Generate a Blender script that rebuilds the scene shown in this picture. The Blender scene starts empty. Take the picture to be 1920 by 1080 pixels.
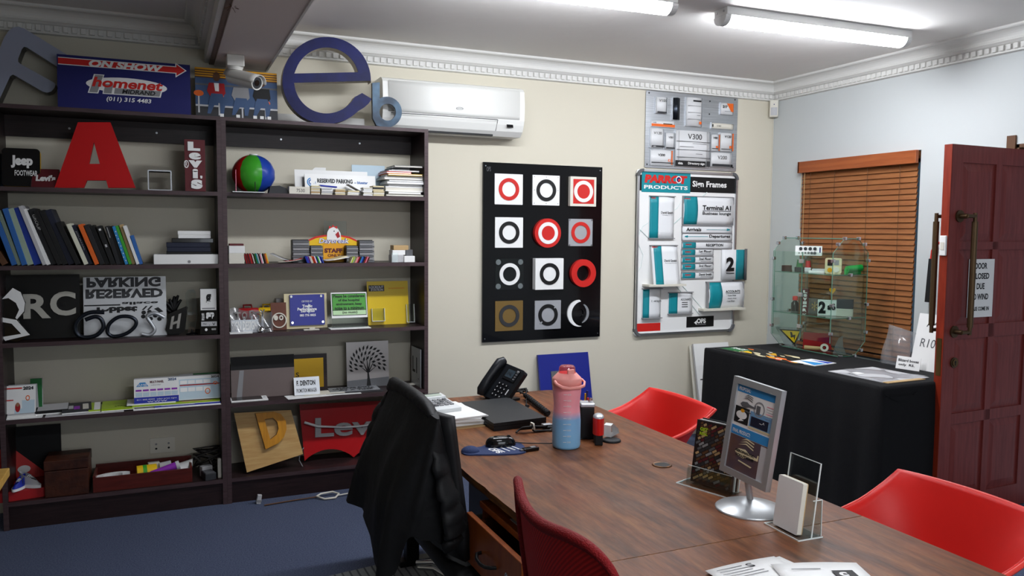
import bpy, bmesh, math, random
from mathutils import Vector, Matrix, geometry
random.seed(7)
SC = bpy.context.scene
COL = SC.collection
# ------------------------------------------------------------------ camera, world, exposure
FPX = 1488.1
def axes(yaw, pitch, roll):
    cy, sy, cp, sp = math.cos(yaw), math.sin(yaw), math.cos(pitch), math.sin(pitch)
    f = Vector((sy*cp, cy*cp, -sp)); r = Vector((cy, -sy, 0)); u = r.cross(f)
    c, s = math.cos(roll), math.sin(roll)
    return c*r + s*u, c*u - s*r, f
RT, UP, FW = axes(math.radians(23.548), math.radians(4.096), math.radians(0.467))
EYE = Vector((0, 0, 1.55))
cd = bpy.data.cameras.new('camera'); cam = bpy.data.objects.new('camera', cd); COL.objects.link(cam)
cd.sensor_width = 36; cd.lens = FPX/1920*36; cd.clip_start = .02
cam.matrix_world = Matrix(((RT.x, UP.x, -FW.x, EYE.x), (RT.y, UP.y, -FW.y, EYE.y), (RT.z, UP.z, -FW.z, EYE.z), (0, 0, 0, 1)))
SC.camera = cam
wd = bpy.data.worlds.new('world'); SC.world = wd; wd.use_nodes = True
wd.node_tree.nodes['Background'].inputs[0].default_value = (.55, .62, .75, 1)
wd.node_tree.nodes['Background'].inputs[1].default_value = .25
SC.view_settings.view_transform = 'Standard'; SC.view_settings.look = 'None'
SC.view_settings.gamma = 1; SC.view_settings.use_curve_mapping = False
SC.view_settings.exposure = 0.82
SC.cycles.transparent_max_bounces = 40
LAMP = 48.0      # strength of the ceiling tubes

ld_ = bpy.data.lights.new('fill_light', 'AREA'); ld_.shape = 'RECTANGLE'; ld_.size = 2.9; ld_.size_y = 1.3; ld_.energy = 22; ld_.color = (.86, .93, 1)
lo_ = bpy.data.objects.new('fill_light', ld_); COL.objects.link(lo_); lo_.location = (1.9, -2.72, 1.5); lo_.rotation_euler = (math.radians(90), 0, 0)      # added, unseen fill behind the viewpoint; brightens the door and foreground

# ------------------------------------------------------------------ measuring the photograph
AX = {'x': 0, 'y': 1, 'z': 2}
def U(px, py, ax, v):
    "the place where the sight line through a photo pixel meets the plane ax = v"
    d = RT*((px-960)/FPX) - UP*((py-540)/FPX) + FW
    i = AX[ax]; t = (v-EYE[i])/d[i]
    return EYE + d*t
def bx(x0, y0, x1, y1, Y, zs=None):
    "pixel box at depth Y -> centre x, width, base z, height"
    a = U(x0, (y0+y1)/2, 'y', Y).x; b = U(x1, (y0+y1)/2, 'y', Y).x
    t = U((x0+x1)/2, y0, 'y', Y).z; l = U((x0+x1)/2, y1, 'y', Y).z if zs is None else zs
    return (a+b)/2, b-a, l, t-l

# ------------------------------------------------------------------ materials
def lin(h):
    h = h.lstrip('#'); o = []
    for i in (0, 2, 4):
        c = int(h[i:i+2], 16)/255; o.append(c/12.92 if c <= .04045 else ((c+.055)/1.055)**2.4)
    return (*o, 1)
MT = {}
def nd(nt, t, **k):
    n = nt.nodes.new(t)
    for a, b in k.items(): setattr(n, a, b)
    return n
def P(name, col, r=.5, m=0, var=None, bump=None, coat=0, em=0, sub=0, alpha=None, spec=.35):
    mt = bpy.data.materials.new(name); mt.use_nodes = True; nt = mt.node_tree; b = nt.nodes['Principled BSDF']
    b.inputs['Base Color'].default_value = lin(col); b.inputs['Roughness'].default_value = r; b.inputs['Metallic'].default_value = m
    b.inputs['Coat Weight'].default_value = coat; b.inputs['Specular IOR Level'].default_value = spec
    L = nt.links.new
    if var or bump:
        tc = nd(nt, 'ShaderNodeTexCoord')
    if var:                      # (second colour, scale, stretch, detail)
        c2, sc, st, de = var
        mp = nd(nt, 'ShaderNodeMapping'); mp.inputs['Scale'].default_value = st
        nz = nd(nt, 'ShaderNodeTexNoise'); nz.inputs['Scale'].default_value = sc; nz.inputs['Detail'].default_value = de; nz.inputs['Roughness'].default_value = .6
        cr = nd(nt, 'ShaderNodeValToRGB'); cr.color_ramp.elements[0].position = .36; cr.color_ramp.elements[1].position = .66
        cr.color_ramp.elements[0].color = lin(col); cr.color_ramp.elements[1].color = lin(c2)
        L(tc.outputs['Object'], mp.inputs[0]); L(mp.outputs[0], nz.inputs['Vector']); L(nz.outputs[0], cr.inputs[0]); L(cr.outputs[0], b.inputs['Base Color'])
    if bump:
        sc, s = bump
        nz = nd(nt, 'ShaderNodeTexNoise'); nz.inputs['Scale'].default_value = sc; nz.inputs['Detail'].default_value = 3
        bp = nd(nt, 'ShaderNodeBump'); bp.inputs['Strength'].default_value = s; bp.inputs['Distance'].default_value = .01
        L(tc.outputs['Object'], nz.inputs['Vector']); L(nz.outputs[0], bp.inputs['Height']); L(bp.outputs[0], b.inputs['Normal'])
    if em:
        b.inputs['Emission Color'].default_value = lin(col); b.inputs['Emission Strength'].default_value = em
    if sub:
        b.inputs['Subsurface Weight'].default_value = sub; b.inputs['Subsurface Radius'].default_value = (.02, .02, .02)
    MT[name] = mt; return name
def G(name, tint='#ffffff', rough=.02, dens=0.0, tintcol='#ffffff'):
    "thin clear sheet: passes light, mirrors a little at grazing angles"
    mt = bpy.data.materials.new(name); mt.use_nodes = True; nt = mt.node_tree; nt.nodes.clear(); L = nt.links.new
    o = nd(nt, 'ShaderNodeOutputMaterial'); t = nd(nt, 'ShaderNodeBsdfTransparent'); g = nd(nt, 'ShaderNodeBsdfGlossy')
    t.inputs[0].default_value = lin(tint); g.inputs['Roughness'].default_value = rough
    lw = nd(nt, 'ShaderNodeLayerWeight'); pw = nd(nt, 'ShaderNodeMath', operation='POWER'); pw.inputs[1].default_value = 5
    f = nd(nt, 'ShaderNodeMath', operation='MULTIPLY_ADD'); f.inputs[1].default_value = .9; f.inputs[2].default_value = .045
    L(lw.outputs['Facing'], pw.inputs[0]); L(pw.outputs[0], f.inputs[0]); mx = nd(nt, 'ShaderNodeMixShader')
    L(f.outputs[0], mx.inputs[0]); L(t.outputs[0], mx.inputs[1]); L(g.outputs[0], mx.inputs[2]); last = mx
    if dens:
        d = nd(nt, 'ShaderNodeBsdfDiffuse'); d.inputs[0].default_value = lin(tintcol); m2 = nd(nt, 'ShaderNodeMixShader'); m2.inputs[0].default_value = dens
        L(mx.outputs[0], m2.inputs[1]); L(d.outputs[0], m2.inputs[2]); last = m2
    L(last.outputs[0], o.inputs[0]); MT[name] = mt; return name
for n, h in dict(white='#e9e9e7', paper='#eeeeec', offwhite='#d9d5c8', black='#0b0b0c', ink='#141416', navy='#16195f', blue='#1c3fa8', royal='#1f2fa0', sky='#2f86c4',
                 pale='#bcd0dc', teal='#148a94', tealdark='#1d6470', red='#c8201a', crimson='#a01218', maroon='#5a1a20', orange='#e0641c', yellow='#e5b90f', amber='#d99a16', green='#3fa02c',
                 lime='#a7c81c', darkgreen='#1f6a34', grey='#8b8b8d', midgrey='#5c5d60', darkgrey='#2f3033', lightgrey='#bcbcbe', brown='#5a3a22', tan='#b99a6c', cream='#d9cda6',
                 purple='#8a2aa8', pink='#e88aa0', skin='#9a6b50', charcoal='#1c1d20', sand='#cfc09a', bluebook='#2a62a8', sage='#9aac98', denim='#3b5378').items():
    P(n, h, .55)
P('gloss_black', '#08080a', .16, coat=.3); P('gloss_red', '#c81c18', .28); P('gloss_white', '#ececea', .3); P('gloss_blue', '#1a2388', .3)
P('soft_black', '#0c0c0e', .6); P('rubber', '#121214', .75)
P('chrome', '#d8d9db', .12, 1); P('steel', '#9fa2a6', .32, 1); P('alum', '#c3c6ca', .38, 1, bump=(60, .04)); P('darksteel', '#3a3f48', .35, 1)
P('silver', '#b9bcc0', .4, .7); P('brass', '#6b5533', .42, .9); P('gold', '#b08b2a', .35, .8); P('bluesteel', '#182839', .45, .2, var=('#3f596e', 9, (1, 1, 1), 2))
P('wall', '#d0cab9', .85, bump=(220, .05)); P('wall_cool', '#c4c8c8', .8, bump=(200, .05)); P('ceil', '#e4e1dd', .8, bump=(9, .22)); P('plaster', '#dbdad6', .7); P('beamsoff', '#ddd3ce', .75); P('beamedge', '#8d7b72', .8, bump=(60, .3))
P('carpet', '#38415c', .95, var=('#5c657c', 160, (1, 1, 1), 4), bump=(420, .5)); 
P('wenge', '#1d1213', .42, var=('#2c1c1d', 7, (1, 14, 14), 4)); P('wenge_edge', '#4a393c', .45, var=('#3a2a2c', 7, (1, 14, 14), 4))
G('glass', '#eef6f2'); G('acrylic', '#f2f6f5'); G('bagplastic', '#e8e8ea', .12, .16, '#c9cacc'); G('window_glass', '#9fb0b8')
P('glass_edge', '#5f8a78', .15); P('acrylic_edge', '#dfe6e4', .2)

# ------------------------------------------------------------------ mesh builder
_txt = {}
def text_mesh(s, bold, shear):
    k = (s, bold, shear)
    if k not in _txt:
        c = bpy.data.curves.new('t', 'FONT'); c.body = s; c.size = 1; c.offset = bold; c.shear = shear; c.resolution_u = 4 if len(s) < 8 else 2; c.align_x = 'CENTER'
        c.space_line = .95
        o = bpy.data.objects.new('t', c); COL.objects.link(o)
        dg = bpy.context.evaluated_depsgraph_get(); me = bpy.data.meshes.new_from_object(o.evaluated_get(dg))
        vs = [v.co.copy() for v in me.vertices]; fs = [tuple(p.vertices) for p in me.polygons]
        bpy.data.objects.remove(o); bpy.data.meshes.remove(me); bpy.data.curves.remove(c)
        _txt[k] = (vs, fs)
    return _txt[k]
I4 = Matrix.Identity(4)
def face_T(y=0.0, x=0.0, z=0.0):     # (a, b, c) -> a right, b up, c towards the viewer (-Y)
    return Matrix(((1, 0, 0, x), (0, 0, -1, y), (0, 1, 0, z), (0, 0, 0, 1)))
class MB:
    def __init__(s): s.v = []; s.f = []; s.mi = []; s.sm = []; s.ms = []; s.T = I4.copy()
    def face(s, y=0.0, x=0.0, z=0.0): s.T = face_T(y, x, z); return s
    def tf(s, M): s.T = M; return s
    def add(s, vs, fs, m, smooth=False):
        if m not in s.ms: s.ms.append(m)
        k = s.ms.index(m); o = len(s.v); T = s.T
        flip = T.determinant() < 0
        s.v += [tuple(T @ Vector(v)) for v in vs]
        for f in fs:
            f = tuple(i+o for i in f); s.f.append(f[::-1] if flip else f); s.mi.append(k); s.sm.append(smooth)
        return s
    def box(s, x0, y0, z0, x1, y1, z1, m, bev=0, seg=2):
        if bev:
            bm = bmesh.new(); bmesh.ops.create_cube(bm, size=1)
            for v in bm.verts: v.co = Vector(((x0+x1)/2+v.co.x*(x1-x0), (y0+y1)/2+v.co.y*(y1-y0), (z0+z1)/2+v.co.z*(z1-z0)))
            bmesh.ops.bevel(bm, geom=bm.edges[:], offset=bev, segments=seg, profile=.5, affect='EDGES')
            bm.verts.index_update(); s.add([v.co.copy() for v in bm.verts], [[v.index for v in f.verts] for f in bm.faces], m, seg > 2); bm.free(); return s
        v = [(x0, y0, z0), (x1, y0, z0), (x1, y1, z0), (x0, y1, z0), (x0, y0, z1), (x1, y0, z1), (x1, y1, z1), (x0, y1, z1)]
        return s.add(v, [(0, 3, 2, 1), (4, 5, 6, 7), (0, 1, 5, 4), (1, 2, 6, 5), (2, 3, 7, 6), (3, 0, 4, 7)], m)
    def prism(s, pts, z0, z1, m, holes=(), side=None, smooth=False, back=True):
        "polygon in the local xy plane, thick from z0 to z1"
        def area(p): return sum(p[i][0]*p[(i+1) % len(p)][1]-p[(i+1) % len(p)][0]*p[i][1] for i in range(len(p)))
        loops = [list(pts) if area(pts) > 0 else list(pts)[::-1]] + [list(h) if area(h) < 0 else list(h)[::-1] for h in holes]
        flat = [p for l in loops for p in l]; n = len(flat)
        tr = geometry.tessellate_polygon([[Vector((p[0], p[1], 0)) for p in l] for l in loops])
        up, dn = [], []
        for t in tr:
            a, b, c = (flat[i] for i in t)
            cr = (b[0]-a[0])*(c[1]-a[1])-(b[1]-a[1])*(c[0]-a[0])
            t = t if cr > 0 else t[::-1]
            up.append(t); dn.append(t[::-1])
        s.add([(p[0], p[1], z1) for p in flat], up, m)
        if z1 - z0 > 1e-6:
            if back: s.add([(p[0], p[1], z0) for p in flat], dn, m if m in ('glass', 'acrylic', 'bagplastic') else side or m)
            o = 0
            for l in loops:
                k = len(l); vs = [(p[0], p[1], z0) for p in l]+[(p[0], p[1], z1) for p in l]
                s.add(vs, [(i, (i+1) % k, k+(i+1) % k, k+i) for i in range(k)], side or m, smooth); o += k
        return s
    def rect(s, x0, y0, x1, y1, m, z=0.0, t=.0006, r=0):
        if r: return s.prism(rrect(x0, y0, x1, y1, r), z, z+t, m)
        return s.box(min(x0, x1), min(y0, y1), z, max(x0, x1), max(y0, y1), z+t, m)
    def disc(s, cx, cy, r, m, z=0.0, t=.0006, ry=None, hole=0, n=40, side=None):
        ry = ry or r
        o = [(cx+r*math.cos(a), cy+ry*math.sin(a)) for a in (2*math.pi*i/n for i in range(n))]
        h = [[(cx+hole*math.cos(a), cy+hole*ry/r*math.sin(a)) for a in (2*math.pi*i/n for i in range(n))]] if hole else ()
        return s.prism(o, z, z+t, m, h, side, True)
    def text(s, st, x0, y0, x1, y1, m, z=0.0, t=.0004, bold=.0, shear=0, flipv=False, fliph=False):
        vs, fs = text_mesh(st, bold, shear)
        if not vs: return s
        a0 = min(v.x for v in vs); a1 = max(v.x for v in vs); b0 = min(v.y for v in vs); b1 = max(v.y for v in vs)
        def q(v):
            u = (v.x-a0)/(a1-a0 or 1); w = (v.y-b0)/(b1-b0 or 1)
            if flipv: w = 1-w
            if fliph: u = 1-u
            return x0+u*(x1-x0), y0+w*(y1-y0)
        pts = [q(v) for v in vs]; fl = flipv != fliph
        F = [f[::-1] if fl else f for f in fs]
        s.add([(p[0], p[1], z+t) for p in pts], F, m)
        if t > .0015:
            ed = {}
            for f in F:
                for i in range(len(f)): ed[(f[i], f[(i+1) % len(f)])] = 1
            n = len(pts); vv = [(p[0], p[1], z) for p in pts]+[(p[0], p[1], z+t) for p in pts]
            s.add(vv, [(a, b, n+b, n+a) for (a, b) in ed if (b, a) not in ed], m)
        return s
    def cyl(s, p0, p1, r0, m, r1=None, n=16, caps=True, smooth=True):
        r1 = r0 if r1 is None else r1; p0 = Vector(p0); p1 = Vector(p1); d = (p1-p0).normalized()
        a = d.orthogonal().normalized(); b = d.cross(a); vs = []
        for p, r in ((p0, r0), (p1, r1)):
            vs += [p+(a*math.cos(2*math.pi*i/n)+b*math.sin(2*math.pi*i/n))*r for i in range(n)]
        s.add(vs, [(i, (i+1) % n, n+(i+1) % n, n+i) for i in range(n)], m, smooth)
        if caps: s.add(vs[:n], [tuple(range(n))[::-1]], m); s.add(vs[n:], [tuple(range(n))], m)
        return s
    def tube(s, pts, r, m, n=8, closed=False, rr=None, flat=1.0):
        pts = [Vector(p) for p in pts]; k = len(pts); vs = []; a = None
        for i, p in enumerate(pts):
            q0 = pts[i-1] if i or closed else pts[0]; q1 = pts[(i+1) % k] if i < k-1 or closed else pts[-1]
            d = (q1-q0).normalized()
            a = (a-d*a.dot(d)).normalized() if a is not None and (a-d*a.dot(d)).length > 1e-5 else d.orthogonal().normalized()
            b = d.cross(a); R = rr[i] if rr else r
            vs += [p+a*R*math.cos(2*math.pi*j/n)+b*R*flat*math.sin(2*math.pi*j/n) for j in range(n)]
        fs = []
        for i in range(k if closed else k-1):
            o, q = i*n, ((i+1) % k)*n
            fs += [(o+j, o+(j+1) % n, q+(j+1) % n, q+j) for j in range(n)]
        s.add(vs, fs, m, True)
        if not closed: s.add(vs[:n], [tuple(range(n))[::-1]], m); s.add(vs[-n:], [tuple(range(n))], m)
        return s
    def lathe(s, prof, m, n=28, cx=0, cy=0, sx=1, sy=1):
        "prof: (radius, z) from the bottom up"
        vs = []; fs = []; k = len(prof)
        for r, z in prof: vs += [(cx+sx*r*math.cos(2*math.pi*i/n), cy+sy*r*math.sin(2*math.pi*i/n), z) for i in range(n)]
        for j in range(k-1): fs += [(j*n+i, j*n+(i+1) % n, (j+1)*n+(i+1) % n, (j+1)*n+i) for i in range(n)]
        s.add(vs, fs, m, True)
        if prof[0][0] > 1e-5: s.add(vs[:n], [tuple(range(n))[::-1]], m)
        if prof[-1][0] > 1e-5: s.add(vs[-n:], [tuple(range(n))], m)
        return s
    def grid(s, fn, nu, nv, m, thick=0, closed_u=False, smooth=True):
        "fn(u, v) -> point, a sheet of quads; thick turns it into a slab"
        vs = [Vector(fn(i/nu, j/nv)) for j in range(nv+1) for i in range(nu+1)]; w = nu+1
        fs = [(j*w+i, j*w+i+1, (j+1)*w+i+1, (j+1)*w+i) for j in range(nv) for i in range(nu)]
        if thick:
            nm = [Vector() for _ in vs]
            for f in fs:
                c = (vs[f[1]]-vs[f[0]]).cross(vs[f[3]]-vs[f[0]])
                for i in f: nm[i] += c
            N = len(vs); vs += [vs[i]-nm[i].normalized()*thick for i in range(N)]
            fs += [tuple(i+N for i in f[::-1]) for f in fs]
            bd = [j for j in range(nu)]; e = []
            for i in range(nu): e += [(i, i+1), (nv*w+i+1, nv*w+i)]
            for j in range(nv): e += [((j+1)*w, j*w), (j*w+nu, (j+1)*w+nu)]
            fs += [(b, a, a+N, b+N) for a, b in e]
        return s.add(vs, fs, m, smooth)
    def build(s, name, parent=None, loc=(0, 0, 0), rot=(0, 0, 0), label=None, cat=None, group=None, kind=None):
        me = bpy.data.meshes.new(name); me.from_pydata(s.v, [], s.f)
        for m in s.ms: me.materials.append(MT[m])
        me.polygons.foreach_set('material_index', s.mi); me.polygons.foreach_set('use_smooth', s.sm); me.update()
        o = bpy.data.objects.new(name, me); COL.objects.link(o); o.location = loc; o.rotation_euler = rot
        if parent: o.parent = parent
        return tag(o, label, cat, group, kind)
def tag(o, label=None, cat=None, group=None, kind=None):
    for k, v in (('label', label), ('category', cat), ('group', group), ('kind', kind)):
        if v: o[k] = v
    return o
def rrect(x0, y0, x1, y1, r, n=5):
    o = []
    for cx, cy, a in ((x1-r, y0+r, -90), (x1-r, y1-r, 0), (x0+r, y1-r, 90), (x0+r, y0+r, 180)):
        o += [(cx+r*math.cos(math.radians(a+90*i/n)), cy+r*math.sin(math.radians(a+90*i/n))) for i in range(n+1)]
    return o
def arc(cx, cy, r, a0, a1, n=16, ry=None):
    ry = ry or r
    return [(cx+r*math.cos(math.radians(a0+(a1-a0)*i/n)), cy+ry*math.sin(math.radians(a0+(a1-a0)*i/n))) for i in range(n+1)]
def thing(name, label, cat, loc=(0, 0, 0), rot=(0, 0, 0), group=None):
    o = bpy.data.objects.new(name, None); COL.objects.link(o); o.location = loc; o.rotation_euler = rot; o.empty_display_size = .05
    return tag(o, label, cat, group)
def struct(name, mb, parent=None, **k):
    return mb.build(name, parent, kind=None if parent else 'structure', **k)
def dup(o, loc, rot=None, label=None, name=None):
    r = o.copy(); COL.objects.link(r); r.location = loc
    if rot is not None: r.rotation_euler = rot
    if label: r['label'] = label
    for ch in list(o.children):
        c = ch.copy(); COL.objects.link(c); c.parent = r
        for g in list(ch.children):
            d = g.copy(); COL.objects.link(d); d.parent = c
    return r
D = math.radians
PI = math.pi

# ================================================================== ROOM
XR, YW, ZC, XL, YF = 4.39, 4.965, 2.71, -2.6, -2.6
Z5, Z4, Z3, Z2, Z1, ZT = .145, .572, .964, 1.356, 1.752, 2.16      # bookcase levels
struct('floor', MB().box(XL, YF, -.1, XR+.3, YW, 0, 'carpet'))
struct('ceiling', MB().box(XL, YF, ZC, XR+.3, YW, ZC+.1, 'ceil'))
struct('wall_back', MB().box(XL, YW, 0, XR+.3, YW+.2, ZC, 'wall'))
struct('wall_left', MB().box(XL-.2, YF, 0, XL, YW, ZC, 'wall'))
wfr = MB()
for (a, b, c, d) in ((XL, .4, 0, ZC), (.4, 3.4, 0, .8), (.4, 3.4, 2.2, ZC), (3.4, XR+.3, 0, ZC)): wfr.box(a, YF-.2, c, b, YF, d, 'wall')
struct('wall_front', wfr)            # unseen wall behind the viewpoint, with an opening made for the added fill
WY0, WY1, WZ0, WZ1 = 3.615, 4.64, .70, 2.085       # window opening
DY0, DY1, DZ = 2.08, 3.005, 2.06                  # doorway
w = MB()
for (a, b, c, d) in ((YF, DY0, 0, ZC), (DY0, DY1, DZ, ZC), (DY1, WY0, 0, ZC), (WY0, WY1, 0, WZ0), (WY0, WY1, WZ1, ZC), (WY1, YW, 0, ZC)):
    w.box(XR, a, c, XR+.24, b, d, 'wall_cool')
struct('wall_right', w)
# window behind the blind
P('winframe', '#4a2a18', .5)
wf = MB()
for (a, b, c, d) in ((WY0, WY1, WZ0, WZ0+.06), (WY0, WY1, WZ1-.06, WZ1), (WY0, WY0+.06, WZ0+.06, WZ1-.06), (WY1-.06, WY1, WZ0+.06, WZ1-.06), ((WY0+WY1)/2-.03, (WY0+WY1)/2+.03, WZ0+.06, WZ1-.06)):
    wf.box(XR+.14, a, c, XR+.2, b, d, 'winframe')
win = struct('window_1', wf)
MB().box(XR+.165, WY0+.06, WZ0+.06, XR+.171, WY1-.06, WZ1-.06, 'window_glass').build('pane', win)
# cornices: a stepped cove with a row of dentils
def cornice(name, run, T):
    mb = MB(); mb.T = T                    # local x along the run, y out of the wall, z down from the ceiling (negative)
    prof = [(0, 0), (.105, 0), (.105, -.010), (.098, -.016)] + [(.098-.055*math.sin(a), -.016-.045*(1-math.cos(a))) for a in (D(15*i) for i in range(1, 7))] + \
           [(.046, -.064), (.046, -.071), (.038, -.076), (.03, -.084), (.02, -.088), (.02, -.121), (.026, -.124), (.026, -.132), (0, -.136)]
    k = len(prof); vs = [(x, p[0], p[1]) for x in (0, run) for p in prof]
    mb.add(vs, [(i, (i+1) % k, k+(i+1) % k, k+i) for i in range(k)], 'plaster')
    mb.add(vs[:k], [tuple(range(k))[::-1]], 'plaster'); mb.add(vs[k:], [tuple(range(k))], 'plaster')
    n = int(run/.042)
    for i in range(n):
        x = (i+.25)*run/n
        mb.box(x, .018, -.119, x+run/n*.56, .034, -.09, 'plaster')
    return struct(name, mb)
BX0, BX1 = .245, .565                      # the beam
M_back = lambda x0: Matrix(((1, 0, 0, x0), (0, -1, 0, YW), (0, 0, 1, ZC), (0, 0, 0, 1)))
cornice('trim_1', XR-BX1, M_back(BX1)); cornice('trim_2', BX0-XL-.02, M_back(XL))
cornice('trim_3', YW-YF, Matrix(((0, -1, 0, XR), (1, 0, 0, YF), (0, 0, 1, ZC), (0, 0, 0, 1))))
cornice('trim_4', YW-YF, Matrix(((0, -1, 0, BX0-.02), (1, 0, 0, YF), (0, 0, 1, ZC), (0, 0, 0, 1))))
# ceiling beam with its boxed-in soffit and a strip of lath along the left edge
bm_ = struct('ceiling_beam', MB().box(BX0+.03, YF, 2.485, BX1, YW, ZC, 'beamsoff').box(BX1-.004, YF, 2.478, BX1+.006, YW, 2.49, 'plaster'))
MB().box(BX0-.02, YF, 2.50, BX0+.004, YW, ZC, 'plaster').build('edge_board', bm_)
rg = random.Random(3)
sb = MB()
sb.grid(lambda u, v: (BX0+.004+.05*u, YF+(YW-YF)*v, 2.493+.006*math.sin(v*9)+.004*rg.random()), 2, 60, 'beamedge', .004)
sb.build('lath_strip', bm_)
tf_ = MB()
for i in range(14): 
    a = rg.random()*6.28; tf_.cyl((BX0+.03, 3.62, 2.49), (BX0+.03+.03*math.cos(a), 3.62+.03*math.sin(a), 2.47+.02*rg.random()), .0012, 'brown', n=4)
tf_.build('loose_bristles', bm_)
# striped grey carpet tiles under the desk
def stripe_mat():
    mt = bpy.data.materials.new('stripe_carpet'); mt.use_nodes = True; nt = mt.node_tree; b = nt.nodes['Principled BSDF']; L = nt.links.new
    tc = nd(nt, 'ShaderNodeTexCoord'); wv = nd(nt, 'ShaderNodeTexWave', bands_direction='X'); wv.inputs['Scale'].default_value = 9; wv.inputs['Distortion'].default_value = .4
    nz = nd(nt, 'ShaderNodeTexNoise'); nz.inputs['Scale'].default_value = 150
    cr = nd(nt, 'ShaderNodeValToRGB'); e = cr.color_ramp.elements; e[0].color = lin('#4f5358'); e[1].color = lin('#8a8e90'); e[0].position = .08; e[1].position = .2
    mx = nd(nt, 'ShaderNodeMixRGB', blend_type='MULTIPLY'); mx.inputs[0].default_value = .4
    L(tc.outputs['Object'], wv.inputs['Vector']); L(tc.outputs['Object'], nz.inputs['Vector']); L(wv.outputs[0], cr.inputs[0]); L(cr.outputs[0], mx.inputs[1]); L(nz.outputs[0], mx.inputs[2]); L(mx.outputs[0], b.inputs[0])
    b.inputs['Roughness'].default_value = .95; MT['stripe_carpet'] = mt
stripe_mat()
struct('floor_tile', MB().prism([(.2, 1.2), (2.4, 1.2), (2.4, 4.0), (1.29, 4.0), (1.29, 3.59), (.2, 3.42)], 0, .004, 'stripe_carpet'))
# skirting
struct('baseboard_right', MB().box(XR-.015, DY1+.08, 0, XR, YW, .09, 'plaster'))

# ------------------------------------------------------------------ ceiling lamps
P('tube_light', '#f4f8ff', .4, em=LAMP); P('lampbody', '#d8d8d6', .45)
def batten(name, x0, x1, y, rz, label):
    t = thing(name, label, 'ceiling light', ((x0+x1)/2, y, ZC), (0, 0, rz), 'tube lights on the ceiling')
    L_ = (x1-x0)/2
    MB().box(-L_, -.056, -.042, L_, .056, 0, 'lampbody', .004).build('housing', t)
    prof = [(-.05, -.042)] + [(.05*-math.cos(D(a)), -.042-.046*math.sin(D(a))) for a in range(15, 180, 15)] + [(.05, -.042)]
    mb = MB(); k = len(prof); vs = [(x, p[0], p[1]) for x in (-L_+.03, L_-.03) for p in prof]
    mb.add(vs, [(i+1, i, k+i, k+i+1) for i in range(k-1)]+[(0, k-1, 2*k-1, k)], 'tube_light', True); mb.build('diffuser', t)
    for sg in (-1, 1):
        e = MB(); e.T = Matrix(((0, 0, 1, sg*(L_-.013)), (1, 0, 0, 0), (0, 1, 0, 0), (0, 0, 0, 1)))
        e.prism([(p[0]*1.06, p[1]) for p in prof], -.017, .017, 'lampbody'); e.build('end_cap', t)
        for q in (-.03, .03): 
            e2 = MB().cyl((sg*L_, q, -.02), (sg*(L_+.004), q, -.02), .006, 'chrome', n=8); e2.build('screw', t)
    return t
batten('tube_light', 1.02, 2.325, 3.40, D(-2), 'white tube light with its left end cut off by the photo')
batten('tube_light', 2.66, 3.93, 3.405, D(-2), 'white tube light on the ceiling nearest the window')
fill_tube = batten('tube_light', .5, 1.75, .2, 0, '')       # added out-of-view tube above the viewpoint, fill for door and foreground
for k_ in ('category', 'group'): del fill_tube[k_]
fill_tube['kind'] = 'structure'

# ------------------------------------------------------------------ bookcases
def bookcase(x0, x1, label):
    t = thing('bookcase', label, 'bookcase', ((x0+x1)/2, 4.655, 0))
    h = (x1-x0)/2; dp = .305; th = .024
    for sg in (-1, 1):
        MB().box(min(sg*h, sg*(h-th)), 0, 0, max(sg*h, sg*(h-th)), dp, ZT, 'wenge').box(min(sg*h, sg*(h-th)), -.0012, 0, max(sg*h, sg*(h-th)), 0, ZT, 'wenge_edge').build('side_panel', t)
    MB().box(-h+th, 0, ZT-.02, h-th, dp, ZT, 'wenge').box(-h+th, -.0012, ZT-.02, h-th, 0, ZT, 'wenge_edge').build('top_panel', t)
    rb = MB().box(-h+th, dp-.018, ZT-.13, h-th, dp, ZT-.02, 'wenge')
    rb_ = rb.build('back_rail', t)
    for q in (-.25, .25): MB().face(dp-.018, q*1.6*h, ZT-.075).disc(0, 0, .006, 'steel', 0, .002, n=10).build('screw', rb_)
    for z in (Z1, Z2, Z3, Z4, Z5):
        MB().box(-h+th, 0, z-.022, h-th, dp, z, 'wenge').box(-h+th, -.0012, z-.022, h-th, 0, z, 'wenge_edge').build('shelf', t)
    MB().box(-h+th, .01, 0, h-th, .03, Z5-.022, 'wenge').build('plinth', t)
    return t
bookcase(-.79, .288, 'dark brown bookcase holding the row of books, left one of two')
bookcase(.2885, 1.468, 'dark brown bookcase holding the beach ball, right one of two')

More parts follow.
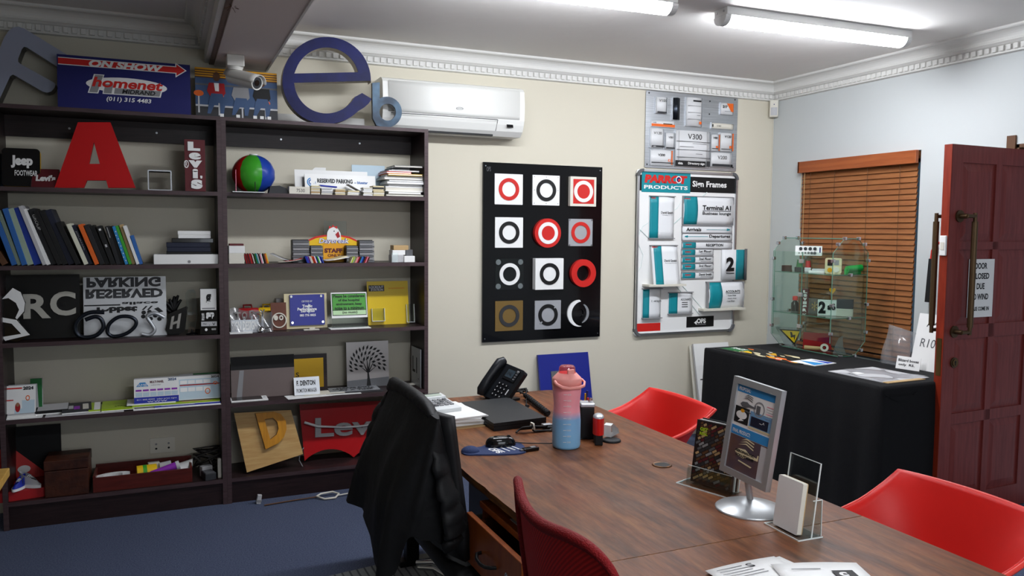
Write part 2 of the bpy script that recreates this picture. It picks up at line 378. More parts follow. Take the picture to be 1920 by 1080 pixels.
# ================================================================== THINGS ON THE BOOKCASES
class Bd(MB):
    "an upright board: the pixel box of its front gives its size, drawing is done on the front in the same pixels"
    def __init__(s, x0, y0, x1, y1, Y, zs, mat='white', th=.006, lean=6, rz=0, r=0, edge=None, hang=False, skew=0):
        super().__init__(); s.b = (x0, y0, x1, y1)
        s.cx, s.w, s.zb, s.h = bx(x0, y0, x1, y1, Y, zs); s.h /= math.cos(D(lean)); s.w /= math.cos(rz)
        s.Y0 = Y; s.th = th; s.lean = lean; s.rz = rz; s.sk = skew; s.k = 0
        s.face(-th)
        if r: s.prism(rrect(-s.w/2, 0, s.w/2, s.h, r), -th, 0, mat, side=edge)
        else: s.prism([(-s.w/2, 0), (s.w/2, 0), (s.w/2, s.h), (-s.w/2, s.h)], -th, 0, mat, side=edge)
    def X(s, p): return (p-s.b[0])/(s.b[2]-s.b[0])*s.w-s.w/2
    def Z(s, p, px=None):
        if s.sk and px is not None: p = p-s.sk*(px-(s.b[0]+s.b[2])/2)
        return (s.b[3]-p)/(s.b[3]-s.b[1])*s.h
    def r(s, x0, y0, x1, y1, m, z=0, t=.0006): s.k += 1; return s.rect(s.X(x0), s.Z(y1), s.X(x1), s.Z(y0), m, z+s.k*2e-5, t)
    def t(s, st, x0, y0, x1, y1, m, z=.0008, t=.0004, **k): return s.text(st, s.X(x0), s.Z(y1), s.X(x1), s.Z(y0), m, z, t, **k)
    def poly(s, pts, m, z=0, t=.0006, holes=(), **k):
        s.k += 1; return s.prism([(s.X(a), s.Z(b)) for a, b in pts], z+s.k*2e-5, z+s.k*2e-5+t, m, [[(s.X(a), s.Z(b)) for a, b in h] for h in holes], **k)
    def d(s, x, y, rx, m, ry=None, z=0, t=.0006, hole=0, n=32, side=None):
        s.k += 1; q = s.w/(s.b[2]-s.b[0]); return s.disc(s.X(x), s.Z(y), rx*q, m, z+s.k*2e-5, t, (ry or rx)*s.h/(s.b[3]-s.b[1]), hole*q, n, side)
    def done(s, name, label=None, cat=None, group=None, parent=None, kind=None):
        return s.build(name, parent, (s.cx, s.Y0, s.zb), (-D(s.lean), 0, s.rz), label, cat, group, kind)
    def root(s, name, label, cat, group=None): return thing(name, label, cat, (s.cx, s.Y0, s.zb), (-D(s.lean), 0, s.rz), group)
def sub(s):           # a fresh mesh in the frame of board s
    m = MB(); m.__class__ = Bd; m.__dict__.update({k: v for k, v in s.__dict__.items() if k not in ('v', 'f', 'mi', 'sm', 'ms')}); m.T = s.T.copy(); return m

def pxpoly(pts, Y, cx, zs): return [((U(a, b, 'y', Y).x-cx), U(a, b, 'y', Y).z-zs) for a, b in pts]
def letter(name, label, pts, Y, zs, face, side, depth, holes=(), cat='sign letter', parts=('face', 'return')):
    cx = U(sum(p[0] for p in pts)/len(pts), 300, 'y', Y).x
    q = pxpoly(pts, Y, cx, zs); lo = min(p[1] for p in q); q = [(a, b-lo) for a, b in q]
    hs = [[(a, b-lo) for a, b in pxpoly(h, Y, cx, zs)] for h in holes]
    t = thing(name, label, cat, (cx, Y, zs))
    MB().face(0).prism(q, -.004, 0, face, hs).build(parts[0], t)
    MB().face(0).prism(q, -depth, -.0041, side, hs).build(parts[1], t)
    return t

# ---------------- on top
P('backlit_face', '#9aa0b4', .35); P('trimblack', '#10151c', .3)
letter('sign_letter', 'big white-faced letter F with black edges, tipped over on the bookcase top', [(-46, 196), (-24, 132), (0, 88), (7, 70), (15, 57), (24, 50), (34, 48), (46, 52), (150, 116), (139, 142), (110, 125), (50, 87), (45, 86), (41, 90),
       (34, 108), (34, 114), (38, 118), (101, 153), (104, 157), (102, 163), (96, 170), (88, 172), (80, 170), (30, 141), (24, 138), (19, 141), (0, 182), (-6, 196)], 4.80, ZT, 'backlit_face', 'trimblack', .10)
s = Bd(108, 112, 357, 210, 4.70, ZT, 'navy', .02, 5, edge='pale', skew=.058)
sk = lambda x, y: (x, y+.058*(x-232))
def skt(b, st, x0, y0, x1, y1, m, **k):       # text following the board's slope in the photo
    b.t(st, x0, y0, x1, y1, m, **k)
s.poly([(110, 117), (328, 117), (328, 109.5), (350, 124), (328, 138.5), (328, 131), (110, 131)], 'white')
s.poly([(110, 118.5), (330, 118.5), (330, 113), (347, 124), (330, 135), (330, 129.5), (110, 129.5)], 'red', .0006)
s.t('ON SHOW', 165, 117.5, 305, 131, 'white', .0016, bold=.05, shear=.25)
s.d(235, 162, 76, 'white', 15)
s.poly([(174, 144), (193, 144), (181, 180), (162, 180)], 'white', .0005); s.poly([(192, 160), (211, 160), (207, 180), (189, 180)], 'white', .0005)
s.poly([(176, 145.5), (191, 145.5), (179.5, 178.5), (164.5, 178.5)], 'grey', .0007); s.poly([(194, 161), (209, 161), (205.5, 178.5), (191, 178.5)], 'grey', .0007)
s.poly([(210, 166), (302, 166), (298, 180), (207, 180)], 'white', .0005); s.poly([(212, 167.5), (299, 167.5), (296, 178.5), (210, 178.5)], 'grey', .0007)
s.t('homenet', 170, 149, 303, 167.5, 'red', .0016, bold=.03, shear=.2); s.t('MIDRAND', 225, 169, 288, 177, 'ink', .0016, bold=.03, shear=.2)
s.t('(011) 315 4483', 196, 184.5, 280, 195, 'white', .0016, bold=.02, shear=.15)
s.done('estate_sign', 'navy estate agent sign with red arrow on the bookcase top', 'sign')
s = Bd(366, 133, 519, 218, 4.78, ZT, 'denim', .03, 5, edge='charcoal')
s.r(366, 133, 519, 150, 'amber'); 
for y in (136, 140, 144, 148): s.r(366, y, 519, y+2, 'brown')
s.r(366, 196, 519, 199, 'lightgrey'); s.r(366, 199, 519, 218, 'darkgrey'); s.r(366, 160, 519, 163, 'midgrey')
for x, y in ((372, 177), (409, 180), (452, 184), (496, 187)):
    s.r(x-1.5, y, x+1.5, y+33, 'lightgrey', .0006); s.d(x, y, 9, 'orange', 5, z=.0012)
def sitter(x, top, trou, y=0):
    s.d(x, 147+y, 6.5, 'brown', 8, z=.002); s.poly([(x-14, 158+y), (x+14, 158+y), (x+16, 175+y), (x+10, 181+y), (x-12, 181+y), (x-18, 172+y)], top, .0014)
    s.poly([(x-10, 176+y), (x+10, 176+y), (x+16, 190+y), (x+12, 211), (x+6, 211), (x+5, 192+y), (x-3, 192+y), (x-12, 211), (x-18, 211), (x-14, 186+y)], trou, .0018)
sitter(405, 'crimson', 'denim'); s.poly([(400, 158), (409, 158), (409, 172), (402, 172)], 'white', .0024); sitter(490, 'black', 'denim', 4); sitter(450, 'grey', 'denim', 5)
for x in (413, 443, 475, 488, 502): s.r(x-3, 210, x+4, 216, 'white', .0026)
s.done('photo_print', 'printed photo of people sitting on orange bar stools', 'picture')
# blue e
eR = 83.0; ex, ey = 612.5, 152.5
eo = [(ex+eR*math.cos(D(a)), ey-eR*math.sin(D(a))*.985) for a in range(-3, 320, 6)]
eo += [(683, 203), (691, 196), (697, 187), (679, 176)]
eo += [(ex+eR*.735*math.cos(D(a)), ey-eR*.745*math.sin(D(a))) for a in range(330, 185, -6)] + [(551, 157), (695, 153)]
eh = [(ex+eR*.735*math.cos(D(a)), ey-eR*.745*math.sin(D(a))) for a in range(14, 168, 7)] + [(552, 139.5), (671, 137)]
P('e_blue', '#060a40', .55, var=('#0d1558', 6, (1, 1, 1), 4), spec=.25); P('e_side', '#b9b2a2', .5)
letter('sign_letter', 'large blue letter e with pale sides on the bookcase top', eo, 4.70, ZT, 'e_blue', 'e_side', .075, [eh])
bo = [(698, 156), (712, 155), (712, 186)] + [(725+28.5*math.cos(D(a)), 211-29*math.sin(D(a))) for a in range(110, -111, -10)] + [(706, 236), (699, 222)]
bh = [(727+15.5*math.cos(D(a)), 211-16*math.sin(D(a))) for a in range(0, 360, 12)]
letter('sign_letter', 'small blue-grey metal letter b beside the large blue e', bo, 4.69, ZT, 'bluesteel', 'darksteel', .03, [bh])
# camera hanging from the beam
c0 = U(441, 126, 'y', 4.62)
t = thing('security_camera', 'white bullet security camera hanging under the beam', 'camera', (c0.x, 4.62, 2.485))
P('camwhite', '#dcdad4', .35)
MB().box(-.045, -.045, -.06, .045, .045, 0, 'camwhite', .004).build('junction_box', t)
MB().cyl((0, 0, -.06), (0, 0, -.078), .042, 'camwhite', .036).cyl((0, 0, -.078), (-.005, 0, -.11), .012, 'camwhite').build('bracket', t)
hb = MB(); A = Vector((-.02, .03, -.105)); Bv = Vector((.115, -.15, -.165)); dv = (Bv-A).normalized()
hb.cyl(A, A+dv*.2, .037, 'camwhite', n=24); hb.cyl(A-dv*.02, A, .02, 'camwhite', .037, n=24); cb = hb.build('body', t)
hood = MB(); rt = dv.cross(Vector((0, 0, 1))).normalized(); upv = rt.cross(dv)
hood.grid(lambda u, v: A+dv*(-.01+.235*v)+(rt*math.cos(PI*u)+upv*math.sin(PI*u))*.043, 12, 6, 'camwhite', .003); hood.build('sun_hood', t)
e_ = A+dv*.2; MB().cyl(e_, e_+dv*.003, .033, 'darkgrey', n=24).cyl(e_+dv*.003, e_+dv*.006, .016, 'gloss_black', n=20).build('lens', cb)
rg_ = MB(); rg_.tube([e_+dv*.004+(rt*math.cos(a)+upv*math.sin(a))*.035 for a in (2*PI*i/24 for i in range(24))], .004, 'camwhite', closed=True); rg_.build('rim', cb)

# ---------------- level 1, left
s = Bd(-14, 288, 20, 349, 4.78, Z1, 'bluesteel', .01, 12); s.done('metal_plate', 'bluish metal plate leaning at the left end of the top shelf', 'sign')
s = Bd(4, 280, 76, 349, 4.74, Z1, 'gloss_black', .03, 10, r=.02, edge='yellow')
s.t('Jeep', 21, 293, 62, 316, 'white', bold=.06); s.t('FOOTWEAR', 28, 320, 71, 330, 'white', bold=.02)
s.done('shoe_sign', 'black rounded shoe sign with yellow edges on the top shelf', 'sign')
t = thing('tent_sign', 'small maroon tent sign in front of the black shoe sign', 'sign', (U(82, 340, 'y', 4.69).x, 4.69, Z1), (0, 0, D(-8)))
fr = MB(); fr.T = Matrix.Rotation(-D(24), 4, 'X') @ face_T(-.003); fr.prism([(-.058, 0), (.062, 0), (.062, .105), (-.058, .105)], -.003, 0, 'maroon'); fr.text("Levi's", -.04, .035, .05, .07, 'white', .0004, bold=.06); fr.build('front_panel', t)
sd = MB(); sd.prism([(-.058, 0), (-.058, .09), (-.0585, .09)], 0, .001, 'silver') if 0 else sd.grid(lambda u, v: (-.058-.0*v, .0+.09*u*(1-.5*v)+.043*v, .096*v), 4, 4, 'silver', .002); sd.build('side_panel', t)
bk = MB(); bk.T = Matrix.Translation((0, .09, 0)) @ Matrix.Rotation(D(24), 4, 'X') @ face_T(0); bk.rect(-.058, 0, .062, .105, 'maroon', 0, .003); bk.build('back_panel', t)
ao = [(102, 352), (146, 229), (207, 229), (254, 352), (203, 352), (199, 338), (163, 338), (157, 352)]; ah = [(167, 307), (176, 266), (187, 307)]
P('a_red', '#b80d10', .45, spec=.2)
letter('sign_letter', 'big red letter A standing on the top shelf', ao, 4.68, Z1, 'a_red', 'crimson', .035, [ah])
cx, w_, _, h_ = bx(277, 319, 322, 354, 4.70, Z1)
mb = MB().face(0); mb.prism(rrect(-w_/2, 0, w_/2, h_, .006), -.12, 0, 'silver', [rrect(-w_/2+.006, .006, w_/2-.006, h_-.006, .004)], 'darkgrey'); mb.build('metal_tube', None, (cx, 4.70, Z1), label='short square metal tube lying open-ended on the top shelf', cat='metal tube')
s = Bd(346, 264, 384, 356, 4.71, Z1, 'maroon', .06, 0, rz=D(0), edge='maroon')
for c, a, b, x0, x1 in (('L', 268, 284, 352, 375), ('e', 287, 299.5, 354, 376), ('v', 301, 314, 353, 378), ('i', 316, 333, 360, 370), ("'", 328, 333, 374, 378), ('s', 335, 352, 357, 378)): s.t(c, x0, a, x1, b, 'white', .0008, .004, bold=.08)
s.d(349, 308, 4.5, 'white', 7, hole=3.4); s.t('R', 347, 304, 351, 312, 'white')
s.done('sign_box', 'upright maroon sign box with white letters down its front', 'sign')

# ---------------- level 2, left: the leaning row of books
P('bk_print', '#10131a', .4)
BK = [  # bottom-left px, bottom-right px, top-left px x, y, colour, words
 (4, 18, -26, 454, 'brown', 'reddish brown book'), (22, 33, -17, 398, 'bluebook', 'blue book'), (33, 41, -6, 396, 'sage', 'sage green book'), (41, 52, 4, 392, 'bluebook', 'blue book'), (52, 64, 14, 392, 'sage', 'sage green book'),
 (64, 80, 24, 391, 'blue', 'bright blue book'), (80, 88, 34, 387, 'lightgrey', 'thin pale grey book'), (88, 96, 42, 393, 'white', 'white book'), (96, 108, 53, 393, 'charcoal', 'charcoal book with print on the spine'), (108, 118, 62, 396, 'black', 'black book'),
 (118, 129, 73, 396, 'black', 'black book'), (129, 142, 84, 395, 'navy2', 'dark navy book'), (142, 153, 104, 418, 'black', 'short black book'), (158, 167, 124, 421, 'cream2', 'cream book'), (167, 175, 134, 423, 'navy2', 'thin navy book'),
 (178, 187, 146, 422, 'orange', 'orange book'), (188, 198, 157, 423, 'charcoal', 'charcoal book'), (198, 207, 168, 424, 'black', 'black book'), (208, 218, 180, 425, 'black', 'black book with a small white mark'), (219, 227, 196, 425, 'charcoal', 'charcoal book with a thin white line'),
 (227, 235, 203, 425, 'black', 'black book'), (235, 241, 210, 425, 'sky', 'light blue patterned book'), (242, 248, 216, 424, 'green', 'green book'), (248, 255, 223, 422, 'tan', 'tan book'), (256, 262, 230, 424, 'white', 'white book'), (262, 268, 244, 442, 'bluebook', 'short blue book')]
P('navy2', '#141a30', .5); P('cream2', '#dcdcc8', .5)
ordn = lambda i: str(i)+('th' if 10 < i % 100 < 14 else {1: 'st', 2: 'nd', 3: 'rd'}.get(i % 10, 'th'))
for i, (x0, x1, xt, yt, col, wd_) in enumerate(BK):
    Yb = 4.668+.008*((i*7) % 3)
    a = U(x0, 497, 'y', Yb); b = U(x1, 497, 'y', Yb); tp = U(xt, yt, 'y', Yb)
    ang = math.atan2(a.x-tp.x, tp.z-Z2); hh = math.hypot(a.x-tp.x, tp.z-Z2); th = (b.x-a.x)*math.cos(ang)*.97; dp = hh*.70
    m = MB()
    m.box(0, 0, 0, th, .004, hh, col, .0008).box(0, .004, 0, th*.12, dp, hh, col).box(th*.88, .004, 0, th, dp, hh, col).box(th*.12, .004, .004, th*.88, dp-.004, hh-.004, 'offwhite')
    if i in (8, 14, 18, 19, 21):
        m.T = face_T(0) @ Matrix.Translation((0, 0, 0)) @ Matrix.Rotation(-PI/2, 4, 'Z')
        if i == 8: m.text('GROUP', -hh*.9, th*.25, -hh*.62, th*.75, 'white', .0008)
        elif i == 14: m.text('JOURNAL', -hh*.85, th*.3, -hh*.35, th*.7, 'lightgrey', .0008)
        elif i == 18: m.rect(-hh*.93, th*.3, -hh*.88, th*.75, 'white', .0003); m.rect(-hh*.52, th*.3, -hh*.45, th*.7, 'lightgrey', .0003)
        elif i == 19: m.rect(-hh*.97, th*.45, -hh*.7, th*.6, 'lightgrey', .0003)
        else:
            for q in range(9): m.disc(-hh*(.1+.095*q), th*(.3 if q % 2 else .65), th*.2, 'white', .0003, n=8)
    m.build('book', None, (a.x, Yb, Z2), (0, -ang, 0), wd_+', '+ordn(i+1)+' from the left in the leaning row', 'book', 'books leaning on the second shelf')
def stackbox(name, x0, y0, x1, y1, Y, col, dp, label, cat, z=None, group=None, rz=0, pages=False):
    cx, w_, zb, h_ = bx(x0, y0, x1, y1, Y, z)
    m = MB()
    if pages: m.box(-w_/2, 0, 0, w_/2, dp, h_*.14, col).box(-w_/2, 0, h_*.86, w_/2, dp, h_, col).box(-w_/2+.003, .003, h_*.14, w_/2-.001, dp-.002, h_*.86, pages if isinstance(pages, str) else 'offwhite').box(-w_/2, 0, h_*.14, -w_/2+.003, dp, h_*.86, col)
    else: m.box(-w_/2, 0, 0, w_/2, dp, h_, col, min(.002, h_*.2))
    m.build(name, None, (cx, Y, zb), (0, 0, rz), label, cat, group)
    return zb+h_
g = 'boxes and books stacked at the right end of the second shelf'
cx, w_, _, h_ = bx(288, 477, 412, 495, 4.675, Z2)
t = thing('flat_box', 'flat white box at the bottom of the stack beside the books', 'box', (cx, 4.675, Z2))
MB().box(-w_/2, 0, 0, w_/2, .22, h_, 'gloss_white', .002).build('carton', t); MB().face(-.0005).disc(.01, h_*.25, .008, 'grey', 0, .0006).build('thumb_hole', t)
z = Z2+h_
z = stackbox('notebook', 312, 472, 397, 477, 4.69, 'black', .17, 'thin black notebook lying directly on the flat white box', 'book', z, g)
z = stackbox('notebook', 313, 463.5, 395, 472, 4.69, 'navy2', .17, 'navy notebook lying on the thin black notebook', 'book', z, g)
z = stackbox('notebook', 312, 455, 394, 463, 4.69, 'navy2', .17, 'navy notebook second from the top of the dark notebooks', 'book', z, g)
z = stackbox('notebook', 322, 447, 400, 455, 4.70, 'gloss_black', .15, 'glossy black notebook under the small white boxes', 'book', z, g)
z = stackbox('small_box', 334, 440, 395, 446, 4.70, 'white', .10, 'small white box on the glossy black notebook', 'box', z, g)
z = stackbox('small_box', 333, 433, 395, 439, 4.70, 'paper', .10, 'topmost small white box of the notebook stack', 'box', z, g)

# ---------------- level 3, left
P('blackboard', '#060606', .35)
s = Bd(4, 516, 150, 642, 4.80, Z3, 'blackboard', .02, 6); t = s.root('letter_board', 'black board carrying the silver letters RC', 'sign'); s.build('board', t)
P('rcsilver', '#b7b5ac', .4, .55)
for st, a, b, c, d in (('R', 44, 554, 95, 602), ('C', 94, 550, 143, 598)): m = sub(s); m.t(st, a, b, c, d, 'rcsilver', .012, .01, bold=.03); m.rect(m.X((a+c)/2)-.01, m.Z((b+d)/2)-.01, m.X((a+c)/2)+.01, m.Z((b+d)/2)+.01, 'blackboard', 0, .012); m.build('letter', t)
def cut(name, label, px, Y, zs, m, th, holes=(), lean=0, cat='sign', second=None):
    cx = U((min(p[0] for p in px)+max(p[0] for p in px))/2, 600, 'y', Y).x; q = pxpoly(px, Y, cx, zs); lo = min(p[1] for p in q); q = [(a, b-lo) for a, b in q]
    mb = MB().face(0); mb.prism(q, -th, 0, m, [[(a, b-lo) for a, b in pxpoly(h, Y, cx, zs)] for h in holes])
    if second:
        for pp, mm in second: mb.prism([(a, b-lo) for a, b in pxpoly(pp, Y, cx, zs)], .0002, .0012, mm)
    return mb.build(name, None, (cx, Y, zs), (-D(lean), 0, 0), label, cat)
cut('petal_logo', 'cut-out black logo plate with white petals at the far left', [(-4, 568), (24, 543), (40, 552), (48, 572), (46, 590), (33, 604), (57, 632), (30, 646), (12, 640), (-6, 646), (-10, 600)], 4.69, Z3, 'gloss_black', .012,
    second=[([(4, 565), (24, 544), (39, 552), (47, 572), (45, 588), (32, 603), (29, 600), (36, 585), (30, 572), (16, 563)], 'white'), ([(-4, 598), (31, 604), (56, 632), (10, 643), (4, 636), (40, 630), (22, 611), (-6, 606)], 'white')])
P('perf', '#c2c4c6', .45, .35)
s = Bd(156, 520, 312, 640, 4.74, Z3, 'perf', .006, 9)
s.t('PARKING', 162, 521, 302, 541, 'darkgrey', flipv=True, bold=.05); s.t('RESERVED', 160, 544, 306, 563, 'darkgrey', flipv=True, bold=.05)
s.r(157, 575, 224, 577.5, 'ink'); s.t('allace', 227, 571, 296, 576.5, 'ink', flipv=True, bold=.03); s.t('rabbet', 180, 580, 256, 592, 'ink', flipv=True, bold=.06)
for x, y in ((268, 593), (279, 592), (267, 601), (290, 600), (281, 606), (298, 607)): s.d(x, y, 4.4, 'ink', 4)
s.poly([(264, 588), (272, 580), (276, 580), (268, 588)], 'ink'); s.poly([(274, 588), (282, 580), (286, 580), (278, 588)], 'ink'); s.poly([(288, 586), (296, 583), (306, 592), (298, 594)], 'ink')
s.done('stencil_sign', 'silver parking stencil standing upside down behind the script letters', 'sign')
def script(label, px, r, m, Y, closed=False, name='script_letter'):
    cx = U(px[0][0], 600, 'y', Y).x; q = pxpoly(px, Y, cx, Z3); lo = min(b for a, b in q)-r
    # smooth the stroke
    P3 = [Vector((a, 0, b-lo)) for a, b in q]; n = len(P3); o = []
    for i in range(n if closed else n-1):
        p0, p1, p2, p3 = P3[(i-1) % n if closed else max(i-1, 0)], P3[i], P3[(i+1) % n], P3[(i+2) % n if closed else min(i+2, n-1)]
        for k in range(5):
            u = k/5; o.append(.5*((2*p1)+(p2-p0)*u+(2*p0-5*p1+4*p2-p3)*u*u+(3*p1-p0-3*p2+p3)*u**3))
    if not closed: o.append(P3[-1])
    MB().tube(o, r, m, 8, closed).build(name, None, (cx, Y, Z3), (0, 0, 0), label, 'sign letter', 'script letters in front of the stencil')
P('script_dark', '#2a2e36', .25, .7)
script('dark metal script letter 6 at the left of the stencil', [(196, 592), (170, 592), (150, 602), (141, 618), (146, 634), (162, 639), (182, 634), (194, 620), (190, 605), (178, 600), (160, 606)], .011, 'script_dark', 4.685)
script('dark metal oval letter o in front of the stencil', [(255, 606), (243, 598), (222, 599), (205, 612), (202, 628), (214, 635), (236, 630), (252, 618)], .010, 'script_dark', 4.69, True)
script('shiny metal script letter s in front of the paw print', [(308, 600), (290, 592), (276, 598), (284, 612), (290, 624), (280, 633), (266, 631)], .010, 'silver', 4.69)
cut('emblem_plate', 'black plate carrying a silver letter H emblem', [(310, 620), (318, 590), (350, 576), (352, 578), (347, 622), (335, 630), (316, 630)], 4.72, Z3, 'gloss_black', .012,
    second=[([(322, 596), (327, 594), (325, 606), (333, 603), (335, 591), (340, 589), (336, 617), (331, 618), (332, 608), (324, 611), (323, 619), (318, 619)], 'chrome')])
mb = MB(); c_ = U(326, 600, 'y', 4.84)
mb.tube([(0, 0, 0), (.004, 0, .08), (.0, 0, .13)], .008, 'black', rr=[.006, .008, .02]); 
for i, (dx, dz) in enumerate(((-.04, .12), (-.035, .15), (-.018, .165), (.004, .18), (.022, .185), (.035, .16))): mb.tube([(0, 0, .12), (dx*.6, 0, dz), (dx*1.15, -.004, dz+.025)], .009, 'black', rr=[.012, .011, .006])
mb.build('flower_cutout', None, (c_.x, 4.84, Z3), (0, 0, 0), 'black flower-like ornament behind the H emblem', 'ornament')
mb = MB(); mb.T = face_T(0); mb.prism([(-.02, 0), (.012, 0), (.028, .10), (.024, .235), (.012, .25), (-.014, .25), (-.03, .23), (-.02, .09)], -.004, 0, 'acrylic', side='acrylic_edge'); mb.lathe([(.028, 0), (.028, .004)], 'gloss_black') if 0 else None
mb.T = I4.copy(); mb.lathe([(.034, 0), (.03, .006), (.006, .012), (.004, .03)], 'gloss_black', 20)
mb.build('acrylic_award', None, (U(360, 620, 'y', 4.72).x, 4.72, Z3), (0, 0, D(12)), 'clear acrylic award beside the black and white desk calendar', 'award')
s = Bd(376, 541, 408, 621, 4.72, Z3, 'gloss_black', .05, 4, rz=D(-6))
s.r(377, 542, 406.5, 579, 'white'); s.t('g', 387, 551, 397, 573, 'ink', bold=.06); s.r(380, 575, 404, 577, 'grey', .0005)
s.t('garp', 387, 583, 402, 594, 'white', bold=.05); s.tf(s.T); s.t('2024', 379, 584, 384, 597, 'white', bold=.02); s.r(378, 599, 407, 607, 'lightgrey'); s.t('~ . v', 381, 601, 404, 606, 'ink'); s.d(387, 613, 2.5, 'white'); s.t('ooo', 397, 611, 405, 614, 'white')
s.done('desk_calendar', 'black and white block calendar at the right end of the third shelf', 'calendar')

# ---------------- level 4, left
def tentcal(x0, y0, x1, y1, Y, zs, label, draw, base='white', rz=0):
    cx, w_, _, h_ = bx(x0, y0, x1, y1, Y, zs)
    t = thing('tent_calendar', label, 'calendar', (cx, Y, zs), (0, 0, rz), 'tent calendars on the fourth shelf')
    s = Bd(x0, y0, x1, y1, Y, zs, base, .003, 14); draw(s); s.build('front_page', t, (0, 0, 0), (-D(14), 0, 0))
    b = MB(); b.T = Matrix.Translation((0, .11, 0)) @ Matrix.Rotation(D(12), 4, 'X') @ face_T(0); b.rect(-w_/2, 0, w_/2, h_*1.0, 'lightgrey', 0, .003); b.build('back_page', t)
    MB().box(-w_/2, .002, 0, w_/2, .108, .003, 'lightgrey').build('base_flap', t)
def cal_a(s):
    s.t('2024', 42, 727, 62, 732, 'ink', bold=.05); s.r(9, 728, 40, 730, 'red')
    for r in range(2):
        for c in range(2): s.r(9+16*c, 733+14*r, 24+16*c, 745+14*r, 'white'); 
    s.r(26, 747, 64, 766, 'pale', -.0003); s.d(51, 744, 4, 'orange', 4, hole=2.6); s.d(32, 757, 5, 'crimson', 7); s.d(32, 753, 3, 'skin', 3, z=.0006)
    s.r(9, 745.5, 24, 747, 'red', .001)
tentcal(8, 725, 66, 766, 4.70, Z4+.022, 'white 2024 calendar at the left end of the fourth shelf', cal_a)
def cal_b(s):
    s.r(251, 742, 335, 753, 'royal'); s.t('2024', 315, 712, 331, 716.5, 'denim', bold=.04); s.poly([(255, 724), (262, 717), (272, 717), (278, 724)], 'sky'); s.t('AMB', 258, 719.5, 275, 723.5, 'white', .0012)
    s.t('MULTI PANEL', 281, 715, 307, 719, 'maroon', bold=.03); s.t('calendar', 283, 721, 302, 723, 'grey')
    for i in range(6): s.r(254+13.5*i, 729, 265+13.5*i, 732, 'purple'); s.r(254+13.5*i, 734, 266+13.5*i, 741, 'pale')
    s.t('011 000 0000  sales print signs', 256, 745, 331, 748, 'white', .001); s.t('www', 275, 749, 313, 751, 'white', .001)
def cal_c(s):
    s.t('2024', 396, 707, 411, 711, 'ink', bold=.05); s.r(337, 720, 412, 722, 'crimson')
    for r in range(2):
        for c in range(4): s.r(338+14.5*c, 713+12*r, 351+14.5*c, 719+13*r, 'paper', .0005)
    s.r(336, 711, 413, 745, 'pale', -.0003); s.d(404, 720, 4, 'orange', 3, hole=2.5, z=.001); s.d(389, 733, 5, 'orange', 5, hole=3.6, z=.001)
P('lime2', '#9fbe1e', .35)
# magazines, lowest first
def mag(x0, x1, Y, z, th, dp, col, label, rz=0, deco=None, overhang=0):
    a = U(x0, 770, 'y', Y).x; b = U(x1, 770, 'y', Y).x; w_ = b-a; m = MB()
    m.box(-w_/2, 0, 0, w_/2, dp, th*.3, 'paper').box(-w_/2, .001, th*.3, w_/2, dp, th, col)
    if deco: deco(m, w_, dp, th)
    m.build('magazine', None, ((a+b)/2, Y, z), (0, 0, rz), label, 'magazine', 'magazines lying on the fourth shelf'); return z+th
def dk(c, x0, x1, y0, y1): return lambda m, w_, dp, th: m.box(-w_/2+w_*x0, dp*y0, th, -w_/2+w_*x1, dp*y1, th+.0006, c)
mag(11, 78, 4.66, Z4, .006, .24, 'paper', 'white magazine lowest at the left end of the fourth shelf')
mag(84, 232, 4.655, Z4, .005, .22, 'lightgrey', 'pale magazine under the lime green one with the black line')
mag(12, 66, 4.67, Z4+.006, .008, .22, 'white', 'white magazine second from the bottom at the left end')
mag(13, 64, 4.68, Z4+.014, .008, .2, 'lightgrey', 'grey-white magazine just under the left 2024 calendar')
m = mag(66, 128, 4.70, Z4+.006, .02, .18, 'soft_black', 'black-edged booklet beside the left 2024 calendar', D(4), dk('lightgrey', .05, .98, .05, .98))
mag(116, 172, 4.68, Z4+.005, .018, .2, 'darkgrey', 'dark photo magazine beside the lime green leaflet', D(5), lambda m, w_, dp, th: (m.box(-w_*.1, .02, th, w_*.1, .1, th+.0006, 'purple'), m.box(-w_*.4, .04, th, -w_*.12, .12, th+.0006, 'lightgrey'), m.box(w_*.2, .01, th, w_*.4, .15, th+.0006, 'offwhite')))
mag(166, 188, 4.68, Z4+.005, .012, .2, 'lime2', 'narrow lime green leaflet with a white panel', D(3), dk('paper', .45, .98, 0, 1))
mag(190, 252, 4.672, Z4+.005, .012, .22, 'lime2', 'lime green magazine with a black line drawing', D(2), lambda m, w_, dp, th: [m.box(-w_*.1+.012*i, .05+.01*math.sin(i), th, -w_*.1+.013*i+.01, .06+.012*math.sin(i), th+.0006, 'ink') for i in range(6)])
mag(250, 415, 4.655, Z4, .005, .24, 'paper', 'white magazine lowest under the two right calendars')
mag(290, 414, 4.66, Z4+.005, .008, .2, 'royal', 'blue and white leaflet under the right calendars', 0, dk('white', .1, .6, .0, .02))
mag(248, 413, 4.675, Z4+.013, .010, .22, 'lime2', 'large lime green magazine under the right calendars', 0, dk('tan', .55, .9, .05, .2))
mag(238, 330, 4.69, Z4+.023, .006, .15, 'paper', 'white folded leaflet under the blue 2024 calendar', D(1))
tentcal(251, 711, 335, 752, 4.70, Z4+.029, 'blue and white 2024 calendar on the fourth shelf', cal_b)
tentcal(335, 706, 413, 746, 4.705, Z4+.0285, 'grey and white 2024 calendar beside the bookcase divider', cal_c)
s = Bd(337, 700, 411, 748, 4.84, Z4+.023, 'lightgrey', .01, 5); s.r(362, 700, 411, 711, 'darkgreen'); s.done('green_folder', 'grey and green folder standing behind the right calendar', 'folder')
s = Bd(58, 710, 80, 755, 4.84, Z4+.014, 'darkgreen', .03, 6, edge='lightgrey'); s.done('green_book', 'dark green book standing behind the left calendar', 'book')

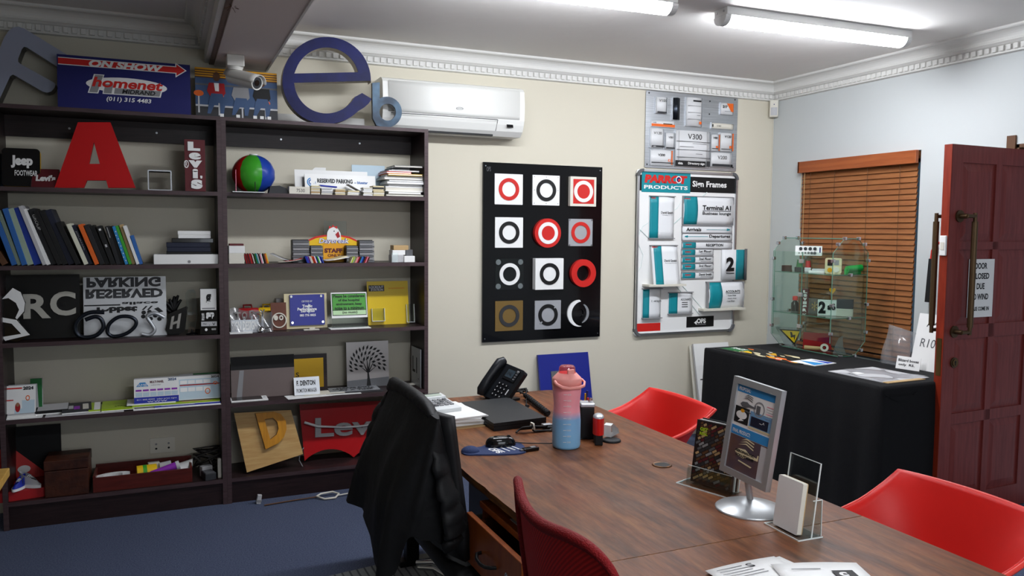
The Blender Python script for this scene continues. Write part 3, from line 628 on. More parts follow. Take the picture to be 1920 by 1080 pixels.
# ---------------- level 5, left
s = Bd(-20, 800, 116, 945, 4.93, Z5, 'soft_black', .012, 2); s.done('black_panel', 'black panel leaning behind the shoe box on the lowest shelf', 'panel')
t = thing('shoe_box', 'open red shoe box at the left end of the lowest shelf', 'box', (U(40, 900, 'y', 4.68).x, 4.68, Z5), (0, 0, D(10)))
MB().box(-.13, 0, 0, .13, .23, .05, 'crimson', .002).build('tray', t)
ld = MB().face(0, 0, .05); ld.T = Matrix.Translation((0, .225, .05)) @ Matrix.Rotation(D(-12), 4, 'X') @ face_T(0); ld.rect(-.13, 0, .13, .17, 'red', 0, .006); ld.disc(.02, .05, .03, 'white', .006, .0006, .02); ld.build('lid', t)
def shoe(label, loc, rz, up, sole, stripe=None, sc=1):
    t = thing('sneaker', label, 'shoe', loc, (0, 0, rz), 'sneakers in the shoe box')
    L = .2*sc
    MB().grid(lambda u, v: ((.5-u)*0+math.cos(2*PI*u)*(.036+.006*math.cos(2*PI*u*2))*sc, L*(.5+.5*math.sin(2*PI*u)), .022*v*sc), 24, 1, sole).prism([(math.cos(2*PI*i/24)*(.036+.006*math.cos(4*PI*i/24))*sc, L*(.5+.5*math.sin(2*PI*i/24))) for i in range(24)], .021*sc, .022*sc, sole).build('sole', t)
    def f(u, v):
        a = 2*PI*u; y = math.sin(a); k = 1-.55*v*(1 if y < 0 else .7); hh = .03+.05*max(0, (y+1)/2)**.8*v
        return (math.cos(a)*.036*k*sc, L*(.5+.48*y*(1-.25*v*(1 if y < 0 else .4))+.06*v), (.02+hh*v)*sc)
    m = MB(); m.grid(f, 24, 6, up); mm = m.build('upper', t)
    if stripe:
        for k in range(3): MB().tube([(.034*sc, L*(.42+.08*k), .03*sc), (.026*sc, L*(.5+.08*k), .05*sc), (.018*sc, L*(.54+.08*k), .062*sc)], .004, stripe, 6, flat=.4).build('stripe', t)
    for k in range(3): MB().tube([(-.014*sc, L*(.42+.06*k), (.062+.006*k)*sc), (0, L*(.42+.06*k), (.07+.006*k)*sc), (.014*sc, L*(.42+.06*k), (.062+.006*k)*sc)], .0025, 'white', 5).build('lace', t)
shoe('grey and white striped sneaker in the red shoe box', (U(76, 890, 'y', 4.70).x, 4.69, Z5+.052), D(48), 'lightgrey', 'white', 'ink', .72)
shoe('blue sneaker with white sole in the red shoe box', (U(24, 905, 'y', 4.66).x, 4.655, Z5+.052), D(-18), 'royal', 'white', None, .62)
P('leather', '#47200f', .5, var=('#2a1009', 14, (1, 1, 1), 4), bump=(40, .2))
cx, w_, _, h_ = bx(83, 862, 166, 935, 4.665, Z5)
t = thing('leather_box', 'mottled brown leather box on the lowest shelf', 'box', (cx, 4.665, Z5))
MB().box(-w_/2, 0, 0, w_/2, .2, h_*.72, 'leather', .004).build('body', t); MB().box(-w_/2-.002, -.002, h_*.73, w_/2+.002, .202, h_, 'leather', .004).build('lid', t)
P('traywood', '#5a1a12', .45, var=('#481009', 6, (1, 8, 8), 3))
cx, w_, _, h_ = bx(174, 888, 361, 924, 4.665, Z5)
t = thing('wooden_tray', 'reddish wooden drawer used as a tray on the lowest shelf', 'tray', (cx, 4.67, Z5), (0, 0, D(0)))
MB().box(-w_/2, 0, 0, w_/2, .012, h_, 'traywood', .001).build('front_panel', t); MB().box(-w_/2, .20, 0, w_/2, .212, h_*1.25, 'traywood', .001).build('back_panel', t)
for sg in (-1, 1): MB().box(sg*w_/2-.006-.006*sg, .012, 0, sg*w_/2+.006-.006*sg, .20, h_*1.1, 'traywood').build('side_panel', t)
MB().box(-w_/2+.012, .012, .004, w_/2-.012, .2, .01, 'traywood').build('base_panel', t)
tx = lambda p: U(p, 880, 'y', 4.75).x; zt = Z5+.012
mb = MB(); mb.prism(arc(0, 0, .09, 20, 200, 12, .05)+arc(0, 0, .05, 200, 20, 10, .028), 0, .05, 'white'); mb.build('tape_dispenser', None, (tx(212), 4.76, zt), (0, 0, D(10)), 'white curved tape holder in the reddish tray', 'tape holder')
mb = MB(); mb.cyl((-.05, 0, .0), (.05, 0, .0), .042, 'yellow', n=24); mb.cyl((-.02, 0, 0), (.0, 0, 0), .0425, 'green', n=24); mb.build('tape_roll', None, (tx(275), 4.76, zt+.043), (0, 0, D(6)), 'yellow printed roll lying in the reddish tray', 'tape roll')
mb = MB(); mb.cyl((-.08, 0, .014), (.05, 0, .04), .014, 'purple', .022, n=18); mb.cyl((.05, 0, .04), (.068, 0, .044), .024, 'lightgrey', n=18); mb.build('purple_tube', None, (tx(312), 4.73, zt+.03), (0, 0, D(8)), 'purple tube with grey cap in the reddish tray', 'tube')
mb = MB(); mb.cyl((-.03, 0, .022), (.03, 0, .028), .022, 'lightgrey', n=18); mb.build('paper_roll', None, (tx(310), 4.82, zt+.03), (0, 0, D(8)), 'grey roll behind the purple tube in the tray', 'roll')
mb = MB(); mb.box(-.05, -.03, 0, .05, .03, .04, 'sky', .003); mb.build('blue_packet', None, (tx(243), 4.72, zt), (0, 0, D(8)), 'small blue packet in the reddish tray', 'packet')
mb = MB(); mb.box(-.03, -.02, 0, .03, .02, .075, 'offwhite', .003); mb.build('cream_packet', None, (tx(288), 4.84, zt), (0, 0, D(8)), 'cream packet standing at the back of the tray', 'packet')
mb = MB(); mb.grid(lambda u, v: (-.04+.08*u+.01*v, .0+.13*v, .03+.03*math.sin(v*2)+.02*u), 6, 6, 'paper', .001); mb.build('crumpled_sheet', None, (tx(345), 4.70, zt), (0, 0, 0), 'curled white sheet at the right end of the tray', 'paper')
cx, w_, zb, h_ = bx(281, 820, 328, 848, YW, None)
t = thing('wall_socket', 'double wall socket behind the reddish tray', 'socket', (cx, YW, zb))
MB().face(0).rect(-w_/2, 0, w_/2, h_, 'offwhite', 0, .008, .004).build('plate', t)
for q in (-.25, .25):
    for b_, c_ in ((.3, 'black'), (.6, 'grey')): MB().face(-.008).disc(q*w_, h_*b_, .006, c_, 0, .0006, n=12).build('socket_hole' if b_ < .5 else 'switch', t)
P('dustgrey', '#4a4745', .9)
mb = MB(); rg = random.Random(5); pts = [(rg.uniform(-.09, .09), rg.uniform(-.06, .06), .03+rg.uniform(0, .12)) for _ in range(36)]; mb.tube(pts, .006, 'dustgrey', 6); mb.build('tangled_cable', None, (U(392, 840, 'y', 4.84).x, 4.84, Z5), (0, 0, 0), 'tangle of dusty grey cable right of the tray', 'cable')
mb = MB().box(-.03, -.02, 0, .03, .02, .06, 'lightgrey', .004); mb.build('plug_adapter', None, (U(386, 858, 'y', 4.76).x, 4.76, Z5), (0, 0, D(20)), 'white plug adapter under the tangled cable', 'plug')
mb = MB().box(-.01, -.012, 0, .01, .012, .11, 'offwhite', .003); mb.build('white_bar', None, (U(411, 850, 'y', 4.70).x, 4.70, Z5), (0, 0, 0), 'narrow white bar standing against the divider', 'bar')
mb = MB().box(-.03, -.03, 0, .03, .05, .04, 'darkgrey', .003).box(-.025, -.025, .04, .025, .045, .042, 'midgrey'); mb.build('small_case', None, (U(392, 880, 'y', 4.69).x, 4.69, Z5), (0, 0, D(15)), 'small dark case in front of the tangled cable', 'case')

# ================================================================== RIGHT BOOKCASE
# ---------------- level 1: beach ball, name plates, sample stacks
t = thing('beach_ball', 'inflated red, green and blue beach ball', 'ball', (U(476, 350, 'y', 4.79).x, 4.80, Z1))
R_ = .118
P('vinyl_red', '#b01a1a', .3); P('vinyl_green', '#3c9a2a', .3); P('vinyl_blue', '#1f3f9a', .3)
segs = [('vinyl_blue', -72, -8), ('vinyl_green', -132, -72), ('vinyl_red', -200, -132), ('white', -8, 45), ('vinyl_blue', 45, 105), ('vinyl_green', 105, 160)]
for m_, a0, a1 in segs:
    def f(u, v, a0=a0, a1=a1):
        a = D(a0+(a1-a0)*u); p = PI*(v-.5)*.985; pk = 1+.012*math.cos(14*PI*v)*(abs(u-.5)*2)**6
        return (R_*pk*math.cos(p)*math.cos(a), R_*pk*math.cos(p)*math.sin(a), R_*.94*(1+math.sin(p)))
    MB().grid(f, 10, 40, m_).build('panel', t)
MB().cyl((0, -.01, 2*R_*.94-.003), (0, -.01, 2*R_*.94+.003), .022, 'white', n=20).build('valve_cap', t)
mb = MB(); mb.T = face_T(0); mb.rect(-.12, 0, .05, .004, 'acrylic_edge', 0, .06); mb.rect(-.10, .004, -.097, .125, 'pink', 0, .02); mb.rect(.0, .004, .003, .06, 'ink', .02, .02); mb.build('acrylic_stand', None, (U(466, 352, 'y', 4.69).x+.03, 4.68, Z1), label='clear acrylic strip with thin upright blades under the beach ball', cat='display stand')
mb = MB(); mb.T = face_T(0); mb.prism([(-.05, 0), (.06, 0), (.05, .03), (.01, .045), (-.04, .042)], -.08, 0, 'darkgrey'); mb.build('dark_block', None, (U(521, 352, 'y', 4.69).x, 4.69, Z1), label='dark sloping block beside the beach ball', cat='block')
s = Bd(553, 320, 690, 362, 4.80, Z1+.012, 'white', .006, 10, rz=D(0), skew=.07); s.r(566, 334, 571, 352, 'grey'); s.done('plain_plate', 'white plate behind the reserved parking plate', 'sign plate')
s = Bd(572, 328, 705, 365, 4.76, Z1+.004, 'paper', .006, 14, skew=.06)
s.t('RESERVED PARKING', 595, 336, 661, 344, 'ink', bold=.04); s.t('-- bluestar', 664, 339, 690, 344, 'bluebook', bold=.03)
for k, c in enumerate(('sky', 'bluebook')): s.poly(arc(584, 343, 8-3*k, 100, 260, 10)+arc(584, 343, 6-3*k, 260, 100, 10), c, .0005)
s.t('.1', 588, 342, 592, 346, 'bluebook')
s.done('parking_plate', 'white reserved parking plate leaning on the top shelf', 'sign plate')
mb = MB(); mb.T = face_T(0); cx, w_, _, h_ = bx(581, 314, 611, 340, 4.86, Z1); mb.prism([(-w_/2, 0), (w_/2, 0), (w_/2, h_), (-w_*.1, h_)]+arc(-w_*.1, h_*.5, w_*.4, 90, 180, 8, h_*.5), -.006, 0, 'white'); mb.build('rounded_plate', None, (cx, 4.86, Z1), label='white plate with one rounded corner behind the parking plate', cat='sign plate')
s = Bd(660, 310, 722, 366, 4.88, Z1, 'pale', .006, 4, edge='ink'); s.done('blank_plate', 'pale blue-white blank plate behind the paper stack', 'sign plate')
cx, w_, _, h_ = bx(542, 350, 581, 362, 4.67, Z1)
mb = MB().box(-w_/2, 0, 0, w_/2, .06, h_, 'offwhite', .002); mb.face(0).text('7530', -w_*.15, h_*.25, w_*.25, h_*.7, 'ink'); mb.build('label_box', None, (cx, 4.668, Z1), label='small cream box marked 7530 at the front of the top shelf', cat='box')
def chips(x0, x1, ytop, cols, label, Y=4.672, dp=.07, tilt=0):
    cx, w_, _, h_ = bx(x0, ytop, x1, 366, Y, Z1); mb = MB(); n = len(cols); k = h_/n; rg = random.Random(int(x0))
    for i, c in enumerate(cols):
        o = rg.uniform(-.003, .003); mb.box(-w_/2+o, rg.uniform(0, .004), i*k, w_/2+o, dp, (i+.86)*k, c, .0015)
    mb.build('sample_stack', None, (cx, Y, Z1), (0, 0, D(rg.uniform(-6, 6))), label, 'sample stack', 'stacks of sample tiles on the top shelf')
chips(583, 600, 347.5, ['offwhite', 'tan', 'offwhite', 'sand', 'offwhite', 'cream'], 'cream sample tile stack right of the box marked 7530')
chips(603, 624, 352, ['offwhite', 'lightgrey', 'white', 'lightgrey'], 'low white sample stack under the blue sign strip')
chips(628, 647, 354, ['sand', 'offwhite', 'tan', 'sand'], 'short sandy sample stack right of the blue strip')
chips(652, 674, 357, ['offwhite', 'white', 'cream'], 'flat white sample stack under the tilted grey tile')
chips(681, 699, 351, ['white', 'offwhite', 'white', 'white', 'offwhite'], 'white sample stack left of the greenish cream one')
chips(700, 721, 348, ['cream', 'offwhite', 'sand', 'cream', 'darkgrey', 'sand'], 'greenish cream sample stack touching the paper pile')
mb = MB(); mb.box(-.05, 0, 0, .05, .04, .008, 'royal', .002); mb.build('blue_strip', None, (U(616, 350, 'y', 4.685).x, 4.685, Z1+.046), (0, D(4), 0), 'royal blue strip lying across the low white samples', 'strip')
mb = MB(); mb.box(-.04, 0, 0, .05, .07, .004, 'grey', .001); mb.build('tilted_tile', None, (U(664, 352, 'y', 4.68).x, 4.68, Z1+.045), (0, D(28), 0), 'tilted grey tile leaning on the flat white samples', 'tile')
g = 'books and folders in the tall paper pile'
z = Z1; pile = [(722, 795, 6, 'ink', 'offwhite', 'ring-bound booklet lowest in the tall paper pile'), (727, 788, 6, 'offwhite', 'white', 'white booklet second from the bottom of the paper pile'), (722, 796, 11, 'white', 'offwhite', 'thick white binder low in the paper pile'), (728, 795, 6, 'lightgrey', 'paper', 'grey folder above the thick white binder'),
 (724, 794, 5, 'white', 'paper', 'white catalogue in the middle of the paper pile'), (728, 795, 5, 'darkgrey', 'white', 'dark-covered catalogue in the middle of the paper pile'), (720, 793, 5, 'offwhite', 'white', 'cream catalogue above the dark-covered one'), (723, 795, 4, 'grey', 'paper', 'grey catalogue below the yellow-tabbed folder'), (726, 790, 4, 'yellow', 'paper', 'yellow folder near the top of the paper pile'), (724, 770, 5, 'red', 'paper', 'red folder near the top of the paper pile'), (728, 786, 4, 'midgrey', 'paper', 'grey booklet under the top two booklets'), (735, 768, 6, 'white', 'ink', 'small white pad on top of the paper pile'), (738, 790, 4, 'grey', 'offwhite', 'topmost thin grey booklet of the paper pile')]
sc_ = [(366-311)/sum(p[2] for p in pile)]
k_ = bx(722, 311, 795, 366, 4.70, Z1)[3]/sum(p[2] for p in pile)
for i, (x0, x1, hh, c, pg, lb) in enumerate(pile):
    a = U(x0, 340, 'y', 4.70).x; b = U(x1, 340, 'y', 4.70).x; h_ = hh*k_; w_ = b-a; mb = MB()
    mb.box(-w_/2, 0, 0, w_/2, .2, h_*.2, c).box(-w_/2, 0, h_*.8, w_/2, .2, h_, c).box(-w_/2+.002, .002, h_*.2, w_/2-.002, .198, h_*.8, pg)
    mb.build('booklet', None, ((a+b)/2, 4.675+.008*((i*5) % 4), z), (0, 0, D(((i*37) % 7)-3)*.5), lb, 'booklet', g); z += h_

# ---------------- level 2: Daybreak plate, colour swatches
s = Bd(566, 416, 676, 486, 4.85, Z2, 'acrylic', .004, 4)
s = Bd(566, 440, 676, 490, 4.84, Z2, 'acrylic', .004, 5); s.ms = []; s.v, s.f, s.mi, s.sm = [], [], [], []
t = s.root('brand_plate', 'red and yellow plate with a hen head behind the swatches', 'sign')
m = sub(s); m.poly([(608, 490), (650, 490), (650, 415), (608, 415)], 'acrylic', 0, .003, side='acrylic_edge'); m.build('clear_plate', t)
m = sub(s); m.poly(arc(622, 482, 56, 20, 160, 20, -42)+[(569, 460), (569, 478), (675, 478), (675, 460)][:0]+[(572, 470), (672, 470)][::1][:0], 'red', .003, .004) if 0 else m.poly([(570, 457), (575, 451), (590, 444), (606, 441), (640, 441), (656, 444), (670, 451), (675, 457)] + [(675, 462), (570, 462)], 'red', .003, .004)
m.poly([(570, 461), (578, 453), (592, 447), (608, 444), (638, 444), (654, 447), (668, 453), (675, 461), (675, 480), (570, 480)], 'yellow', .004, .004); m.build('banner', t)
m = sub(s); m.poly([(612, 450), (613, 436), (618, 428), (625, 425), (633, 429), (638, 438), (639, 450)], 'white', .008, .003)
m.poly([(616, 430), (617, 424), (621, 427), (624, 422), (627, 426), (632, 424), (632, 430), (625, 426)], 'red', .0085, .003); m.poly([(628, 440), (634, 434), (637, 444), (632, 447)], 'crimson', .0112, .0006); m.d(626, 434, 1.2, 'ink', z=.0112, n=10); m.build('hen_head', t)
m = sub(s); m.t('Daybreak', 597, 447, 654, 459, 'royal', .0088, .001, bold=.06, shear=.15); m.t('Daybreak', 597.5, 447.5, 653.5, 458.5, 'white', .010, .0006, bold=.01, shear=.15); m.build('lettering', t)
s = Bd(606, 457, 650, 489, 4.80, Z2, 'amber', .004, 3); s.t('STAFF', 608, 465, 642, 473, 'maroon', bold=.06); s.t('ONLY', 614, 475, 638, 480, 'maroon', bold=.03); s.done('staff_plate', 'yellow STAFF plate between the grey sample books', 'sign plate')
def sbook(x0, x1, y0, y1, Y, label):
    cx, w_, _, h_ = bx(x0, y0, x1, y1, Y, Z2); mb = MB(); n = 9
    for i in range(n): mb.box(-w_/2+.002*(i % 2), .0, h_*i/n, w_/2-.0015*(i % 3), .05, h_*(i+.85)/n, 'grey' if i % 2 else 'midgrey')
    mb.box(-w_/2-.003, -.001, 0, -w_/2, .06, h_, 'ink').box(-w_/2, .05, 0, w_/2, .056, h_*1.02, 'ink')
    mb.build('sample_book', None, (cx, Y, Z2), (0, 0, 0), label, 'sample book', 'grey sample books on the second shelf')
sbook(549, 581, 450, 489, 4.74, 'tall grey sample block furthest left of the four'); sbook(583, 606, 461, 489, 4.73, 'short grey sample block left of the STAFF plate')
sbook(650, 672, 461, 489, 4.73, 'short grey sample block right of the STAFF plate'); sbook(674, 702, 451, 489, 4.74, 'tall grey sample block furthest right of the four')
def swatch(x0, x1, ytop, cols, label, lean):
    n = len(cols); a = U(x0, 485, 'y', 4.67).x; b = U(x1, 485, 'y', 4.67).x; h_ = bx(x0, ytop, x1, 490, 4.67, Z2)[3]; w_ = (b-a)/n
    for i, c in enumerate(cols):
        mb = MB().box(0, 0, 0, w_*.72, .06, h_*(.93+.07*((i*3) % 2)), c, .0006)
        mb.build('colour_chip', None, (a+i*w_, 4.667+.003*(i % 3), Z2), (0, -D(lean), 0), label % ordn(i+1), 'colour chip', 'colour chips along the front of the second shelf')
swatch(462, 505, 475, ['crimson', 'maroon', 'red', 'maroon', 'red', 'crimson', 'offwhite', 'ink', 'green', 'teal', 'lightgrey', 'ink', 'pink', 'white', 'ink', 'brown', 'orange', 'yellow'], '%s chip from the left of the reddish colour chips', 14)
swatch(576, 608, 480, ['royal', 'blue', 'purple', 'lightgrey', 'offwhite', 'orange', 'red', 'white', 'royal', 'green', 'white', 'royal', 'blue'], '%s chip from the left of the blue and white colour chips', 20)
swatch(656, 690, 480, ['cream', 'lime', 'sage', 'tan', 'pink', 'crimson', 'ink', 'sky', 'royal', 'ink', 'crimson', 'pink', 'maroon'], '%s chip from the left of the mixed chips beside the STAFF plate', -24)
g = 'small boxes at the ends of the second shelf'
z = stackbox('small_box', 429, 475, 458, 489, 4.67, 'offwhite', .09, 'cream box lower of two at the left end of the chip shelf', 'box', Z2, g)
z = stackbox('small_box', 429, 461, 459, 473, 4.67, 'white', .09, 'white box stacked on the cream one beside the divider', 'box', z, g)
stackbox('flat_carton', 430, 457, 457, 460.5, 4.70, 'maroon', .07, 'maroon flat carton on top of the white box beside the divider', 'carton', z, g)
for i, (x0, x1, c, lb, y_) in enumerate(((505, 566, 'lightgrey', 'grey sheet curling behind the reddish chips', 4.76), (520, 562, 'offwhite', 'cream leaflet lying before the grey sample block', 4.69), (535, 566, 'crimson', 'red leaflet lying before the tall grey sample block', 4.71), (610, 655, 'paper', 'white leaflet fanned out before the STAFF plate', 4.70), (622, 652, 'cream', 'cream leaflet fanned out before the STAFF plate', 4.72))):
    cx, w_, _, _ = bx(x0, 480, x1, 490, y_, Z2); mb = MB(); mb.grid(lambda u, v: (-w_/2+w_*u, .12*v, .004+.012*i*(.3+.2*u)+(.05*(1-u)**2 if i == 0 else .012*u*u)), 8, 4, c, .002); mb.build('leaflet', None, (cx, y_-.02, Z2), (0, 0, D(8*i-16)), lb, 'leaflet', 'leaflets among the colour chips')
z = stackbox('small_box', 735, 478, 757, 489, 4.69, 'lightgrey', .08, 'grey-white box lowest in the small stack at the right end', 'box', Z2, g)
stackbox('small_box', 758, 480, 778, 489, 4.68, 'white', .08, 'white box lowest at the far right of the chip shelf', 'box', Z2, g)
z2_ = stackbox('card_block', 736, 469, 760, 477, 4.70, 'white', .08, 'white card block in the middle of the small right stack', 'card block', z, g)
stackbox('card_block', 761, 468, 774, 477, 4.70, 'midgrey', .08, 'dark grey card block beside the white card block', 'card block', Z2+.036, g)
stackbox('card_block', 738, 460, 766, 467, 4.70, 'tan', .08, 'brown and white card block topping the small right stack', 'card block', z2_, g)
s = Bd(734, 474, 746, 490, 4.66, Z2, 'acrylic', .003, 0, edge='acrylic_edge'); s.done('acrylic_tile', 'clear acrylic tile in front of the small right stack', 'tile')

# ---------------- level 3: notices
for x0, x1, c, dk_, lb in ((446, 484, 'crimson', 'crimson', 'red mug lying on its side at the back of the third shelf'), (484, 518, 'yellow', 'yellow', 'yellow printed mug at the back of the third shelf')):
    cx, w_, _, h_ = bx(x0, 555, x1, 575, 4.86, Z3); t = thing('mug', lb, 'mug', (cx, 4.86, Z3+.035))
    r_ = .045; mb = MB(); mb.T = Matrix.Translation((0, 0, r_)) @ Matrix.Rotation(PI/2, 4, 'Y'); mb.lathe([(r_*.9, -w_/2), (r_, -w_/2+.008), (r_, w_/2-.004), (r_*.96, w_/2), (r_*.9, w_/2-.002), (.001, w_/2-.02)], c, 24)
    b_ = mb.build('body', t); MB().box(-w_*.4, -.01, -.035, w_*.4, .03, .008, 'darkgrey').build('rest', t)
    MB().tube([(w_*.2, .02, 2*r_-.004), (w_*.2, .05, 2*r_+.012), (-w_*.2, .05, 2*r_+.012), (-w_*.2, .02, 2*r_-.004)], .005, c).build('handle', t)
    if c == 'yellow': q = MB(); q.T = Matrix.Translation((0, -r_*.88, r_*1.45)) @ Matrix.Rotation(D(-25), 4, 'X') @ face_T(0); q.text('OPS', -.02, -.008, .02, .008, 'maroon', .001); q.build('lettering', b_)
stackbox('white_carton', 518, 560, 533, 580, 4.90, 'lightgrey', .05, 'pale carton behind the wooden plaque', 'box', Z3)
mb = MB(); rg = random.Random(11)
cx, w_, _, h_ = bx(432, 576, 512, 621, 4.70, Z3)
mb.grid(lambda u, v: (-w_/2+w_*u, -.01*math.sin(u*11+v*3)+.05*v, h_*(v*(.95-.2*u)+.04*math.sin(u*13)*v)), 22, 8, 'bagplastic'); mb.grid(lambda u, v: (-w_/2+w_*u, .11-.06*v+.01*math.sin(u*9), h_*(v*(.9-.15*u))), 12, 5, 'bagplastic')
mb.build('plastic_bag', None, (cx, 4.69, Z3), label='clear plastic bag of metal letters on the third shelf', cat='bag')
for i, (c, x, y, sz) in enumerate((('T', 446, 591, 12), ('O', 458, 590, 11), ('P', 472, 588, 12), ('S', 482, 590, 11), ('Y', 492, 586, 12))):
    cx, w_, _, h_ = bx(x-5, y-sz/2, x+5, y+sz, 4.73, Z3); q = MB().face(0); q.text(c, -w_/2, h_-.04, w_/2, h_, 'chrome', 0, .01, bold=.03); q.rect(-.006, 0, .006, h_-.03, 'silver', 0, .006); q.build('metal_letter', None, (cx, 4.73, Z3), label='shiny metal letter %s inside the clear plastic bag' % c, cat='sign letter', group='metal letters in the plastic bag')
s = Bd(433, 600, 484, 610, 4.70, Z3, 'silver', .004, 4); s.t('SIGN DESIGN', 434, 601, 482, 608, 'white', .0004, .003, bold=.03); s.done('name_strip', 'metal strip with white letters inside the plastic bag', 'strip')
mb = MB(); mb.T = face_T(0); mb.prism([(-.06, 0), (.06, 0), (.03, .02), (.015, .07), (.0, .03)], -.02, 0, 'white'); mb.box(-.06, 0, -.0, .06, .006, .05, 'white'); mb.build('white_bracket', None, (U(452, 620, 'y', 4.665).x, 4.70, Z3), label='white bracket in front of the plastic bag', cat='bracket')
mb = MB().lathe([(.018, 0), (.022, .012), (.012, .03), (.004, .034)], 'chrome', 18); mb.cyl((0, 0, .02), (.05, -.01, .028), .004, 'chrome'); mb.build('chrome_ornament', None, (U(490, 612, 'y', 4.69).x, 4.685, Z3), label='small chrome ornament beside the clear plastic bag', cat='ornament')
P('plaquewood', '#5f2f1a', .45)
s = Bd(508, 568, 537, 611, 4.76, Z3, 'plaquewood', .012, 8); t = s.root('wooden_plaque', 'small wooden plaque with a white ring logo', 'plaque'); s.build('board', t)
m = sub(s); m.d(523, 596, 14, 'offwhite', 12, z=.0, t=.008, hole=12); m.d(517, 592, 4, 'offwhite', 4, t=.006); m.d(527, 592, 4, 'offwhite', 4, t=.006, hole=2); m.build('ring_logo', t)
s = Bd(533, 551, 613, 610, 4.79, Z3, 'cream', .012, 7, edge='tan'); t = s.root('certificate_sign', 'navy glossy sign screwed onto a cream board', 'sign'); s.build('backboard', t)
m = sub(s); m.r(543, 553, 608, 605, 'gloss_blue', .006, .004); m.t('CERTIFIED BY', 565, 563, 585, 566, 'white', .0112); m.t('Traffic', 566, 570, 585, 575, 'white', .0112, bold=.04); m.t('Performance', 557, 575, 593, 580, 'white', .0112, bold=.04); m.t('Services', 563, 579, 589, 583, 'white', .0112, bold=.03); m.t('083 776 0825', 561, 586, 591, 590, 'white', .0112, bold=.03)
m.poly([(578, 567), (580, 580), (578, 586), (576, 580)], 'pale', .0105); m.build('face_panel', t)
for x, y in ((546, 556), (602, 556), (547, 600), (604, 600)): m = sub(s); m.d(x, y, 2.2, 'chrome', z=.0102, t=.004, n=12); m.build('screw', t)
cx, w_, _, h_ = bx(622, 549, 690, 608, 4.73, Z3)
t = thing('notice_stand', 'green hospital notice in a clear tent stand', 'notice', (cx, 4.72, Z3))
s = Bd(624, 549, 692, 609, 4.73, Z3, 'acrylic', .003, 12, edge='acrylic_edge'); s.build('front_sheet', t, (0, 0, 0), (-D(12), 0, 0))
m = sub(s); m.r(624, 549, 691, 592, 'white', .001, .001); m.r(625.5, 551, 689.5, 588, 'ink', .0022); m.r(626.5, 552, 688.5, 578.5, 'green2' if 'green2' in MT else P('green2', '#4c9a3c', .5), .0026); m.r(626.5, 579.5, 688.5, 587, P('mint', '#b7d8a8', .5), .0026)
for st, y, x0, x1 in (('Please be considerate', 552.5, 628, 687), ('of the hospital', 560, 637, 677), ('environment, keep', 566.5, 633, 681), ('noise to a minimum', 573, 630, 685)): m.t(st, x0, y, x1, y+5.4, 'ink', .0038, bold=.03)
m.t('(no music)', 644, 580.5, 672, 586, 'ink', .0038, bold=.02); m.build('notice', t, (0, 0, 0), (-D(12), 0, 0))
q = MB(); q.T = Matrix.Translation((0, .10, 0)) @ Matrix.Rotation(D(12), 4, 'X') @ face_T(0); q.rect(-w_/2, 0, w_/2, h_, 'acrylic', 0, .003); q.build('back_sheet', t)
MB().box(-w_/2, .0, 0, w_/2, .10, .003, 'acrylic').build('base_sheet', t)
P('lockyellow', '#d9b810', .35)
s = Bd(690, 528, 767, 606, 4.82, Z3, 'lockyellow', .005, 8, rz=D(0), skew=.0); t = s.root('lockout_board', 'yellow lockout station board with clear pockets', 'sign'); s.build('board', t)
m = sub(s); m.r(693, 535, 722, 546, 'ink'); m.t('LOCKOUT', 694, 536, 721, 540.5, 'lightgrey', .0012, bold=.04); m.t('STATION', 697, 541, 720, 545.5, 'lightgrey', .0012, bold=.04); m.r(730, 540, 760, 542, 'amber'); m.build('label', t)
for x0, y0, x1, y1 in ((696, 577, 720, 600), (761, 571, 776, 604)):
    q = sub(s); q.r(x0, y0, x1, y1, 'acrylic', .02, .002)
    for a_ in ((x0, y0, x0+.8, y1), (x1-.8, y0, x1, y1), (x0, y1-.8, x1, y1)): q.r(*a_, 'acrylic_edge', .0, .022)
    q.build('clear_pocket', t)
mb = MB().box(-.11, 0, 0, .13, .09, .003, 'paper'); mb.build('white_sheet', None, (U(655, 612, 'y', 4.67).x, 4.665, Z3), label='white sheet on the shelf under the green notice', cat='paper')
mb = MB().box(-.045, 0, 0, .045, .03, .006, 'offwhite', .002).box(-.012, .004, .006, .02, .024, .014, 'offwhite', .002); mb.build('white_clip', None, (U(584, 610, 'y', 4.68).x, 4.675, Z3), label='small white clip in front of the navy certificate sign', cat='clip')

# ---------------- level 4
P('mauve', '#6c5f5c', .45)
s = Bd(433, 668, 552, 735, 4.78, Z4, 'mauve', .012, 6, skew=-.015); s.r(433, 668, 552, 689, 'soft_black'); s.poly([(449, 690), (457, 690), (452, 735), (442, 735)], 'grey'); s.done('two_tone_panel', 'wide panel, black above and grey-mauve below, on the fourth shelf', 'panel')
s = Bd(535, 665, 613, 728, 4.86, Z4, 'wenge', .015, 5); t = s.root('framed_plate', 'dark wooden frame around a gold plate with letter s', 'frame'); s.build('frame', t)
m = sub(s); m.r(540, 672, 606, 722, 'gold', .0002, .003); m.t('s', 554, 695, 560, 703, 'ink', .0035); m.build('gold_plate', t)
s = Bd(552, 709, 600, 731, 4.73, Z4+.003, 'silver', .004, 20); s.t('F. DENTON', 557, 713, 592, 719.5, 'ink', bold=.04); s.t('PROMOTION MANAGER', 556, 723, 594, 728, 'ink', bold=.01); s.done('name_plate', 'silver F. DENTON name plate on the fourth shelf', 'name plate')
P('treemetal', '#a09c9a', .35, .5)
s = Bd(650, 641, 729, 712, 4.86, Z4, 'treemetal', .01, 5, rz=D(0), edge='grey'); s.poly([(650, 701), (729, 698), (729, 712), (650, 712)], 'midgrey', -.0004)
tr = sub(s); tr.poly([(686, 712), (688, 697), (688, 684), (690, 684), (692, 697), (695, 712)], 'soft_black', .0004)
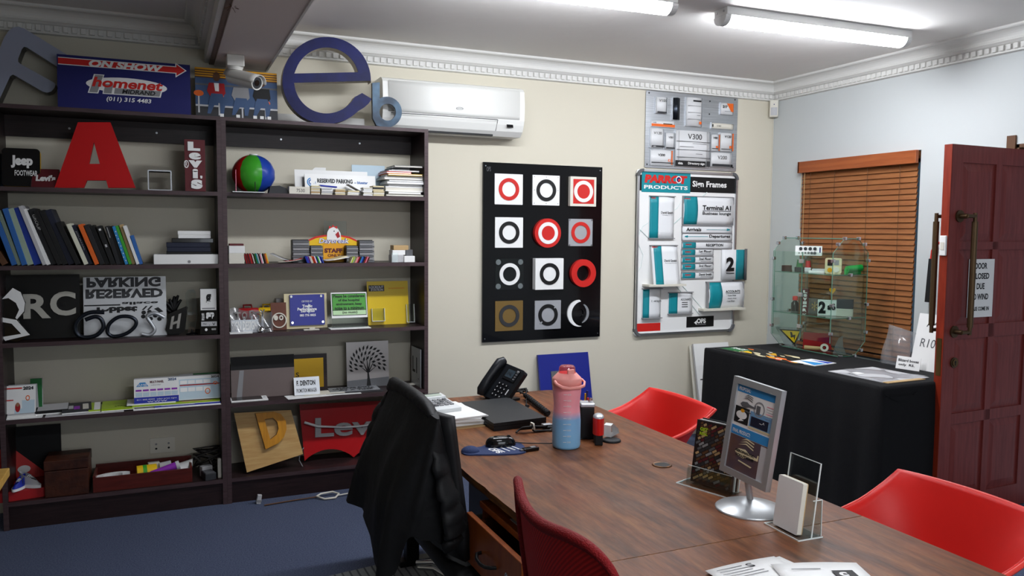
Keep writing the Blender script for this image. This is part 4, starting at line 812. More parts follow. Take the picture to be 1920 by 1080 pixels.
for dx, dy in ((-20, -13), (-13, -22), (-3, -28), (6, -28), (15, -22), (22, -12)): tr.poly([(688, 690), (690+dx, 688+dy), (691, 690)], 'soft_black', .0004)
rg = random.Random(2)
for rad, cnt in ((12, 7), (21, 12), (30, 17)):
    for i in range(cnt):
        a = D(195-210*i/(cnt-1)) if rad > 15 else D(185-190*i/(cnt-1)); x = 689+rad*1.06*math.cos(a); y = 678-rad*.92*math.sin(a)
        if y > 690 or (rad < 15 and abs(math.cos(a)) < .2 and math.sin(a) < 0): continue
        b_ = a+rg.uniform(-.3, .3)-.5; c_, s_ = math.cos(b_), math.sin(b_); L1, L2 = 4.6, 1.9
        tr.poly([(x+c_*L1, y-s_*L1), (x-s_*L2, y-c_*L2), (x-c_*L1, y+s_*L1), (x+s_*L2, y+c_*L2)], 'soft_black', .0006)
t = s.root('tree_plaque', 'square metal plaque with a black leafy tree', 'plaque'); s.build('plate', t); tr.build('tree_motif', t)
mb = MB(); mb.T = Matrix.Translation((0, 0, .004)); w_ = .34
mb.box(-w_/2, 0, -.004, w_/2, .16, .0, 'darkgrey'); mb.box(-w_/2+.03, .035, 0, w_/2-.01, .155, .004, 'silver')
for i, st in enumerate(('PLEASE EXIT', 'ONLY ONE CAR', 'AT A TIME')): mb.text(st, -.09 if i != 1 else -.12, .115-.036*i, .12 if i != 1 else .14, .142-.036*i, 'ink', .0042, bold=.05)
mb.build('exit_plate', None, (U(664, 720, 'y', 4.72).x, 4.70, Z4), (0, 0, D(-2)), 'grey plate reading please exit only one car, lying flat', 'sign plate')
mb = MB().box(-.06, 0, 0, .12, .05, .004, 'offwhite').text('S 0 2', 0, .015, .09, .035, 'ink', .0042, bold=.04); mb.build('letter_strip', None, (U(745, 716, 'y', 4.82).x, 4.80, Z4), (0, 0, D(6)), 'cream strip with black characters behind the jacket chair', 'strip')
mb = MB(); lx = 1.44
mb.T = Matrix(((0, 0, -1, 0), (-1, 0, 0, 0), (0, 1, 0, 0), (0, 0, 0, 1)))       # faces -X: a runs towards the viewer
mb.rect(0, 0, .2, .24, 'silver', 0, .006); mb.text('L1', .03, .08, .13, .18, 'ink', .0064, bold=.02); mb.disc(.16, .05, .006, 'midgrey', .006, .001, n=12)
mb.build('level_plate', None, (1.438, 4.90, Z4), (0, 0, 0), 'silver L1 plate leaning against the right side of the bookcase', 'sign plate')
for i, (p, y_, wd2, c, lb, rz_) in enumerate(((596, 4.655, .17, 'paper', 'large white sheet at the front edge of the fourth shelf', 10), (640, 4.66, .12, 'white', 'narrow white card near the exit plate', -6), (610, 4.70, .12, 'offwhite', 'off-white sheet under the F. DENTON plate', 0))):
    MB().box(-wd2, 0, 0, wd2, .11 if i != 1 else .03, .0015, c).build('paper_sheet', None, (U(p, 735, 'y', y_).x, y_+.005, Z4+.0015*i), (0, 0, D(rz_)*.5), lb, 'paper', 'sheets on the fourth shelf')
cx, w_, _, _ = bx(433, 740, 503, 750, 4.67, Z4)
t = thing('tablet', 'white tablet lying at the left of the fourth shelf', 'tablet', (cx, 4.665, Z4)); MB().box(-w_/2, 0, 0, w_/2, .12, .010, 'white', .003).build('case', t); MB().box(-w_/2+.008, .012, .0101, w_/2-.03, .108, .011, 'gloss_black').build('screen', t); MB().cyl((w_/2-.015, .06, .010), (w_/2-.015, .06, .0112), .006, 'grey', n=14).build('button', t)

# ---------------- level 5
P('birch', '#cba66c', .5, var=('#b98f55', 5, (1, 1, 10), 4)); P('birch_edge', '#6b3f1c', .6); P('honey', '#d08f22', .45, var=('#b8791a', 6, (8, 1, 1), 3))
cD = U(508, 850, 'y', 4.70); qd = lambda pts: [(U(p, q, 'y', 4.70).x-cD.x, U(p, q, 'y', 4.70).z-Z5-.004) for p, q in pts]
t = thing('wooden_sign', 'birch board with a raised letter D, tilted on the lowest shelf', 'sign', (cD.x, 4.70, Z5+.004), (D(-9), 0, 0))
m = MB().face(0); m.prism(qd([(440, 777), (548, 771), (569, 852), (463, 886)]), -.016, 0, 'birch', side='birch_edge'); m.build('board', t)
m = MB().face(0); m.prism(qd([(480, 777), (515, 774), (528, 778), (537, 790), (538, 806), (533, 820), (522, 832), (498, 843)]), 0, .022, 'honey', [qd([(497, 788), (513, 785), (521, 793), (523, 805), (519, 816), (507, 825)])], 'birch_edge'); m.build('letter', t)
P('levired', '#b01218', .3)
s = Bd(560, 768, 758, 856, 4.82, Z5, 'levired', .012, 8)
t = thing('brand_sign', 'red panel with grey raised lettering behind the jacket chair', 'sign', (s.cx, 4.80, Z5+.004), (D(-10), D(2), 0))
W2, H2 = s.w, s.h*1.12
m = MB().face(0); bot = [(-W2/2+.03, 0)]+[(-W2/2+.03+(W2-.06)*u, .06*abs(math.sin(2*PI*u))**.8) for u in (i/24 for i in range(1, 24))]+[(W2/2-.03, 0)]
m.prism(bot+[(W2/2, H2), (-W2/2, H2)], -.012, 0, 'levired', side='crimson'); m.build('panel', t)
P('letgrey', '#a8a8a8', .4)
m = MB().face(0); m.text("Levi's", -W2*.36, H2*.40, W2*.46, H2*.76, 'letgrey', 0, .014, bold=.02); m.build('lettering', t)
m = MB(); m.tube([(-W2*.46, -.02, H2*.68), (-W2*.34, -.03, H2*.6), (-W2*.12, -.032, H2*.56), (.02, -.034, H2*.56), (W2*.2, -.032, H2*.58), (W2*.34, -.03, H2*.6)], .006, 'paper', 8, rr=[.008, .007, .005, .006, .005, .003]); m.build('white_ribbon', t)  # pale strip modelled in place of a lamp reflection on the panel
MB().tube([(0, 0, 0), (-.02, 0, .04), (-.015, 0, .08), (.01, .01, .11)], .003, 'grey', 6).build('thin_cable', None, (U(567, 850, 'y', 4.74).x, 4.74, Z5), label='thin grey cord between the birch board and the red panel', cat='cable')
# cables on the floor under the bookcase
MB().box(-.012, -.012, 0, .012, .012, .05, 'lightgrey', .002).box(-.014, -.014, .012, .014, .014, .024, 'grey').build('cable_plug', None, (U(487, 946, 'z', .02).x, 4.60, 0), (0, D(10), 0), 'pale cable plug on the floor under the bookcase', 'plug')
a = U(615, 930, 'z', .02)
mb = MB(); mb.tube([(-.06, 0, .012), (-.02, -.05, .008), (.04, -.05, .008), (.07, 0, .012), (.04, .03, .018), (-.03, .02, .018)], .006, 'offwhite', 8, True); mb.tube([(.06, -.02, .01), (.15, -.01, .012), (.25, -.02, .006), (.33, -.03, .006)], .004, 'offwhite'); mb.tube([(-.06, 0, .01), (-.2, .0, .006), (-.35, -.02, .006)], .004, 'brown'); mb.build('coiled_cable', None, (a.x, 4.56, 0), label='coil of cream cable on the floor before the bookcase', cat='cable')

# ================================================================== ON THE BACK WALL
class Wd(MB):
    "drawing on a plane parallel to the back wall; every pixel is taken to that plane"
    def __init__(s, Y, px, py): super().__init__(); s.Y = Y; o = U(px, py, 'y', Y); s.o = o; s.face(0); s.k = 0
    def X(s, p, q): return U(p, q, 'y', s.Y).x-s.o.x
    def Z(s, p, q): return U(p, q, 'y', s.Y).z-s.o.z
    def ext(s, x0, y0, x1, y1): return s.X(x0, (y0+y1)/2), s.Z((x0+x1)/2, y1), s.X(x1, (y0+y1)/2), s.Z((x0+x1)/2, y0)
    def r(s, x0, y0, x1, y1, m, z=0, t=.001, r=0): s.k += 1; return s.rect(*s.ext(x0, y0, x1, y1), m, z+s.k*2e-5, t, r)
    def t(s, st, x0, y0, x1, y1, m, z=.002, t=.0006, **k): return s.text(st, *s.ext(x0, y0, x1, y1), m, z, t, **k)
    def d(s, x, y, rad, m, z=0, t=.001, hole=0, n=48, side=None): s.k += 1; return s.disc(s.X(x, y), s.Z(x, y), rad, m, z+s.k*2e-5, t, None, hole, n, side)
    def poly(s, pts, m, z=0, t=.001): s.k += 1; return s.prism([(s.X(a, b), s.Z(a, b)) for a, b in pts], z+s.k*2e-5, z+s.k*2e-5+t, m)
    def new(s): m = Wd.__new__(Wd); MB.__init__(m); m.Y, m.o, m.k = s.Y, s.o, s.k; m.face(0); return m
def wroot(w, name, label, cat): return thing(name, label, cat, tuple(w.o))

# air conditioner
P('acwhite', '#e3e3de', .35)
a = U(726, 142, 'y', 4.78); b = U(980, 168, 'y', 4.78)
ax0, ax1, az0, az1 = a.x-.03, b.x+.01, 2.165, 2.48
t = thing('air_conditioner', 'white wall air conditioner beside the bookcase top', 'air conditioner', ((ax0+ax1)/2, YW, az0))
w_ = ax1-ax0; H_ = az1-az0
prof = [(0, .0), (-.13, 0), (-.165, .03), (-.185, .07), (-.195, .10), (-.198, .2), (-.19, .285), (-.17, .305), (-.14, H_), (0, H_)]
mb = MB(); mb.T = Matrix(((0, 0, 1, 0), (1, 0, 0, 0), (0, 1, 0, 0), (0, 0, 0, 1))); mb.prism(prof, -w_/2, w_/2, 'acwhite'); mb.build('casing', t)
mb = MB(); mb.grid(lambda u, v: (-w_/2+.035+(w_-.07)*u, -.199-.004*math.sin(PI*v), .105+.185*v), 2, 8, 'acwhite', .004); mb.build('front_panel', t)
mb = MB().face(-.2045, .02, .15); mb.disc(0, 0, .024, 'grey', 0, .0008, .009, .020); mb.text('smart', -.016, -.003, .016, .004, 'grey', .0, .0008); mb.build('logo', t)
mb = MB(); mb.grid(lambda u, v: (-w_/2+.05+(w_-.24)*u, -.192+.075*(1-v)**1.3-.004, .018+.078*v), 2, 8, 'acwhite', .003); fl = mb.build('louvre', t)
mb = MB(); mb.tube([(-w_/2+.05, -.197, .098), (w_/2-.19, -.197, .098)], .0022, 'darkgrey', 6); mb.tube([(w_/2-.188, -.197, .098), (w_/2-.19, -.165, .03)], .0018, 'darkgrey', 6); mb.build('louvre_seam', t)
MB().box(-w_/2+.05, -.142, -.002, w_/2-.20, -.118, .02, 'black').build('air_slot', t)
mb = MB(); mb.T = Matrix.Translation((w_/2-.10, -.186, .06)) @ Matrix.Rotation(D(-18), 4, 'X') @ face_T(0); mb.rect(-.022, -.008, .022, .012, 'gloss_black', .004, .002); mb.build('display', t)
mb = MB(); mb.box(w_/2-.004, -.17, .08, w_/2+.004, -.10, .24, 'pale', .003); mb.build('side_vent', t)
s_ = bx(523, 224, 577, 230, 4.94); MB().box(-.26, -.05, 0, .26, 0, .05, 'plaster', .004).build('pipe_duct', None, (.88, YW, 2.185), label='pale pipe duct on the wall behind the large blue letter e', cat='duct')

# black sample board with twelve ring tiles
w = Wd(4.945, 1015, 473)
t = wroot(w, 'sample_board', 'tall black board with twelve ring sample tiles', 'display board')
x0, x1, z0, z1 = w.X(905, 473), w.X(1127, 473), w.Z(1015, 636.5), w.Z(1015, 308.5)
w.rect(x0, z0, x1, z1, 'gloss_black', -.012, .012)
for u, v in ((.02, .02), (.98, .02), (.02, .98), (.98, .98)): w.disc(x0+(x1-x0)*u, z0+(z1-z0)*v, .004, 'steel', 0, .002, n=10)
w.text('OPS', x0+.025, z1-.06, x0+.055, z1-.03, 'midgrey', 0, .0006); w.build('backboard', t)
P('brasstile', '#8a6f3f', .4, .5); P('silvertile', '#b4b6ba', .4, .4)
ti = {}
def tile(px, py, base, bt, ring, draw=None, round_=False, size=.205, rr=.075, rh=.050, rt=.004, label=None, inner=None, solid=True):
    cx, cz = w.X(px, py), w.Z(px, py); m = w.new(); h = size/2
    if base:
        if round_: m.disc(cx, cz, h, base, 0, bt, n=48)
        else: m.rect(cx-h, cz-h, cx+h, cz+h, base, 0, bt, .003)
        o = m.build('sample_tile', t, label=label)
    else: o = t
    q = w.new()
    if inner: q.disc(cx, cz, rh, inner, bt, rt)
    if ring: q.disc(cx, cz, rr, ring, bt, rt, hole=rh)
    if draw: draw(q, cx, cz, bt)
    q.build('ring', o, label=None if base else label)
def clips(q, cx, cz, bt, d=.088, m='steel', r=.006):
    for a in (-d, d):
        for b in (-d, d): q.disc(cx+a, cz+b, r, m, bt, .003, n=14)
tile(953.5, 355, 'gloss_white', .006, 'red', label='white tile with red ring')
tile(1023, 357, 'gloss_white', .010, 'black', lambda q, cx, cz, bt: [q.disc(cx+a, cz+b, .003, 'grey', bt, .001, n=8) for a in (-.09, 0, .09) for b in (-.09, 0, .09) if a or b], label='white tile with black ring and small dots')
tile(1090, 359.5, 'offwhite', .03, 'gloss_white', lambda q, cx, cz, bt: (q.rect(cx-.08, cz-.085, cx+.085, cz+.085, 'red', bt-.0005, .0006),), inner='red', label='framed red tile with white ring')
tile(954, 436, 'gloss_white', .006, 'black', label='plain white tile with black ring')
tile(1024, 437, 'red', .03, 'gloss_white', round_=True, size=.2, inner='red', label='round red sample with white ring')
tile(1088, 436, 'silvertile', .006, 'red', clips, size=.19, inner='gloss_white' if False else None, label='silver tile with red ring')
tile(955, 514, 'acrylic', .004, 'gloss_white', size=.21, label='clear tile with white ring on round standoffs')
q = w.new(); cx, cz = w.X(955, 514), w.Z(955, 514); clips(q, cx, cz, -.0, .082, 'chrome', .019); q.T = Matrix.Translation((0, -.01, 0)) @ q.T; q.build('standoff', t)
tile(1025, 513, 'gloss_white', .045, 'black', size=.215, label='thick white box tile with black ring')
tile(1091, 512, None, 0, 'red', rr=.098, rh=.055, rt=.03, label='bare thick red ring')
tile(954, 592, 'brasstile', .006, 'darkgrey', label='brass tile with dark ring')
tile(1026, 590, 'silvertile', .012, 'black', lambda q, cx, cz, bt: [q.prism([(cx+sg*.036*1.2, cz+sg*.04*1.2), (cx+sg*.042*1.2, cz+sg*.036*1.2), (cx+sg*.062, cz+sg*.056), (cx+sg*.056, cz+sg*.062)], bt+.001, bt+.0052, 'silvertile') for sg in (-1, 1)], size=.2, label='silver tile with broken black ring')
tile(1086, 587, None, 0, 'gloss_black', lambda q, cx, cz, bt: (q.prism(arc(cx-.004, cz, .095, 90, 275, 24)+arc(cx+.018, cz-.004, .085, 268, 98, 20, .088), 0, .012, 'gloss_white'), q.prism(arc(cx-.002, cz-.0, .072, -75, 62, 18)+arc(cx-.03, cz+.0, .08, 48, -55, 16), .012, .018, 'silver')), rr=.075, rh=.03, rt=.01, label='black ring between two silver crescents')

# aluminium board of curved sign frames
w = Wd(4.955, 1296, 248)
t = wroot(w, 'sign_frame_board', 'brushed aluminium board of curved sign frames under the cornice', 'display board')
P('brushed', '#a9adb2', .3, .85, var=('#c6c9cd', 3, (1, 1, 60), 3))
w.rect(w.X(1210, 248), w.Z(1296, 318), w.X(1382, 248), w.Z(1296, 177), 'brushed', -.004, .004, .01)
for x, y in ((1217, 174), (1378, 187), (1213, 308), (1374, 314), (1331, 190), (1330, 214)): w.disc(w.X(x, y), w.Z(x, y), .006, 'darkgrey', 0, .002, n=10)
w.build('backboard', t)
P('frameface', '#d6d7d8', .4)
def curved(x0, y0, x1, y1, face, label, draw=None, bow=.012, end='silver', vert=False, tiltd=0):
    X0, Z0, X1, Z1_ = w.ext(x0, y0, x1, y1); m = w.new(); n = 8
    m.T = Matrix.Identity(4)
    if not vert: m.grid(lambda u, v: (X0+(X1-X0)*u, -.006-bow*math.sin(PI*u), Z0+(Z1_-Z0)*v), n, 1, face, .003)
    else: m.grid(lambda u, v: (X0+(X1-X0)*u, -.006-bow*math.sin(PI*v), Z0+(Z1_-Z0)*v), 1, n, face, .003)
    for (a, b, c, d) in (((X0-.003, X1+.003, Z0-.003, Z0), (X0-.003, X1+.003, Z1_, Z1_+.003), (X0-.004, X0, Z0, Z1_), (X1, X1+.004, Z0, Z1_))): m.box(a, -.012, c, b, -.0005, d, end)
    if draw: m.face(-.0065-bow); m.k = 0; draw(m)
    o = m.build('sign_frame', t, label=label); return o
cv = curved
cv(1228, 183, 1249, 213, 'frameface', 'tilted V100 frame', lambda m: (m.t('V100', 1232, 187, 1246, 192, 'ink'), m.r(1229, 210, 1246, 213, 'darkgrey')), .02)
cv(1260, 184, 1273, 225, 'darksteel', 'dark steel half-round frame', None, .02)
cv(1285, 184, 1315, 237, 'frameface', 'tall five-strip frame', lambda m: ([m.r(1286, y, 1311, y+.8, 'grey') for y in (199, 211.5, 224)], m.r(1296, 189, 1311, 192, 'ink'), m.r(1307, 229, 1311, 234, 'orange'), m.r(1303, 217, 1309, 218, 'grey')), .02)
cv(1350, 194, 1374, 215, 'frameface', 'frame numbered 217 with orange corner', lambda m: (m.poly([(1361, 194.5), (1373, 195), (1373, 211), (1369, 210)], 'orange'), m.t('217', 1353, 198, 1362, 203, 'ink', bold=.05), m.r(1357, 209, 1369, 210, 'grey')), .006)
cv(1220, 227, 1264, 238, 'frameface', 'slim frame with orange stripe on the left', lambda m: (m.r(1220, 233, 1264, 238, 'orange', -.0005), m.t('V40', 1223, 228.5, 1229, 231, 'ink'), m.r(1242, 232, 1259, 234, 'brown', .001)), .004)
cv(1333, 232, 1374, 242, 'offwhite', 'slim V40 frame on the right', lambda m: (m.t('V40', 1342, 235, 1350, 238, 'ink'), m.r(1334, 233, 1336, 238, 'ink')), .004)
cv(1218, 242, 1243, 277, 'frameface', 'V120 frame on the left', lambda m: (m.t('V120', 1223, 247.5, 1238, 252.5, 'ink'), m.r(1220, 273, 1243, 276.5, 'darkgrey'), m.r(1222, 273.5, 1227, 276, 'grey')), .012)
cv(1247, 250, 1263, 279, 'frameface', 'V80 frame on the left', lambda m: (m.t('V80', 1251, 256, 1260, 260, 'ink'), m.r(1247, 276.5, 1263, 279, 'darkgrey')), .008)
cv(1218, 282, 1261, 310, 'frameface', 'V200 frame at the lower left', lambda m: (m.t('V200', 1232, 288.5, 1245, 293, 'ink', bold=.02), m.r(1257, 283, 1259, 309, 'orange'), m.r(1220, 304.5, 1261, 306, 'ink'), m.r(1251, 299, 1255, 303, 'orange'), m.r(1252, 300, 1254, 302, 'frameface', .0004)), .006)
cv(1265, 246, 1329, 313, 'frameface', 'large V300 directory frame', lambda m: (m.t('V300', 1287, 252, 1313, 262, 'ink'), m.r(1270, 246, 1270.5, 300, 'grey'), m.r(1323, 248, 1323.5, 302, 'grey'), [m.r(1266, y, 1329, y+.8, 'ink') for y in (266, 281.5, 295.5)], m.r(1296, 270, 1322, 270.7, 'grey'), m.r(1272, 275, 1298, 276, 'grey'), m.r(1302, 289, 1314, 290, 'grey'),
   m.r(1264, 302, 1320, 312.5, 'ink'), m.t('vista', 1268, 304, 1277, 308.5, 'white', bold=.03), m.t('Directory sign', 1287, 305, 1318, 310.5, 'white', bold=.02), m.r(1322, 303, 1328, 313, 'darkgrey')), .012)
cv(1332, 253, 1346, 283, 'frameface', 'V80 frame with orange mark on the right', lambda m: (m.t('V80', 1335, 257, 1343, 261, 'ink', bold=.02), m.r(1340, 274, 1344, 278, 'orange'), m.r(1333, 278.5, 1344, 279.5, 'ink'), m.r(1346, 253, 1347.5, 283, 'orange', -.003)), .008)
cv(1349, 250, 1372, 284, 'frameface', 'V120 frame with orange edge on the right', lambda m: (m.t('V120', 1356, 254.5, 1368, 259, 'ink', bold=.02), m.r(1371, 251, 1373, 284, 'orange', -.003), m.r(1365, 274, 1369, 279, 'orange'), m.r(1350, 279.5, 1367, 280.5, 'ink')), .010)
cv(1331, 287, 1371, 313, 'frameface', 'V200 frame at the lower right', lambda m: (m.t('V200', 1343, 292.5, 1360, 299, 'ink'), m.r(1333, 308, 1366, 312.5, 'darkgrey'), m.r(1367, 309, 1371, 314, 'ink'), m.r(1366, 288, 1366.4, 308, 'grey')), .010)

# white sign-frame board
w = Wd(4.950, 1287, 472)
t = wroot(w, 'sign_frame_board', 'tall white sign frames board with teal heading', 'display board')
x0, x1, z0, z1 = w.X(1191.5, 472), w.X(1378, 472), w.Z(1287, 624.5), w.Z(1287, 321)
w.rect(x0, z0, x1, z1, 'gloss_white', -.010, .010, .02)
def swirl(m, pts, r_, col): 
    P3 = [Vector((m.X(a, b), -.0005, m.Z(a, b))) for a, b in pts]; T_ = m.T; m.T = I4.copy(); m.tube(P3, r_, col, 4, flat=.1); m.T = T_
P('swirlc', '#cfe0dd', .4); P('tealp', '#128793', .4)
for c_, r_ in (((1200, 400), 0), ): pass
for pts in ([(1198, 440), (1205, 425), (1225, 412), (1250, 405), (1270, 390), (1285, 365)], [(1196, 455), (1206, 478), (1202, 500), (1196, 510)], [(1200, 430), (1215, 445), (1240, 440), (1262, 420), (1290, 395), (1325, 360)], [(1262, 530), (1285, 555), (1300, 575), (1312, 590)], [(1275, 530), (1297, 555), (1318, 580)]): swirl(w, pts, .006, 'swirlc')
w.r(1198, 331, 1381, 360, 'black', .0, .0015); w.r(1203, 322, 1294, 361, 'tealp', .0, .003)
w.t('PARROT', 1208, 328.5, 1288, 344, 'red', .0034, bold=.07, shear=.12)
w.t('PRODUCTS', 1207, 348, 1289, 355, 'white', .0034, bold=.03); w.t('Sign Frames', 1298, 340, 1362, 354.5, 'white', .002, bold=.03)
w.d(1272, 337, .026, 'white', .0042, .0006); w.d(1272, 337, .019, 'navy', .0046, .0006); w.d(1273, 338, .011, 'red', .0050, .0006)
w.r(1193, 606, 1238, 621, 'red', .0); w.r(1287, 593, 1338, 613, 'black', .0); w.t('OPS', 1306, 597, 1323, 606, 'white', bold=.05); w.poly([(1301, 605), (1306, 601), (1306, 609)], 'white', .0012); w.r(1304, 607.5, 1323, 608.5, 'grey', .0012)
w.build('backboard', t)
fr = w.new(); ed = .016
fr.prism(rrect(x0, z0, x1, z1, .045), -.012, .014, 'alum', [rrect(x0+ed, z0+ed, x1-ed, z1-ed, .03)]); fr.build('edge_frame', t)
for sx, sz in ((0, 0), (1, 0), (0, 1), (1, 1)):
    c = w.new(); X_ = x1 if sx else x0; Z_ = z1 if sz else z0; dx = -1 if sx else 1; dz = -1 if sz else 1
    a0 = 180 if not sx and not sz else 0
    A_ = {(0, 0): (180, 270), (1, 0): (270, 360), (1, 1): (0, 90), (0, 1): (90, 180)}[(sx, sz)]
    cx, cz = X_+dx*.05, Z_+dz*.05; c.prism(arc(cx, cz, .055, A_[0], A_[1], 8)+arc(cx, cz, .034, A_[1], A_[0], 8), -.013, .018, 'midgrey'); c.build('corner_cap', t)
P('cardw', '#e6e8ea', .4)
def card(x0, y0, x1, y1, label, split=None, draw=None, axis='v', bow=.012, off=0.0, stripe='tealp', tiltx=0, par=None, name='sign_frame', th=.006, ends=True):
    "a curved card: bows outward across its height ('v') or its width ('h')"
    X0, Z0, X1, Z1_ = w.ext(x0, y0, x1, y1); m = w.new(); m.T = I4.copy()
    def f(u, v, l=0): return (X0+(X1-X0)*u, -off-th-l-bow*math.sin(PI*(v if axis == 'v' else u))-tiltx*(1-v), Z0+(Z1_-Z0)*v)
    m.grid(lambda u, v: f(u, v), 6, 6, 'cardw', .004)
    if split: a_, b_ = [(q-x0)/(x1-x0) for q in split]; m.grid(lambda u, v: f(a_+(b_-a_)*u, .004+.992*v, .0006), 4, 6, stripe, .0005)
    for zz in (Z0, Z1_) if ends else ():
        yb = -off-th-.004-(tiltx if zz == Z0 else 0)
        m.box(X0-.002, yb-(bow if axis == 'h' else 0), zz-.003, X1+.002, -off*.0-.0005, zz+.003, 'grey')
    if ends and axis == 'v':
        for xx in (X0, X1): m.box(xx-.003, -off-th-bow*.7-tiltx*.5, Z0, xx+.003, -.0005 if not off else -off, Z1_, 'grey')
    if draw:
        class _d: pass
        def txt(st, a, b, c, e, col, **k):
            q0 = w.ext(a, b, c, e); vm = ((q0[1]+q0[3])/2-Z0)/(Z1_-Z0); um = ((q0[0]+q0[2])/2-X0)/(X1-X0)
            y = f(um, vm, .0012)[1]-.001; m.face(y); m.text(st, *q0, col, 0, .0004, **k); m.T = I4.copy()
        def bar(a, b, c, e, col):
            q0 = w.ext(a, b, c, e); vm = ((q0[1]+q0[3])/2-Z0)/(Z1_-Z0); um = ((q0[0]+q0[2])/2-X0)/(X1-X0)
            y = f(um, vm, .0010)[1]-.001; m.face(y); m.rect(*q0, col, 0, .0003); m.T = I4.copy()
        draw(txt, bar)
    return m.build(name, par or t, label=label)
def brandlet(txt, a, b): txt('PARROT', a, b, a+11, b+2.2, 'red', bold=.05); txt('products', a, b+2.8, a+11, b+4.2, 'white')
card(1216, 368, 1263, 447, 'tall name card frame at the upper left', (1217, 1232), lambda t_, b_: (t_('David Smith', 1237, 396.5, 1259, 401, 'ink', bold=.02), t_('Marketing Director', 1239, 402.5, 1259, 404.5, 'ink'), brandlet(t_, 1219, 370)), 'h', .012)
card(1279, 369, 1373, 422, 'wide terminal frame at the upper right', (1280, 1305), lambda t_, b_: (t_('Terminal A1', 1314, 385.5, 1367, 394.5, 'ink', bold=.03), b_(1314, 395.5, 1367, 396.5, 'ink'), t_('Business lounge', 1314, 397.5, 1367, 405, 'ink', bold=.02), brandlet(t_, 1282, 371)), 'v', .015)
card(1278, 424, 1371, 437, 'slim arrivals frame', None, lambda t_, b_: (t_('Arrivals', 1285, 427, 1313, 433.5, 'ink', bold=.03), b_(1323, 430.5, 1362, 431.2, 'tealp'), t_('>', 1361, 428.5, 1367, 433, 'tealp', bold=.12)), 'v', .004)
card(1278, 438, 1371, 451, 'slim departures frame', None, lambda t_, b_: (t_('Departures', 1328, 440, 1367, 447.5, 'ink', bold=.03), b_(1286, 443, 1326, 443.8, 'tealp'), t_('<', 1282, 441, 1288, 445.5, 'tealp', bold=.12)), 'v', .004)
card(1278, 453.5, 1371, 466, 'reception frame', (1279, 1303), lambda t_, b_: (t_('RECEPTION', 1322, 457, 1354, 462, 'ink', bold=.03), brandlet(t_, 1284, 457)), 'v', .004)
for y, st, lb in ((467, '1st Floor', 'first floor frame'), (481, '2nd Floor', 'second floor frame'), (494, '3rd Floor', 'third floor frame'), (510, 'David Smith', 'lowest slim frame with a name')):
    card(1277, y, 1336, y+12, lb, (1278, 1302), lambda t_, b_: (t_(st, 1309, y+2, 1332, y+6.5, 'ink', bold=.03), b_(1312, y+8, 1331, y+8.8, 'grey'), brandlet(t_, 1283, y+4)), 'v', .004)
card(1217, 460, 1266, 535, 'tilted name card frame resting on a ledge', (1221, 1235), lambda t_, b_: (t_('David Smith', 1239, 486, 1262, 490.5, 'ink', bold=.02), t_('Marketing Director', 1240, 492, 1262, 494, 'ink'), brandlet(t_, 1219, 462)), 'h', .008, .012, tiltx=.05)
m = w.new(); m.T = I4.copy(); q = w.ext(1204, 531, 1272, 535); m.box(q[0], -.10, q[1]-.002, q[2], -.001, q[3]-.004, 'offwhite'); m.build('ledge', t)
card(1203, 541, 1238, 596, 'small name card frame at the lower left', (1204, 1214), lambda t_, b_: t_('David Smith', 1218, 562, 1236, 565.5, 'ink', bold=.02), 'h', .02)
card(1252, 548, 1297, 588, 'small accounts frame', (1253, 1268), lambda t_, b_: (t_('ACCOUNTS', 1274, 559, 1293, 563, 'ink', bold=.02), [b_(1276, 566+4*i, 1287, 567.2+4*i, 'ink') for i in range(3)]), 'h', .010)
card(1322, 528, 1387, 579, 'large accounts frame on a ledge', (1323, 1346), lambda t_, b_: (t_('ACCOUNTS', 1352, 543, 1379, 548, 'ink', bold=.03), b_(1352, 549, 1379, 549.6, 'ink'), t_('- Susan West', 1354, 551.5, 1371, 554, 'ink', bold=.02), t_('- Stuart Grey', 1354, 557, 1372, 559.5, 'ink', bold=.02), t_('- Lee Khan', 1354, 562, 1369, 564.5, 'ink', bold=.02)), 'v', .03, .02)
m = w.new(); m.T = I4.copy(); q = w.ext(1309, 576, 1387, 580); m.box(q[0], -.07, q[1]-.002, q[2], -.001, q[3]-.003, 'offwhite'); m.build('ledge', t)
# number 2 frame stands off the board at its right edge, facing sideways
m = MB(); q = w.ext(1351, 468, 1396, 524); X0, Z0, X1, Z1_ = q
m.grid(lambda u, v: (X0+(X1-X0-.012)*u, -.012-.02*math.sin(PI*u), Z0+(Z1_-Z0)*v), 8, 2, 'cardw', .004); m.grid(lambda u, v: (X0+(X1-X0-.012)*(.55+.44*u), -.0128-.02*math.sin(PI*(.55+.44*u)), Z0+(Z1_-Z0)*v), 5, 2, 'tealp', .0004)
m.prism([(X1-.012, Z0+.0), (X1+.012, Z0+.03), (X1+.012, Z1_-.01), (X1-.012, Z1_)], -.0, .012, 'midgrey') if 0 else m.grid(lambda u, v: (X1-.012+.026*u, -.012-.02*math.sin(PI*u)*.5, Z0-.006+(Z1_-Z0+.012)*v), 5, 2, 'midgrey', .004)
m.face(-.036); m.text('2', *w.ext(1356, 482, 1371, 508, ), 'ink', 0, .0005, bold=.05); m.rect(*w.ext(1356, 511, 1371, 512.5), 'ink', 0, .0004); m.build('sign_frame', t, label='frame with a large number 2')

